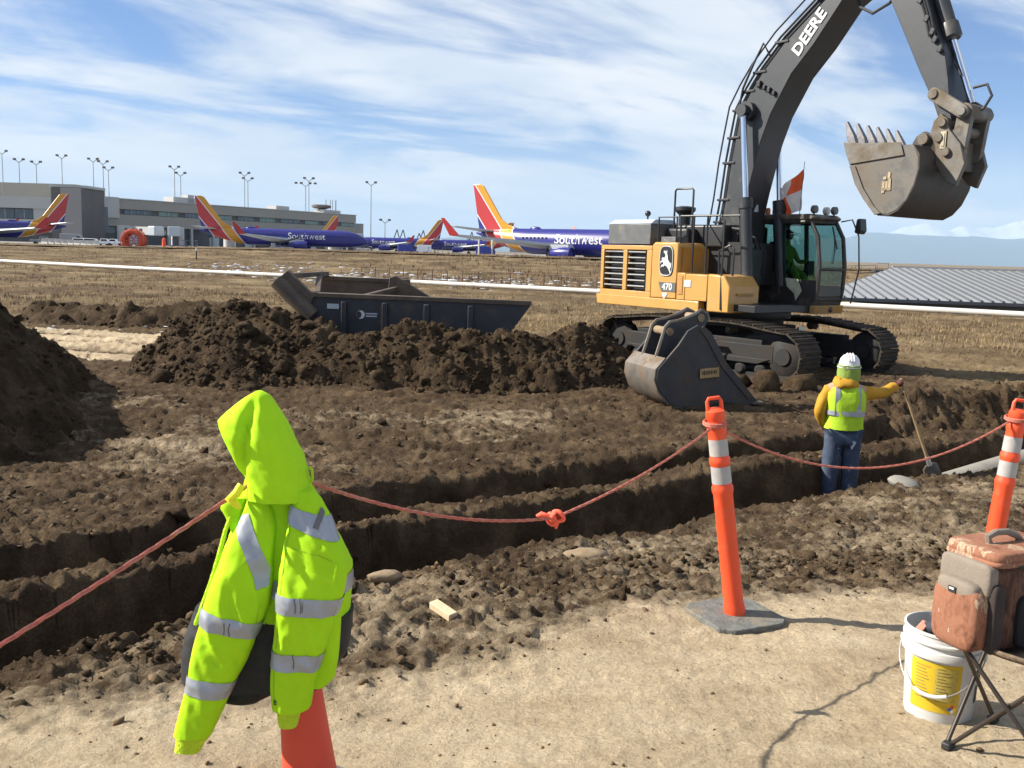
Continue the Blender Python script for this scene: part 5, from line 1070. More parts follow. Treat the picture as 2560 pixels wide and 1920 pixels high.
yl = lambda z: 2.855 - .075 * min(1, max(0, (1.60 - z) / .35)); yr = lambda z: 2.855 - .085 * min(1, max(0, (1.63 - z) / .3)); dsl = lambda z: .028 + .022 * min(1, max(0, (1.62 - z) / .15))
q = MB(); loft(q, lv(dens(sl), yl, dsl, 72, .0085, 2.1)); SL = q.build('sleeve', M_LIME, JK, smooth=70)
q = MB(); loft(q, lv(dens(sr), yr, dsl, 72, .0085, .2)); SR = q.build('sleeve', M_LIME, JK, smooth=70)
q = MB(); loft(q, lv(dens([(-.999, -.893, .872), (-1.000, -.900, .860), (-1.002, -.914, .845), (-1.006, -.927, .817)], .006), yl, .034, 36, .0015, 3)); q.build('cuff', M_LIMED, SL, smooth=70)
q = MB(); loft(q, lv(dens([(-.692, -.602, .972), (-.687, -.615, .958), (-.685, -.622, .935), (-.682, -.626, .915)], .006), yr, .034, 36, .0015, 3)); q.build('cuff', M_LIMED, SR, smooth=70)
def at_z(rows, z):
    for a, b in zip(rows[:-1], rows[1:]):
        if a[2] >= z >= b[2]: f = (a[2] - z) / max(1e-6, a[2] - b[2]); return (a[0] + (b[0] - a[0]) * f, a[1] + (b[1] - a[1]) * f)
    return rows[-1][:2]
def band(rows, z0, z1, yc, dep, ph, par, n, tilt=0.0, fold=.0085):
    """tape sewn round a sleeve: same section as the cloth, 3 mm proud; tilt drops it to the right"""
    rr = [(*at_z(rows, z0 + (z1 - z0) * i / 8), z0 + (z1 - z0) * i / 8) for i in range(9)]
    b = MB(); loft(b, lv(rr, yc, dep, n, fold, ph, .75, tilt or 1e-6, .003, rows), False); return b.build('reflective_band', M_REFL, par, smooth=70)
band(sl, 1.235, 1.180, yl, dsl, 2.1, SL, 72, -.22); band(sl, 1.040, .985, yl, dsl, 2.1, SL, 72, -.12)
band(sr, 1.345, 1.290, yr, dsl, .2, SR, 72, -.08); band(sr, 1.165, 1.112, yr, dsl, .2, SR, 72, -.06); band(sr, 1.615, 1.560, yr, dsl, .2, SR, 72, -.45)
band(tor, 1.355, 1.300, 2.93, dp, 1.3, TO, 84, 0, .008)
# slanting shoulder tape over the left sleeve and the short dark clip
def strip_on(pts, wd_, m, par, name, lift=.003):
    """narrow strip lying on the front of a sleeve, following its folds"""
    rows, yc, ph = (sl, yl, 2.1) if par == SL else (sr, yr, .2); bs = sorted(rows, key=lambda q_: q_[2])
    fine = []
    for (x0, z0), (x1, z1) in zip(pts[:-1], pts[1:]): fine += [(x0 + (x1 - x0) * i / 6, z0 + (z1 - z0) * i / 6) for i in range(6)]
    fine.append(pts[-1]); b = MB(); vs = []; K = 5
    for i, (x, z) in enumerate(fine):
        a = fine[max(i - 1, 0)]; c = fine[min(i + 1, len(fine) - 1)]; t = Vector((c[0] - a[0], 0, c[1] - a[1])).normalized(); n_ = Vector((-t.z, 0, t.x))
        for k in range(K):
            p = Vector((x, 0, z)) + n_ * wd_ * (k / (K - 1) - .5); xl, xr = at_z(rows, p.z); cc = (xl + xr) / 2; aa = (xr - xl) / 2; q_ = max(-.96, min(.96, (p.x - cc) / aa))
            cosv = math.copysign(abs(q_) ** (1 / .75), q_); sv = math.sqrt(max(0, 1 - cosv * cosv)) ** .75; d = min(dsl(p.z), aa * 1.25 + .004); y = yc(p.z) - d * sv; u = np.array([p.x + .5 * y]); zz = np.array([p.z])
            f1_ = perlin(u * 13 + 2.3 * ph, zz * 3.2 + ph)[0]; f2_ = 1 - 2.2 * abs(perlin(u * 17 + zz * 7 + 9 + ph, zz * 9 - u * 5 + 3 * ph)[0]); f3_ = 1 - 2.4 * abs(perlin(u * 34 - zz * 16 + ph, zz * 22 + u * 9 + 5 + ph)[0])
            f = .0085 * min(1, aa * 12) * (2.1 * f1_ + 1.15 * f2_ + .22 * f3_); vs.append(Vector((cc + aa * q_ + f * .35 * q_, y - f * 1.1 * sv - lift, p.z)) - JO)
    b.add(vs, [(i * K + k, i * K + k + 1, (i + 1) * K + k + 1, (i + 1) * K + k) for i in range(len(fine) - 1) for k in range(K - 1)]); return b.build(name, m, par, smooth=70)
strip_on([(-.805, 1.555), (-.79, 1.52), (-.77, 1.48), (-.748, 1.43), (-.73, 1.385), (-.722, 1.35)], .05, M_REFL, SL, 'reflective_band')
strip_on([(-.558, 1.585), (-.566, 1.560), (-.574, 1.533)], .017, M_GREY, SR, 'clip', .006)
for x0, z0 in ((-.62, 1.315), (-.605, 1.315), (-.628, 1.14), (-.60, 1.318)):
    strip_on([(x0, z0 + .024), (x0 + .004, z0), (x0 + .002, z0 - .022)], .003, M_GREY, SR, 'tape_crease', .0045)
strip_on([(-.83, 1.255), (-.832, 1.235), (-.835, 1.214)], .003, M_GREY, SL, 'tape_crease', .0045); strip_on([(-.815, 1.252), (-.82, 1.23), (-.818, 1.211)], .003, M_GREY, SL, 'tape_crease', .0045)
text('cuff_mark', 'BLK', .022, M_JBLK, SR, basis((-.668 - JO.x, 2.716 - JO.y, 1.008 - JO.z), (1, 0, -.03), (0, 0, 1)), extrude=.001)
M_SEAM = mat('darker lime seam thread', (.30, .52, .01), .8)
strip_on([(-.66, 1.60), (-.655, 1.5), (-.66, 1.4), (-.668, 1.3), (-.675, 1.2), (-.683, 1.1), (-.686, 1.0)], .0025, M_SEAM, SR, 'seam', .0015)
strip_on([(-.640, 1.475), (-.60, 1.468), (-.56, 1.458), (-.52, 1.44)], .0025, M_SEAM, SR, 'seam', .0015)
strip_on([(-.735, 1.30), (-.75, 1.22), (-.775, 1.14), (-.81, 1.05), (-.85, .95), (-.885, .89)], .0025, M_SEAM, SL, 'seam', .0015)
# zip edge down the open front at the left
q = MB(); q.path([Vector(v) - JO for v in ((-.842, 2.845, 1.555), (-.862, 2.84, 1.50), (-.882, 2.835, 1.42), (-.905, 2.83, 1.34), (-.930, 2.83, 1.27), (-.955, 2.83, 1.20))], .007, 6); q.build('zip', M_LIMED, JK)
# collar flap and drawcord at the left of the neck
q = MB(); loft(q, lv(dens([(-.86, -.80, 1.600), (-.878, -.80, 1.580), (-.882, -.805, 1.563), (-.868, -.81, 1.54), (-.855, -.812, 1.51), (-.85, -.82, 1.49)], .006), 2.87, .03, 28, .005, 1.0)); q.build('collar_flap', M_LIME, JK, smooth=70)
q = MB(); q.path([Vector(v) - JO for v in ((-.80, 2.80, 1.655), (-.812, 2.79, 1.63), (-.83, 2.785, 1.612), (-.815, 2.785, 1.60), (-.80, 2.79, 1.585))], [.012, .014, .016, .012, .006], 8); q.build('neck_tab', mat('yellow tab', (.80, .78, .02), .6, trans=.15), JK, smooth=70)
q = MB(); q.path([Vector(v) - JO for v in ((-.618, 2.90, 1.69), (-.608, 2.89, 1.685), (-.606, 2.89, 1.66), (-.612, 2.9, 1.645))], .005, 6); q.build('cord_loop', M_LIMED, JK)
# ---- white pail
M_PAIL = mat('white pail plastic', (.52, .52, .505), .4, var=.05, scale=5, dirt=(.55, .48, .38), dscale=4, damt=.12)
PX, PYY = 1.80, 3.76
PA = empty('pail', (PX, PYY, gz(PX, PYY) - .005), rad(0), 'white plastic pail with yellow label holding dark rags', 'pail')
def pr(z): return .131 + (.149 - .131) * z / .37
q = MB(); q.lathe([(.02, 0), (.128, 0), (.131, .01), (pr(.27), .27), (.158, .275), (.160, .29), (.156, .305), (pr(.31), .308), (pr(.32), .325), (.157, .33), (.157, .338), (pr(.34), .342), (pr(.37), .365), (.155, .368), (.155, .376), (.147, .378), (.143, .36), (.127, .02), (.02, .015)], (0, 0, 0), 56); q.build('pail_body', M_PAIL, PA, smooth=50)
def wrap(name, a0, a1, z0, z1, m, par, lift=.0012, n=18):
    b = MB(); vs = []
    for i in range(n + 1):
        a = a0 + (a1 - a0) * i / n
        for z in (z0, z1): r = pr(z) + lift; vs.append((r * math.cos(a), r * math.sin(a), z))
    b.add(vs, [(2 * i, 2 * i + 2, 2 * i + 3, 2 * i + 1) for i in range(n)]); return b.build(name, m, par, smooth=60)
A0 = rad(-90 - 25)      # angle facing the camera
LBL = wrap('label', A0 - rad(50), A0 + rad(32), .055, .262, mat('yellow label', (.55, .38, .018), .5, var=.06), PA)
M_INK = mat('brown label print', (.22, .17, .05), .7)
wrap('print_block', A0 - rad(8), A0 + rad(26), .105, .245, mat('olive print block', (.42, .33, .06), .6, var=.2, scale=60), LBL, .0018)
for i in range(11):
    z = .243 - i * .0135
    wrap('print_line', A0 - rad(40), A0 - rad(16 + (i * 7) % 9), z - .004, z, M_INK if i % 3 else mat('red label print', (.45, .16, .04), .7), LBL, .002, 6)
    wrap('print_line', A0 - rad(5), A0 + rad(8 + (i * 5) % 15), z - .004, z, M_INK, LBL, .0024, 6)
for k, (da, dz, c) in enumerate(((0, .010, (.6, .05, .04)), (-4, 0, (.05, .12, .5)), (4, 0, (.8, .6, .05)), (0, -.010, (.85, .85, .82)))):
    b = MB(); a = A0 + rad(22 + da); r = pr(.078) + .0022; vs = []
    for (u, v) in ((0, .0095), (.0095, 0), (0, -.0095), (-.0095, 0)): aa = a + u / r; vs.append((r * math.cos(aa), r * math.sin(aa), .078 + dz + v))
    b.add(vs, [(0, 1, 2, 3)]); b.build('hazard_diamond', mat('hazard colour', c, .5), LBL, smooth=None)
wrap('black_label', A0 + rad(68), A0 + rad(96), .09, .165, M_EMB, PA, .0016, 8)
b = MB(); cA = A0 + rad(80)
ringp = []
for i in range(28):
    t = 2 * PI * i / 28; zz = .215 + .030 * math.sin(t); r = pr(zz) + .001; aa = cA + .030 * math.cos(t) / r; ringp.append((r * math.cos(aa), r * math.sin(aa), zz))
b.path(ringp, .0035, 6, closed=True); b.build('ring_mark', M_EMB, PA)
hb = []
for i in range(25):
    t = PI * i / 24; hb.append((-.162 * math.cos(t), 0, -.225 * math.sin(t)))
BL = empty('bail', (0, 0, .285)); BL.parent = PA; BL.rotation_euler = (rad(-46), 0, rad(-38))
q = MB(); q.path(hb, .0028, 6); q.build('bail_wire', M_ZINC, BL)
q = MB(); q.path(hb[9:16], .0085, 10); q.build('bail_grip', M_PAIL, BL)
for s_ in (-1, 1): q = MB(); q.lathe([(.016, -.008), (.016, .008)], (.158 * s_, 0, 0), 12, (1, 0, 0)); q.build('bail_lug', M_PAIL, BL)
rg = blob_mesh('rag_bundle', np.array([[0, 0, 0], [.05, .01, .012], [-.045, .02, -.005], [.02, -.03, .01]]), np.array([.055, .05, .045, .045]), mat('dark blue rag', (.025, .03, .045), .85, var=.4, scale=30, dirt=(.14, .16, .2), dscale=18, damt=.35), 2, 5, .8, True, .16); o = link('rag_bundle', rg, None, None, (PX + .02, PYY, gz(PX, PYY) + .355)); tag(o, 'crumpled dark blue rags poking out of the white pail', 'rags')
q = MB(); q.box((0, 0, 0), (.06, .03, .012)); o = q.build('pink_scrap', mat('salmon scrap', (.75, .25, .17), .7), None, (PX - .085, PYY + .02, gz(PX, PYY) + .355), (.3, -.5, .6), bevel=.004); tag(o, 'salmon pink scrap inside the left rim of the pail', 'scrap')
# ---- folding stool
F1, F2, F3, F4 = [Vector(v) for v in ((1.678, 3.393, 0), (1.974, 3.649, 0), (1.934, 3.097, 0), (2.23, 3.353, 0))]
ctr = (F1 + F4) / 2
ST = empty('camp_stool', (ctr.x, ctr.y, .57), 0, 'folding camp stool with crossed steel legs under the camouflage backpack', 'stool')
SO = Vector(ST.location)
for f in (F1, F2, F3, F4): f.z = gz(f.x, f.y) + .012
TA, TC, TB_, TD = [Vector((ctr.x + (f.x - ctr.x) * k, ctr.y + (f.y - ctr.y) * k, 1.03)) for f, k in ((F1, 1.06), (F2, .98), (F3, .98), (F4, .98))]
M_LEG = mat('brown enamelled steel leg', (.045, .035, .028), .38, .4, var=.2, scale=20)
for a, b in ((TA, F2), (TC, F1), (TA, F3), (TB_, F1), (TC, F4), (TD, F2), (TB_, F4), (TD, F3)):
    d = Vector((b - a)).normalized(); sh__ = d.cross(Vector((0, 0, 1))).normalized() * .008
    q = MB(); q.tube(a - SO + sh__, b - SO + sh__, .0085, .0085, 10); q.build('leg', M_LEG, ST)
for f in (F1, F2, F3, F4):
    q = MB(); q.box(f - SO + Vector((0, 0, .004)), (.05, .035, .028), Matrix.Rotation(.7, 3, 'Z')); q.build('foot', M_BLKR, ST, bevel=.006)
q = MB(); n_ = 14; vs = []
for i in range(n_ + 1):
    for j in range(n_ + 1):
        u, v = i / n_, j / n_; p = TA * (1 - u) * (1 - v) + TB_ * u * (1 - v) + TC * (1 - u) * v + TD * u * v
        p = p + Vector((0, 0, -.075 * (1 - (2 * u - 1) ** 2) ** .5 * .6 - .075 * (1 - (2 * v - 1) ** 2) ** .5 * .6 + .02)); vs.append(p - SO)
q.add(vs, [(i * (n_ + 1) + j, (i + 1) * (n_ + 1) + j, (i + 1) * (n_ + 1) + j + 1, i * (n_ + 1) + j + 1) for i in range(n_) for j in range(n_)])
M_CAMO = mat('camouflage cloth', (.16, .11, .07), .85, var=.3, scale=30, dirt=(.04, .032, .025), dscale=22, damt=.55)
se = q.build('seat', M_CAMO, ST, smooth=80); md = se.modifiers.new('s', 'SOLIDIFY'); md.thickness = .012; md.offset = -1
for t in (TA, TB_, TC, TD): q = MB(); q.box(t - SO + Vector((0, 0, .0)), (.07, .05, .035), Matrix.Rotation(.7, 3, 'Z')); q.build('corner_pocket', M_CAMO, ST, bevel=.01)
# ---- camouflage backpack standing on the stool
BPz = .975
BP = empty('backpack', (1.862, 3.475, BPz), math.atan2(.40, .916), 'orange and brown camouflage cooler backpack with dark mesh pocket on the stool', 'backpack')
def camo(name, cols, sc):
    """leaf-and-bark camouflage print: hard-edged noise patches, drawn out along the cloth"""
    m = bpy.data.materials.new(name); m.use_nodes = True; n = m.node_tree.nodes; l = m.node_tree.links; b = n['Principled BSDF']; setin(b, 'Roughness', .85); setin(b, 'Specular IOR Level', .2)
    t = n.new('ShaderNodeTexCoord'); mp_ = n.new('ShaderNodeMapping'); mp_.inputs['Scale'].default_value = (1, 1, .45); mp_.inputs['Rotation'].default_value = (.5, .3, .2); l.new(t.outputs['Object'], mp_.inputs[0])
    q = n.new('ShaderNodeTexNoise'); q.inputs['Scale'].default_value = sc; q.inputs['Detail'].default_value = 6; q.inputs['Roughness'].default_value = .7; q.inputs['Distortion'].default_value = .35; l.new(mp_.outputs[0], q.inputs['Vector'])
    r = n.new('ShaderNodeValToRGB'); l.new(q.outputs[0], r.inputs[0]); e = r.color_ramp.elements
    while len(e) < len(cols): e.new(.5)
    for k, (p_, c_) in enumerate(cols): e[k].position = p_; e[k].color = (*c_, 1)
    l.new(r.outputs[0], b.inputs['Base Color']); return m
M_ORC = camo('orange camouflage cloth', ((.30, (.07, .036, .024)), (.40, (.20, .085, .05)), (.50, (.28, .13, .08)), (.56, (.22, .095, .055)), (.60, (.42, .32, .22)), (.66, (.26, .13, .085)), (.75, (.10, .055, .04))), 13)
M_TAUPE = mat('taupe cloth', (.20, .165, .13), .85, var=.1, scale=30, bump=.15, bscale=120)
M_DBR = camo('dark brown camouflage cloth', ((.32, (.03, .018, .014)), (.45, (.085, .04, .028)), (.55, (.14, .075, .05)), (.62, (.05, .03, .022)), (.72, (.20, .14, .10))), 18)
M_MESH = mat('black mesh', (.010, .010, .011), .9, var=.3, scale=80, bump=.5, bscale=200)
LX, LY, LZ = .36, .24, .37
def pillow(b, c, d, e=.28, n=10):
    """rounded box"""
    rr = []
    for k in range(n + 1):
        t = -PI / 2 + PI * k / n; ct, st_ = math.cos(t), math.sin(t); r = []
        for i in range(32):
            a = 2 * PI * i / 32; x = math.copysign(abs(math.cos(a)) ** e, math.cos(a)) * max(.001, abs(ct)) ** e; y = math.copysign(abs(math.sin(a)) ** e, math.sin(a)) * max(.001, abs(ct)) ** e
            r.append((c[0] + x * d[0] / 2, c[1] + y * d[1] / 2, c[2] + math.copysign(abs(st_) ** e, st_) * d[2] / 2))
        rr.append(r)
    return loft(b, rr)
q = MB(); pillow(q, (0, 0, .165), (LX, LY, .33)); q.build('main_body', M_DBR, BP, smooth=60)
q = MB(); pillow(q, (0, 0, .355), (LX + .01, LY + .012, .05), .3); pillow(q, (0, 0, .335), (LX + .02, LY + .02, .025), .3); LID = q.build('lid', M_ORC, BP, smooth=60)
q = MB(); q.torus((0, 0, 0), .1, .001, n=4, m=3); q = MB(); q.path([(x, y, .327) for x, y, _ in ring(0, LX / 2 + .012, LY / 2 + .012, n=48)], .006, 6, closed=True); q.build('zip', M_BLKR, LID)
q = MB(); q.path([(-.09, .0, .378), (-.10, .0, .405), (-.06, .0, .418), (0, 0, .415), (.05, 0, .395), (.07, 0, .378)], .013, 8); q.build('carry_handle', M_TAUPE, BP)
q = MB(); pillow(q, (-LX / 2 + .0, 0, .27), (.06, LY * .93, .13), .35); q.build('yoke_panel', M_TAUPE, BP, smooth=60)
q = MB(); pillow(q, (-LX / 2 - .028, -.005, .125), (.10, LY * .86, .25), .45); PK = q.build('front_pocket', M_ORC, BP, smooth=60)
q = MB(); pillow(q, (-LX / 2 - .040, -.002, .218), (.07, LY * .72, .085), .5); q.build('pocket_flap', M_TAUPE, PK, smooth=60)
q = MB(); q.box((-LX / 2 - .077, 0, .222), (.004, .032, .022)); TG = q.build('brand_tag', M_BLKR, PK); q = MB(); q.box((-LX / 2 - .080, 0, .226), (.003, .020, .007)); q.build('tag_print', M_WHITE, TG)
q = MB(); pillow(q, (-LX / 2 + .015, -LY / 2 + .01, .135), (.06, .05, .26), .5); q.build('pocket_gusset', mat('dark brown gusset', (.035, .025, .022), .9), PK, smooth=60)
q = MB(); pillow(q, (.05, -LY / 2 - .004, .115), (.24, .03, .20), .35); q.build('mesh_pocket', M_MESH, BP, smooth=60)
def bpw(v): return BP.matrix_basis @ Vector(v) if 0 else (Matrix.Translation(BP.location) @ Matrix.Rotation(BP.rotation_euler.z, 4, 'Z')) @ Vector(v)
for nm, x, m_, lab, r_ in (('marker_pen', .035, mat('yellow pen', (.85, .68, .03), .4), 'yellow marker pen in the backpack mesh pocket', .0085), ('marker_pen', .004, mat('purple pen', (.05, .03, .14), .4), 'dark purple pen in the backpack mesh pocket left of the yellow one', .007)):
    a, b = bpw((x, -LY / 2 - .008, .17)), bpw((x + .003, -LY / 2 - .012, .235)); q = MB(); q.tube((0, 0, 0), b - a, r_, r_, 10); q.tube((b - a) * .72, (b - a) * 1.02, r_ * 1.12, r_ * 1.05, 10); o = q.build(nm, m_, None, a); tag(o, lab, 'pen')
# ================================================================== AIRPORT BEHIND
AZ = 0.66
M_ABLUE = (.020, .021, .17); M_ARED = (.40, .028, .03); M_AYEL = (.55, .25, .015)
def livery():
    """bold blue body; white-edged yellow and red bands slant up into the fin"""
    m = bpy.data.materials.new('airliner livery'); m.use_nodes = True; n = m.node_tree.nodes; l = m.node_tree.links; b = n['Principled BSDF']; setin(b, 'Roughness', .35); setin(b, 'Coat Weight', .1)
    t = n.new('ShaderNodeTexCoord'); s = n.new('ShaderNodeSeparateXYZ'); l.new(t.outputs['Object'], s.inputs[0])
    def mth(op, a, c):
        q = n.new('ShaderNodeMath'); q.operation = op
        for i, v in enumerate((a, c)):
            if isinstance(v, (int, float)): q.inputs[i].default_value = v
            else: l.new(v, q.inputs[i])
        return q.outputs[0]
    c = mth('ADD', s.outputs[0], mth('MULTIPLY', mth('SUBTRACT', s.outputs[2], 5.0), .80))
    r = n.new('ShaderNodeValToRGB'); r.color_ramp.interpolation = 'CONSTANT'; q = n.new('ShaderNodeMapRange'); q.inputs['From Min'].default_value = 0; q.inputs['From Max'].default_value = 20; l.new(c, q.inputs[0]); l.new(q.outputs[0], r.inputs[0])
    st = [(0, M_ABLUE), (2.0, (.6, .61, .63)), (2.25, M_ARED), (5.25, (.6, .61, .63)), (5.5, M_AYEL), (7.9, (.6, .61, .63)), (8.15, M_ABLUE)]
    e = r.color_ramp.elements
    while len(e) < len(st): e.new(.5)
    for k, (p_, c_) in enumerate(st): e[k].position = p_ / 20; e[k].color = (*c_, 1)
    l.new(r.outputs[0], b.inputs['Base Color']); return m
M_LIV = livery(); M_WING = mat('wing grey', (.42, .44, .46), .4, .2, var=.06, scale=.4); M_ENG = mat('engine blue', M_ABLUE, .3, var=.05, scale=.5); M_PANE = mat('dark cabin pane', (.02, .022, .03), .15); M_RED = mat('airliner red', M_ARED, .4); M_AY = mat('airliner yellow', M_AYEL, .4)
def airliner(x, y, heading, label, L=33.6, detail=True, scale=1.0):
    """twin-jet: origin under the tail cone tip, nose along +x"""
    T = empty('airliner', (x, y, AZ), rad(heading), label, 'airliner', 'parked blue airliners'); T.scale = (scale,) * 3
    zc = 3.35; R = 1.9
    st = [(0, .15, 4.55), (1.2, .45, 4.45), (3, .85, 4.2), (6, 1.35, 3.85), (9, 1.72, 3.55), (11.5, R, zc), (L - 6.5, R, zc), (L - 4.5, 1.82, zc - .05), (L - 2.6, 1.5, zc - .2), (L - 1.2, 1.0, zc - .42), (L - .3, .45, zc - .6), (L, .06, zc - .68)]
    q = MB(); loft(q, [[(xx, r * math.cos(a), z + r * 1.05 * math.sin(a)) for a in [2 * PI * i / 28 for i in range(28)]] for xx, r, z in st]); q.build('fuselage', M_LIV, T, smooth=50)
    q = MB()   # fin with dorsal fillet
    def fin(hw, pts): return [(a, hw, b) for a, b in pts]
    out_ = [(.6, 5.0), (-.9, 12.45), (.5, 12.5), (1.3, 12.2), (5.2, 6.9), (6.6, 5.9), (9.5, 5.15), (9.5, 4.6), (.6, 4.4)]
    q.prism(out_, -.13, .13); q.build('fin', M_LIV, T, smooth=None, bevel=.08)
    for s_ in (-1, 1):
        q = MB(); q.add([(4.4, .3 * s_, 4.75), (1.2, .3 * s_, 4.75), (-.2, 7.1 * s_, 5.35), (1.5, 7.1 * s_, 5.35), (4.2, .3 * s_, 5.0), (1.2, .3 * s_, 4.9), (-.2, 7.1 * s_, 5.43), (1.4, 7.1 * s_, 5.45)], [(0, 1, 2, 3), (4, 7, 6, 5), (0, 3, 7, 4), (1, 5, 6, 2), (2, 6, 7, 3), (0, 4, 5, 1)]); q.build('tailplane', M_WING, T, smooth=None)
        wx = L * .52; tipx = wx - 8.2
        q = MB(); q.add([(wx + 3.6, 1.2 * s_, 2.3), (wx - 3.4, 1.2 * s_, 2.2), (tipx - .7, 16.6 * s_, 3.7), (tipx + 1.1, 16.6 * s_, 3.72), (wx + 3.4, 1.2 * s_, 2.9), (wx - 3.4, 1.2 * s_, 2.5), (tipx - .7, 16.6 * s_, 3.78), (tipx + 1.0, 16.6 * s_, 3.9)], [(0, 1, 2, 3), (4, 7, 6, 5), (0, 3, 7, 4), (1, 5, 6, 2), (2, 6, 7, 3), (0, 4, 5, 1)]); wg = q.build('wing', M_WING, T, smooth=None)
        q = MB(); q.add([(tipx + 1.0, 16.55 * s_, 3.8), (tipx - .7, 16.55 * s_, 3.7), (tipx - 1.9, 17.3 * s_, 6.25), (tipx - 1.3, 17.3 * s_, 6.25), (tipx + 1.0, 16.75 * s_, 3.8), (tipx - .7, 16.75 * s_, 3.7), (tipx - 1.9, 17.4 * s_, 6.25), (tipx - 1.3, 17.4 * s_, 6.25)], [(0, 1, 2, 3), (4, 7, 6, 5), (0, 3, 7, 4), (1, 5, 6, 2), (2, 6, 7, 3), (0, 4, 5, 1)]); q.build('winglet', M_AY if s_ * math.cos(rad(heading)) > 2 else M_RED, wg, smooth=None)
        ex = wx + 2.2
        q = MB(); q.lathe([(.35, -.9), (.75, -.2), (1.02, 1.4), (1.06, 2.4), (.98, 3.3), (.88, 3.35), (.82, 2.9), (.05, 2.6)], (ex - .6, 4.9 * s_, 1.55), 22, (1, 0, 0)); q.build('engine', M_ENG, T)
        q = MB(); q.box((ex + .4, 4.9 * s_, 2.45), (3.4, .25, .9)); q.build('engine_pylon', M_WING, T)
        q = MB(); q.lathe([(.55, -.25), (.55, .25)], (wx - 1.2, 2.7 * s_, .55), 16, (0, 1, 0)); q.tube((wx - 1.2, 2.7 * s_, .5), (wx - 1.2, 2.6 * s_, 2.3), .14, None, 8); q.build('main_gear', M_BLKR, T)
        # name along the side
        side_m = basis((L * .635, 0, zc + .35), (-s_ * 1.0 if s_ > 0 else 1.0, 0, 0), (0, 0, 1))
        def warp(v, s_=s_):
            zz = v.y + .35; rr = R * 1.05; d = math.sqrt(max(.1, R * R * (1 - (zz / rr) ** 2))) + .02; return Vector((v.x, v.y, d + v.z * .0))
        text('title_lettering', 'Southwest', 2.05, M_WHITE, T, side_m, extrude=0, bold=.02, warp=warp)
        if detail:
            nw = 22
            for i in range(nw):
                xx = 11 + (L - 18) * i / (nw - 1)
                if L * .47 < xx < L * .80: continue
                q = MB(); yy = (R * .985 + .012) * s_; q.box((xx, yy, zc + .52), (.26, .04, .36)); q.build('cabin_window', M_PANE, T, smooth=None)
    q = MB(); q.lathe([(.33, -.2), (.33, .2)], (L - 4.2, 0, .33), 14, (0, 1, 0)); q.tube((L - 4.2, 0, .3), (L - 4.2, 0, 2.0), .1, None, 8); q.build('nose_gear', M_BLKR, T)
    q = MB(); q.prism([(L - 2.3, zc + .55), (L - 1.5, zc + .05), (L - 1.9, zc + .0), (L - 2.7, zc + .5)], -1.1, 1.1); q.build('cockpit_window', M_PANE, T)
    q = MB(); q.ball((12.0, 0, zc + R * 1.05), .35, 12, 6, (3.2, 1, 1)); q.build('antenna_dome', M_ENG, T)
    return T
def apx(u, Yd): return (u - 1280) / 2400 * Yd
airliner(-6.6, 161.5, -37, 'nearest blue airliner, tall tail left of the excavator, name cut off by it', 33.6)
airliner(apx(495, 229), 229, 7, 'blue airliner whose tail stands before the long terminal, full name readable', 39.5)
airliner(apx(168, 236) - 2, 240, -143, 'blue airliner at the far left edge pointing out of the picture', 33.6)
airliner(apx(832, 350), 352, 176, 'blue airliner hidden but for its tail behind the one with the full name', 33.6, False)
airliner(apx(1094, 362), 362, 178, 'small distant blue airliner with its nose left and a loader at its door', 33.6, False)
airliner(apx(1268, 372), 372, 182, 'distant blue airliner half hidden behind the nearest tail', 33.6, False)
# ---- terminal
M_TBEI = mat('terminal beige panels', (.31, .29, .25), .8, var=.06, scale=.1); M_TPAL = mat('terminal pale panels', (.43, .43, .41), .8, var=.05, scale=.1); M_TDRK = mat('terminal dark cladding', (.12, .11, .105), .8, var=.1, scale=.2)
M_TGL = mat('terminal glazing', (.06, .09, .11), .12, var=.3, scale=.3); M_TGR = mat('green strip glazing', (.13, .22, .19), .2, var=.3, scale=.2); M_TBAY = mat('dark loading bays', (.07, .075, .08), .7, var=.4, scale=.15)
TR = empty('terminal_wing', (-154.5, 345, AZ), math.atan2(125, 77), 'long beige terminal wing with a strip of green windows', 'building')
def tb(name, m, x0, x1, z0, z1, y0=0.0, y1=30.0, par=None, bev=0): q = MB(); q.box(((x0 + x1) / 2, (y0 + y1) / 2, (z0 + z1) / 2), (x1 - x0, y1 - y0, z1 - z0)); return q.build(name, m, par or TR, smooth=None, bevel=bev)
WL = 146.5
pw = tb('parapet_wall', M_TBEI, 0, WL, 12.9, 16.5); tb('parapet_cap', M_TPAL, -.4, WL + .3, 16.5, 16.8, -.3, 30.2)
tb('recess_wall', M_TDRK, 0, WL, 10.9, 12.9, .9, 30); mw = tb('spandrel_wall', M_TBEI, 0, WL, 6.6, 10.9)
lw = tb('ground_floor_wall', M_TBAY, 0, WL, -1.0, 6.6, 1.2, 30); x = 18.0; k = 0
while x < WL - 8:
    w_ = 9.0 if k % 3 else 12.0
    wd_ = tb('strip_window', M_TGR if k % 2 else M_TGL, x, x + w_, 11.1, 12.7, .6, .88)
    for j in range(1, 4): tb('mullion', M_TPAL, x + w_ * j / 4 - .08, x + w_ * j / 4 + .08, 11.1, 12.7, .5, .6, wd_)
    x += w_ + 3.2; k += 1
for i in range(13): tb('column', M_TPAL, 4 + i * 11, 4.9 + i * 11, -1, 6.6, -.1, .9)
for i in range(6): tb('bay_door', M_LGREY, 20 + i * 19, 25 + i * 19, -1, 3.6, .95, 1.19)
for i, (x0, w_, m_) in enumerate(((7, 8, M_TGL), (31, 6, M_TPAL), (58, 7, M_TGL), (93, 8, M_TGL))): tb('ground_window', m_, x0, x0 + w_, 3.9, 6.2, 1.0, 1.19)
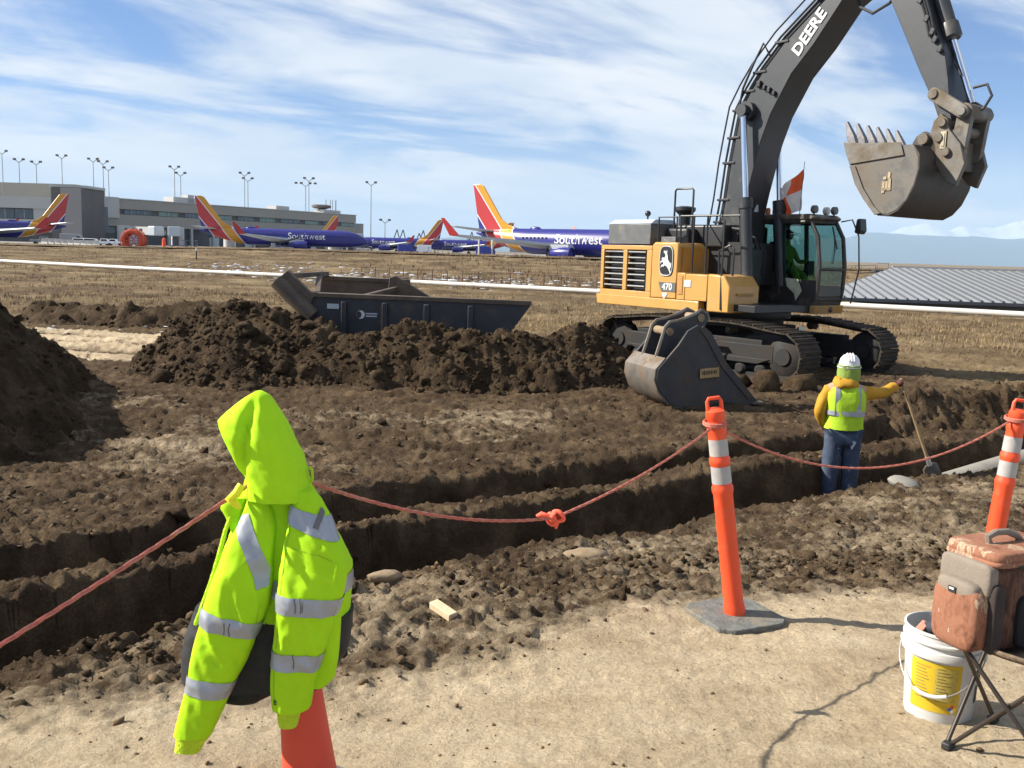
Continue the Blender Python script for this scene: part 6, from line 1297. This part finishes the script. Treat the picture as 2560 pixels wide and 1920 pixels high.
tb('pale_bay', M_TPAL, -2, 15, 9.5, 17.0, -.8, 8); tb('glazed_bay', M_TGL, -1, 10, 9.3 - 5, 13.2, -1.0, -.8)
tb('end_block', M_TBEI, WL, WL + 9, -1, 12.6, 3, 28); tb('end_cap', M_TPAL, WL - .1, WL + 9.3, 12.6, 12.9, 2.8, 28.2)
for (xx, w_, h_, d_) in ((43, 11, 2.2, 6), (50, 3, 3.4, 4), (98, 8, 1.8, 6), (128, 12, 1.6, 6)): tb('roof_plant', M_TPAL, xx, xx + w_, 16.8, 16.8 + h_, 4, 4 + d_)
q = MB(); q.lathe([(3.2, 19.0), (4.6, 19.6), (4.6, 20.4), (3.4, 20.8)], (131, 8, 0), 20); q.tube((131, 8, 16.8), (131, 8, 19.2), 1.6, None, 10); q.build('roof_lantern', M_TDRK, TR)
for xx in (134, 137, 138.5, 141): q = MB(); q.tube((xx, 8, 16.8), (xx, 8, 23.5), .35, .3, 6); q.build('roof_flue', M_LGREY, TR)
for xx in (150, 153): q = MB(); q.tube((xx, 9, 12.8), (xx, 9, 16.4), .5, .5, 8); q.build('roof_flue', M_TDRK, TR)
# left block with tower
TL = empty('terminal_block', (-158, 330, AZ), 0, 'tall pale terminal block with dark tower at the left edge', 'building')
tb('upper_storey', M_TBEI, -60, -.5, 14.5, 20.8, 20, 45, TL); tb('roof_band', M_TPAL, -60, .6, 11.3, 15.2, -.6, 20, TL); tb('window_wall', M_TDRK, -60, 0, -1, 11.3, .6, 20, TL)
for i in range(7): f = tb('window', M_TGL, -6 - (i + 1) * 6.5, -6 - i * 6.5 - .3, 7.8, 11.0, .3, .6, TL); tb('pane_bar', M_TPAL, -6 - i * 6.5 - 3.4, -6 - i * 6.5 - 3.25, 7.8, 11.0, .2, .3, f)
tb('pale_band', M_TPAL, -60, -6, 4.8, 7.6, -.2, .6, TL); tb('pale_pier', M_TPAL, -6, 0, 3.4, 11.3, -.1, .6, TL)
for i in range(6): tb('lower_window', M_TGL, -7 - (i + 1) * 7.5, -7 - i * 7.5 - .4, 1.5, 4.6, .35, .6, TL)
tb('tower', M_TDRK, .6, 10.5, -1, 18.7, -1, 18, TL); tb('tower_side', mat('tower grey', (.28, .26, .25), .8), 4, 10.8, -1, 18.5, -1.5, -1, TL); tb('tower_cap', M_TPAL, -2, 11, 18.7, 19.6, 3, 18, TL)
# jet bridges
def bridge(x, y, rz, L, label):
    B = empty('jet_bridge', (x, y, AZ), rz, label, 'jet bridge', 'jet bridges on the terminal wing')
    q = MB(); q.box((L / 2, 0, 4.9), (L, 2.6, 2.7)); q.build('tunnel', M_TPAL, B, smooth=None); q = MB(); q.box((L + 1.5, 0, 4.9), (3.4, 4.0, 3.2)); q.build('cab', M_LGREY, B, smooth=None, bevel=.3)
    q = MB(); q.box((L * .75, 0, 1.8), (1.0, 2.0, 3.6)); q.build('support', M_TDRK, B); q = MB(); q.lathe([(2.2, -.5), (2.2, 6.6)], (0, 0, 0), 16); q.build('rotunda', M_TPAL, B)
    for i in range(3): q = MB(); q.box((L * (.2 + .25 * i), -1.32, 5.2), (1.4, .06, .8)); q.build('bridge_window', M_PANE, B)
    return B
bridge(-136, 336, rad(-30), 15, 'white jet bridge nearest the dark tower'); bridge(-118, 338, rad(-75), 12, 'white jet bridge in the middle behind the orange reel'); bridge(-104, 352, rad(-60), 16, 'jet bridge with pale cab just left of the tall airliner tail'); bridge(-70, 372, rad(-40), 12, 'far jet bridge at the right end of the terminal')
# ---- light masts
def mast(u, vt, Yd, label, heads=2, tall=None):
    hor = 592 + .0296 * u + 0; x = apx(u, Yd); zt = CAM_H + (hor - vt) * Yd / 2400.0
    M_ = empty('light_mast', (x, Yd, AZ), 0, label, 'light mast', 'apron light masts'); h = zt - AZ; k = Yd / 380
    q = MB(); q.tube((0, 0, 0), (0, 0, h - 1.2 * k), .19 * k, .12 * k, 8); q.build('pole', M_MAST, M_)
    q = MB(); q.bar((-1.6 * k, 0, h - .2), (0, 0, h - 1.3 * k), .2 * k, .2 * k); q.bar((1.6 * k, 0, h - .2), (0, 0, h - 1.3 * k), .2 * k, .2 * k); q.build('cross_arm', M_MAST, M_)
    for s_ in ((-1, 1) if heads == 2 else (-2.2, -1, 1, 2.2)): q = MB(); q.box((1.7 * k * s_, 0, h), (1.05 * k, .8 * k, .75 * k)); q.build('lamp_head', M_TDRK, M_, bevel=.15)
M_MAST = mat('galvanised mast', (.22, .23, .24), .6, .3, var=.1)
for i, (u, vt, Yd, lab) in enumerate(((15, 386, 344, 'leftmost light mast before the tall terminal block'), (56, 406, 400, 'second light mast from the left above the block roof'), (98, 412, 430, 'third light mast from the left above the block roof'), (161, 397, 372, 'light mast rising right above the dark tower'), (238, 405, 392, 'tallest of three masts just right of the tower'), (262, 411, 420, 'middle of three masts just right of the tower'), (275, 426, 450, 'shortest of three masts just right of the tower'), (437, 424, 430, 'taller mast of the pair above the leftmost full tail'), (452, 439, 470, 'shorter mast of the pair above the leftmost full tail'), (609, 439, 450, 'taller mast of the pair above the terminal middle'), (617, 452, 490, 'shorter mast of the pair above the terminal middle'), (767, 452, 480, 'mast rising higher of the pair near the roof lantern'), (759, 464, 470, 'mast with four lamps of the pair near the roof lantern'), (920, 462, 486, 'lone mast past the right end of the terminal'), (955, 553, 900, 'tiny far mast right of the terminal'))): mast(u, vt, Yd, lab, 4 if i == 12 else 2)
# ---- ground vehicles and kit on the apron edge
M_VW = mat('white vehicle paint', (.78, .79, .80), .35, var=.03); M_VB = mat('blue kit paint', (.03, .045, .28), .5); M_VG = mat('grey kit paint', (.25, .26, .27), .6)
def car(u, Yd, label, kind='suv', rz=0, m=None):
    V = empty('service_car', (apx(u, Yd), Yd, AZ), rz, label, 'car', 'service vehicles on the apron'); m = m or M_VW
    if kind == 'suv': body = [(-2.4, .45), (2.4, .45), (2.45, 1.0), (1.3, 1.12), (.75, 1.75), (-2.1, 1.78), (-2.4, 1.1)]; win = [(1.05, 1.15), (.65, 1.64), (-1.95, 1.66), (-2.1, 1.15)]
    elif kind == 'pickup': body = [(-2.8, .5), (2.6, .5), (2.65, 1.05), (1.4, 1.15), (.9, 1.8), (-.5, 1.8), (-.7, 1.15), (-2.8, 1.15)]; win = [(1.15, 1.18), (.8, 1.68), (-.4, 1.68), (-.5, 1.18)]
    else: body = [(-3, .6), (3, .6), (3.05, 1.4), (2.6, 2.5), (1.6, 2.6), (1.5, 2.9), (-3, 2.9)]; win = [(2.9, 1.5), (2.55, 2.35), (1.75, 2.4), (1.75, 1.5)]
    q = MB(); q.prism(body, -.95, .95); q.build('body', m, V, smooth=None, bevel=.08); q = MB(); q.prism(win, -.97, .97); q.build('windows', M_PANE, V, smooth=None)
    for x_ in (-1.6, 1.6):
        for y_ in (-.85, .85): q = MB(); q.lathe([(.38, -.13), (.38, .13)], (x_, y_, .38), 14, (0, 1, 0)); q.build('wheel', M_BLKR, V)
    return V
car(232, 262, 'white sport utility van parked left of the orange reel', 'suv'); car(205, 266, 'white car behind and left of the sport utility van', 'suv', .1); car(258, 250, 'white pickup partly hidden left of the orange reel', 'pickup', .2); car(285, 255, 'white pickup right beside the orange reel', 'pickup', PI + .1); car(180, 270, 'pale box truck near the far left airliner tail', 'truck', .0, M_VG); car(108, 232, 'dark tug under the far left airliner', 'pickup', .3, M_VG); car(1048, 330, 'white loader truck right of the small distant airliner', 'truck', PI, M_VW); car(1205, 300, 'blue service truck behind the nearest airliner wing', 'truck', 0, M_VB); car(1010, 320, 'blue box truck at the small distant airliner', 'truck', .2, M_VB)
def cart(u, Yd, label, m):
    V = empty('baggage_cart', (apx(u, Yd), Yd, AZ), .05, label, 'cart', 'baggage carts on the apron')
    q = MB(); q.box((0, 0, .5), (3.2, 1.5, .16)); q.build('deck', m, V); q = MB(); q.box((0, 0, 2.05), (3.2, 1.55, .1)); q.build('canopy', m, V)
    for x_ in (-1.55, 1.55):
        for y_ in (-.7, .7): q = MB(); q.box((x_, y_, 1.25), (.08, .08, 1.6)); q.build('upright', m, V)
        q = MB(); q.lathe([(.22, -.8), (.22, .8)], (x_ * .75, 0, .25), 10, (0, 1, 0)); q.build('wheels', M_BLKR, V)
for i, (u, Yd, lab) in enumerate(((418, 268, 'leftmost baggage cart left of the tall tail before the terminal'), (445, 268, 'second baggage cart left of the tall tail'), (475, 270, 'baggage cart just under the tall tail'), (860, 300, 'baggage cart between the two middle airliners'), (890, 300, 'right one of two carts between the middle airliners'), (1075, 305, 'baggage cart left of the nearest tail'), (1110, 300, 'baggage cart under the nearest airliner wing tip'))): cart(u, Yd, lab, M_VB if i % 2 else M_VG)
def belt(u, Yd, rz, label):
    V = empty('belt_loader', (apx(u, Yd), Yd, AZ), rz, label, 'belt loader', 'belt loaders at the airliners')
    q = MB(); q.box((0, 0, .8), (5, 1.9, .7)); q.box((-1.8, -.6, 1.5), (.9, .7, .8)); q.build('chassis', M_VG, V, bevel=.05); q = MB(); q.bar((-3.4, 0, 1.1), (3.8, 0, 3.3), 1.1, .3); q.build('belt', M_BLKR, V)
    for x_ in (-1.6, 1.6): q = MB(); q.lathe([(.4, -.95), (.4, .95)], (x_, 0, .4), 12, (0, 1, 0)); q.build('wheels', M_BLKR, V)
belt(905, 318, PI - .2, 'belt loader leaning at the small distant airliner'); belt(700, 214, .2, 'belt loader under the airliner with the full name')
# concrete barriers, orange reel, cone-like barrel
M_CONC = mat('pale concrete', (.60, .58, .53), .9, var=.1, scale=2)
for i in range(9):
    u = 112 + i * 16; Yd = 140 + i * .6; q = MB(); q.prism([(-.3, 0), (.3, 0), (.22, .2), (.1, .35), (.08, .8), (-.08, .8), (-.1, .35), (-.22, .2)], -.46, .46, 'x') if 0 else q.add([(sx * .46, sy * w_, h_) for sx in (-1, 1) for w_, h_ in ((.3, 0), (.1, .35), (.08, .82)) for sy in (-1, 1)], [(0, 1, 3, 2), (2, 3, 5, 4), (6, 8, 9, 7), (8, 10, 11, 9), (0, 2, 8, 6), (2, 4, 10, 8), (1, 7, 9, 3), (3, 9, 11, 5), (4, 5, 11, 10), (0, 6, 7, 1)])
    o = q.build('concrete_barrier', M_CONC, None, (apx(u, Yd), Yd, bz(apx(u, Yd), Yd) + .0), (0, 0, .06 * math.sin(i)), smooth=None); tag(o, ['first', 'second', 'third', 'fourth', 'fifth', 'sixth', 'seventh', 'eighth', 'ninth'][i] + ' low pale concrete barrier from the left in the row before the reel', 'barrier', 'row of concrete barriers')
RE = empty('conduit_reel', (apx(333, 139), 139, bz(-57, 139) - .75), 0, 'big orange conduit reel standing at the apron edge', 'reel'); M_OREEL = mat('orange conduit', (.58, .085, .03), .6, var=.15, scale=1.2)
q = MB()
for k in range(5): q.torus((0, -.5 + .25 * k, 1.55), 1.25, .30, (0, 1, 0), 40, 8)
q.build('conduit_coil', M_OREEL, RE)
for y_ in (-.72, .72):
    q = MB(); q.torus((0, y_, 1.55), 1.62, .06, (0, 1, 0), 40, 6); q.torus((0, y_, 1.55), .42, .05, (0, 1, 0), 24, 6); f = q.build('flange_ring', M_OREEL, RE)
    for i in range(8): t = 2 * PI * i / 8; q = MB(); q.bar((math.cos(t) * .4, y_, 1.55 + math.sin(t) * .4), (math.cos(t) * 1.62, y_, 1.55 + math.sin(t) * 1.62), .09, .09); q.build('spoke', M_OREEL, f)
q = MB(); q.lathe([(.0, .0), (.16, .0), (.14, .3), (.10, .9), (.02, .95)], (0, 0, 0), 12); o = q.build('orange_barrel', M_OR, None, (apx(408, 148), 148, bz(-54, 148))); o.scale = (2, 2, 1.6); tag(o, 'small orange drum standing right of the orange reel', 'drum')
for i, (u, lab) in enumerate(((1188, 'white bollard left of its twin under the nearest airliner wing'), (1221, 'white bollard right of its twin under the nearest airliner wing'))): Yd = 138; q = MB(); q.tube((0, 0, 0), (0, 0, 2.0), .13, .13, 10); q.ball((0, 0, 2.0), .13, 10, 6); o = q.build('bollard', M_CONC, None, (apx(u, Yd), Yd, bz(apx(u, Yd), Yd) - .05)); tag(o, lab, 'bollard', 'pair of white bollards')
# far buildings on the skyline right of the terminal
M_FAR = mat('far building walls', (.30, .33, .36), .9, var=.15, scale=.02)
for i, (u, w_, h_, Yd, lab) in enumerate(((975, 90, 14, 1500, 'long low far building just right of the terminal'), (1120, 60, 11, 1700, 'low far building behind the small distant tails'), (1160, 26, 20, 1800, 'dark square far block behind the nearest tail'), (1330, 120, 9, 2200, 'long low far building behind the nearest airliner'))):
    x = apx(u, Yd); q = MB(); q.box((0, 0, h_ / 2), (w_, 30, h_)); q.box((w_ * .1, 0, h_ + 1), (w_ * .3, 20, 2)); o = q.build('far_building', M_FAR, None, (x, Yd, .2), smooth=None); tag(o, lab, 'building', 'far skyline buildings')
for i, u in enumerate((985, 1000, 1040, 1050, 1170)):
    Yd = 1300; q = MB(); h_ = 26 if i != 2 else 22; q.bar((-9, 0, 0), (0, 0, h_), 1.2, 1.2); q.bar((7, 0, 0), (0, 0, h_), 1.2, 1.2); q.bar((-5, 0, h_ * .5), (4, 0, h_ * .5), .8, .8); o = q.build('lattice_pylon', M_TDRK, None, (apx(u, Yd), Yd, .4)); tag(o, ['first', 'second', 'third', 'fourth', 'fifth'][i] + ' spindly pylon from the terminal along the far skyline', 'pylon', 'far pylons')
# ---- ribbed metal roof, right
SB = empty('metal_roof_shed', (17.0, 60, -2.6), rad(-7.0), 'low shed with ribbed grey metal roof at the right', 'shed')
M_SW = mat('slate wall sheet', (.075, .085, .10), .7, var=.15, scale=.6); M_SR = mat('grey metal roof', (.34, .35, .36), .45, .3, var=.08, scale=.4)
SX0, SX1 = 1.5, 46.0; ez, rz_ = 2.75, 4.62; D = 15.0
q = MB(); q.box(((SX0 + SX1) / 2, .3, 1.3), (SX1 - SX0 - .6, .3, 2.7)); q.build('front_wall', M_SW, SB, smooth=None)
q = MB(); q.add([(SX0 + .3, .3, 0), (SX0 + .3, D, 0), (SX0 + .3 , D, rz_ - .15), (SX0 + .3, .3, ez - .05), (SX0 + .5, .3, 0), (SX0 + .5, D, 0), (SX0 + .5, D, rz_ - .15), (SX0 + .5, .3, ez - .05)], [(0, 1, 2, 3), (4, 7, 6, 5), (0, 4, 5, 1), (3, 2, 6, 7), (0, 3, 7, 4), (1, 5, 6, 2)]); q.build('gable_wall', M_SW, SB, smooth=None)
q = MB(); q.add([(SX0, -.3, ez), (SX1, -.3, ez), (SX1, D, rz_), (SX0 + 8.5, D, rz_), (SX0, -.3, ez - .06), (SX1, -.3, ez - .06), (SX1, D, rz_ - .06), (SX0 + 8.5, D, rz_ - .06)], [(0, 1, 2, 3), (4, 7, 6, 5), (0, 4, 5, 1), (1, 5, 6, 2), (2, 6, 7, 3), (3, 7, 4, 0)]); RF = q.build('roof', M_SR, SB, smooth=None)
q = MB(); q.box(((SX0 + SX1) / 2, -.32, ez - .10), (SX1 - SX0, .10, .20)); q.build('gutter', M_SW, SB, smooth=None)
q = MB(); q.bar((SX0 + 8.4, D, rz_ + .04), (SX1, D, rz_ + .04), .4, .10); q.build('ridge_cap', M_SR, RF)
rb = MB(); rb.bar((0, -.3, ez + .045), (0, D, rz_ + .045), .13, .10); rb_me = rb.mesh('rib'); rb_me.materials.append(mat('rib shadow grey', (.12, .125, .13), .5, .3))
xx = SX0 + .6
while xx < SX1:
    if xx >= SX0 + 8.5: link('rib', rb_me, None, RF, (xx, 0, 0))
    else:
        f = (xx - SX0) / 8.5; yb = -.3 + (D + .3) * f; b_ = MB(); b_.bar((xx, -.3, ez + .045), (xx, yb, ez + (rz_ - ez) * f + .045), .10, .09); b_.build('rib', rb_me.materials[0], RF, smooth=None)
    xx += .62
# blue open-top containers and a railed platform beyond
M_NAVY = mat('navy container', (.022, .022, .085), .6, var=.2, scale=.8); M_SLATE = mat('slate container', (.06, .075, .10), .6, var=.25, scale=.8)
def container(u, Yd, w_, h_, z, m, label):
    C_ = empty('open_container', (apx(u, Yd), Yd, z), 0, label, 'container', 'open-top containers on the plain')
    for (c, d) in (((0, -1.1, h_ / 2), (w_, .1, h_)), ((0, 1.1, h_ / 2), (w_, .1, h_)), ((-w_ / 2, 0, h_ / 2), (.1, 2.2, h_)), ((w_ / 2, 0, h_ / 2), (.1, 2.2, h_)), ((0, 0, .1), (w_, 2.2, .1))): q = MB(); q.box(c, d); q.build('side', m, C_, smooth=None)
    for i in range(6): q = MB(); q.box((-w_ / 2 + w_ * (i + .5) / 6, -1.2, h_ / 2), (.12, .12, h_ * .95)); q.build('rib', m, C_, smooth=None)
    q = MB(); q.box((0, -1.16, h_ + .03), (w_ + .2, .16, .14)); q.build('rim', m, C_, smooth=None)
container(2265, 122, 2.75, .85, .62, M_NAVY, 'navy open-top container just left of the metal roof ridge'); container(2375, 122, 3.1, .72, .72, M_SLATE, 'slate open-top container in the middle of the three beyond the metal roof'); container(2540, 122, 3.6, .40, .72, M_SLATE, 'dark low container at the right edge beyond the metal roof')
PL_ = empty('railed_platform', (apx(2186, 116), 116, .5), 0, 'small railed platform with a long gangway beyond the excavator cab', 'platform')
q = MB(); q.box((0, 0, .75), (1.8, 1.2, .18)); q.build('deck', M_SLATE, PL_); q = MB(); q.path([(-.7, -.6, .8), (-.7, -.6, 1.75), (.6, -.6, 1.75), (.6, -.6, .8)], .035, 6); q.build('guard_rail', M_TDRK, PL_); q = MB(); q.path([(-.9, -.6, 1.5), (-4.2, -.6, 1.3)], .035, 6); q.path([(-.9, -.6, .7), (-4.2, -.6, .3)], .06, 6); q.path([(-.9, -.6, 1.5), (-.9, -.6, .7)], .03, 6); q.build('gangway', M_TDRK, PL_)
for x_ in (-.7, .7): q = MB(); q.box((x_, 0, .3), (.08, .8, .8)); q.build('leg', M_TDRK, PL_)
# ================================================================== MOUNTAINS AND HAZE
def range_mesh(name, Yd, x0, x1, prof, depth, m, label, seed, rough):
    """mountain range: height field with its crest along prof (x, height) and spurs falling towards the plain"""
    nx, ny = 320, 46; X = np.repeat(np.linspace(x0, x1, nx)[None, :], ny, 0); t = np.repeat(np.linspace(0, 1, ny)[:, None], nx, 1); Y = Yd + (t - .6) * depth
    H = np.interp(X, [p_[0] for p_ in prof], [p_[1] for p_ in prof]); env = np.where(t < .6, (t / .6), (1 - t) / .4).clip(0, 1) ** .9
    n_ = fbm(X / 1000, Y / 1000, 5.0, 6, .55, ridge=True, seed=seed) - .55; Z = (H * env * (1 + rough * n_ * (1 - .55 * env)) + rough * 260 * n_ * env)
    Z = Z - 60
    o = link(name, grid_mesh(name, X, Y, Z, {}, m)); tag(o, label, kind='structure'); return o
def mountain_mat(name, rock, snow_z, amt):
    m = bpy.data.materials.new(name); m.use_nodes = True; n = m.node_tree.nodes; l = m.node_tree.links; b = n['Principled BSDF']; setin(b, 'Roughness', .95); setin(b, 'Specular IOR Level', .1)
    g = n.new('ShaderNodeNewGeometry'); s = n.new('ShaderNodeSeparateXYZ'); l.new(g.outputs['Position'], s.inputs[0]); no = n.new('ShaderNodeTexNoise'); no.inputs['Scale'].default_value = .0006; no.inputs['Detail'].default_value = 10; l.new(g.outputs['Position'], no.inputs['Vector'])
    a = n.new('ShaderNodeMath'); a.operation = 'MULTIPLY_ADD'; l.new(no.outputs[0], a.inputs[0]); a.inputs[1].default_value = 1500; l.new(s.outputs[2], a.inputs[2])
    r = n.new('ShaderNodeMapRange'); r.inputs['From Min'].default_value = snow_z; r.inputs['From Max'].default_value = snow_z + 250; l.new(a.outputs[0], r.inputs[0])
    mu = n.new('ShaderNodeMath'); mu.operation = 'MULTIPLY'; mu.inputs[1].default_value = amt; l.new(r.outputs[0], mu.inputs[0]); mx_ = n.new('ShaderNodeMix'); mx_.data_type = 'RGBA'; l.new(mu.outputs[0], mx_.inputs['Factor']); mx_.inputs['A'].default_value = (*rock, 1); mx_.inputs['B'].default_value = (.85, .87, .9, 1); l.new(mx_.outputs['Result'], b.inputs['Base Color']); return m
def mh(u, v, Yd): return (apx(u, Yd) , (592 + .0296 * u - v) * Yd / 2400.0)
Ya, Yb = 62000.0, 84000.0
pa_ = [mh(u, v, Ya) for u, v in ((-600, 582), (300, 590), (900, 600), (1150, 596), (1500, 612), (1800, 612), (1980, 604), (2020, 592), (2080, 604), (2140, 588), (2220, 590), (2300, 594), (2400, 598), (2470, 602), (2560, 602), (3000, 606), (3600, 600))]
pb_ = [mh(u, v, Yb) for u, v in ((1500, 618), (1900, 604), (2100, 596), (2180, 589), (2230, 580), (2285, 569), (2320, 578), (2340, 582), (2370, 574), (2400, 580), (2440, 580), (2470, 576), (2505, 567), (2530, 566), (2560, 572), (2620, 580), (2900, 584), (3400, 590))]
range_mesh('foothills', Ya, apx(-600, Ya), apx(3600, Ya), pa_, 16000, mountain_mat('forested foothills', (.06, .075, .07), 4200, .0), 'blue hazy foothills along the horizon', 3.0, .22)
range_mesh('mountains', Yb, apx(1500, Yb), apx(3400, Yb), pb_, 18000, mountain_mat('snowy peaks', (.12, .12, .12), 2500, .6), 'snow capped mountains fading into haze at right', 9.0, .25)
hm = bpy.data.materials.new('haze'); hm.use_nodes = True; hn = hm.node_tree.nodes; hn.remove(hn['Principled BSDF'])
pv = hn.new('ShaderNodeVolumePrincipled'); pv.inputs['Color'].default_value = (.56, .77, 1.0, 1); pv.inputs['Density'].default_value = 0.0000190; pv.inputs['Anisotropy'].default_value = 0.0
hm.node_tree.links.new(pv.outputs[0], hn['Material Output'].inputs['Volume'])
q = MB(); q.box((0, 46000, 1500), (240000, 100000, 3300)); o = q.build('haze', hm, smooth=None); tag(o, 'thin pale air between the works and the mountains', kind='stuff')
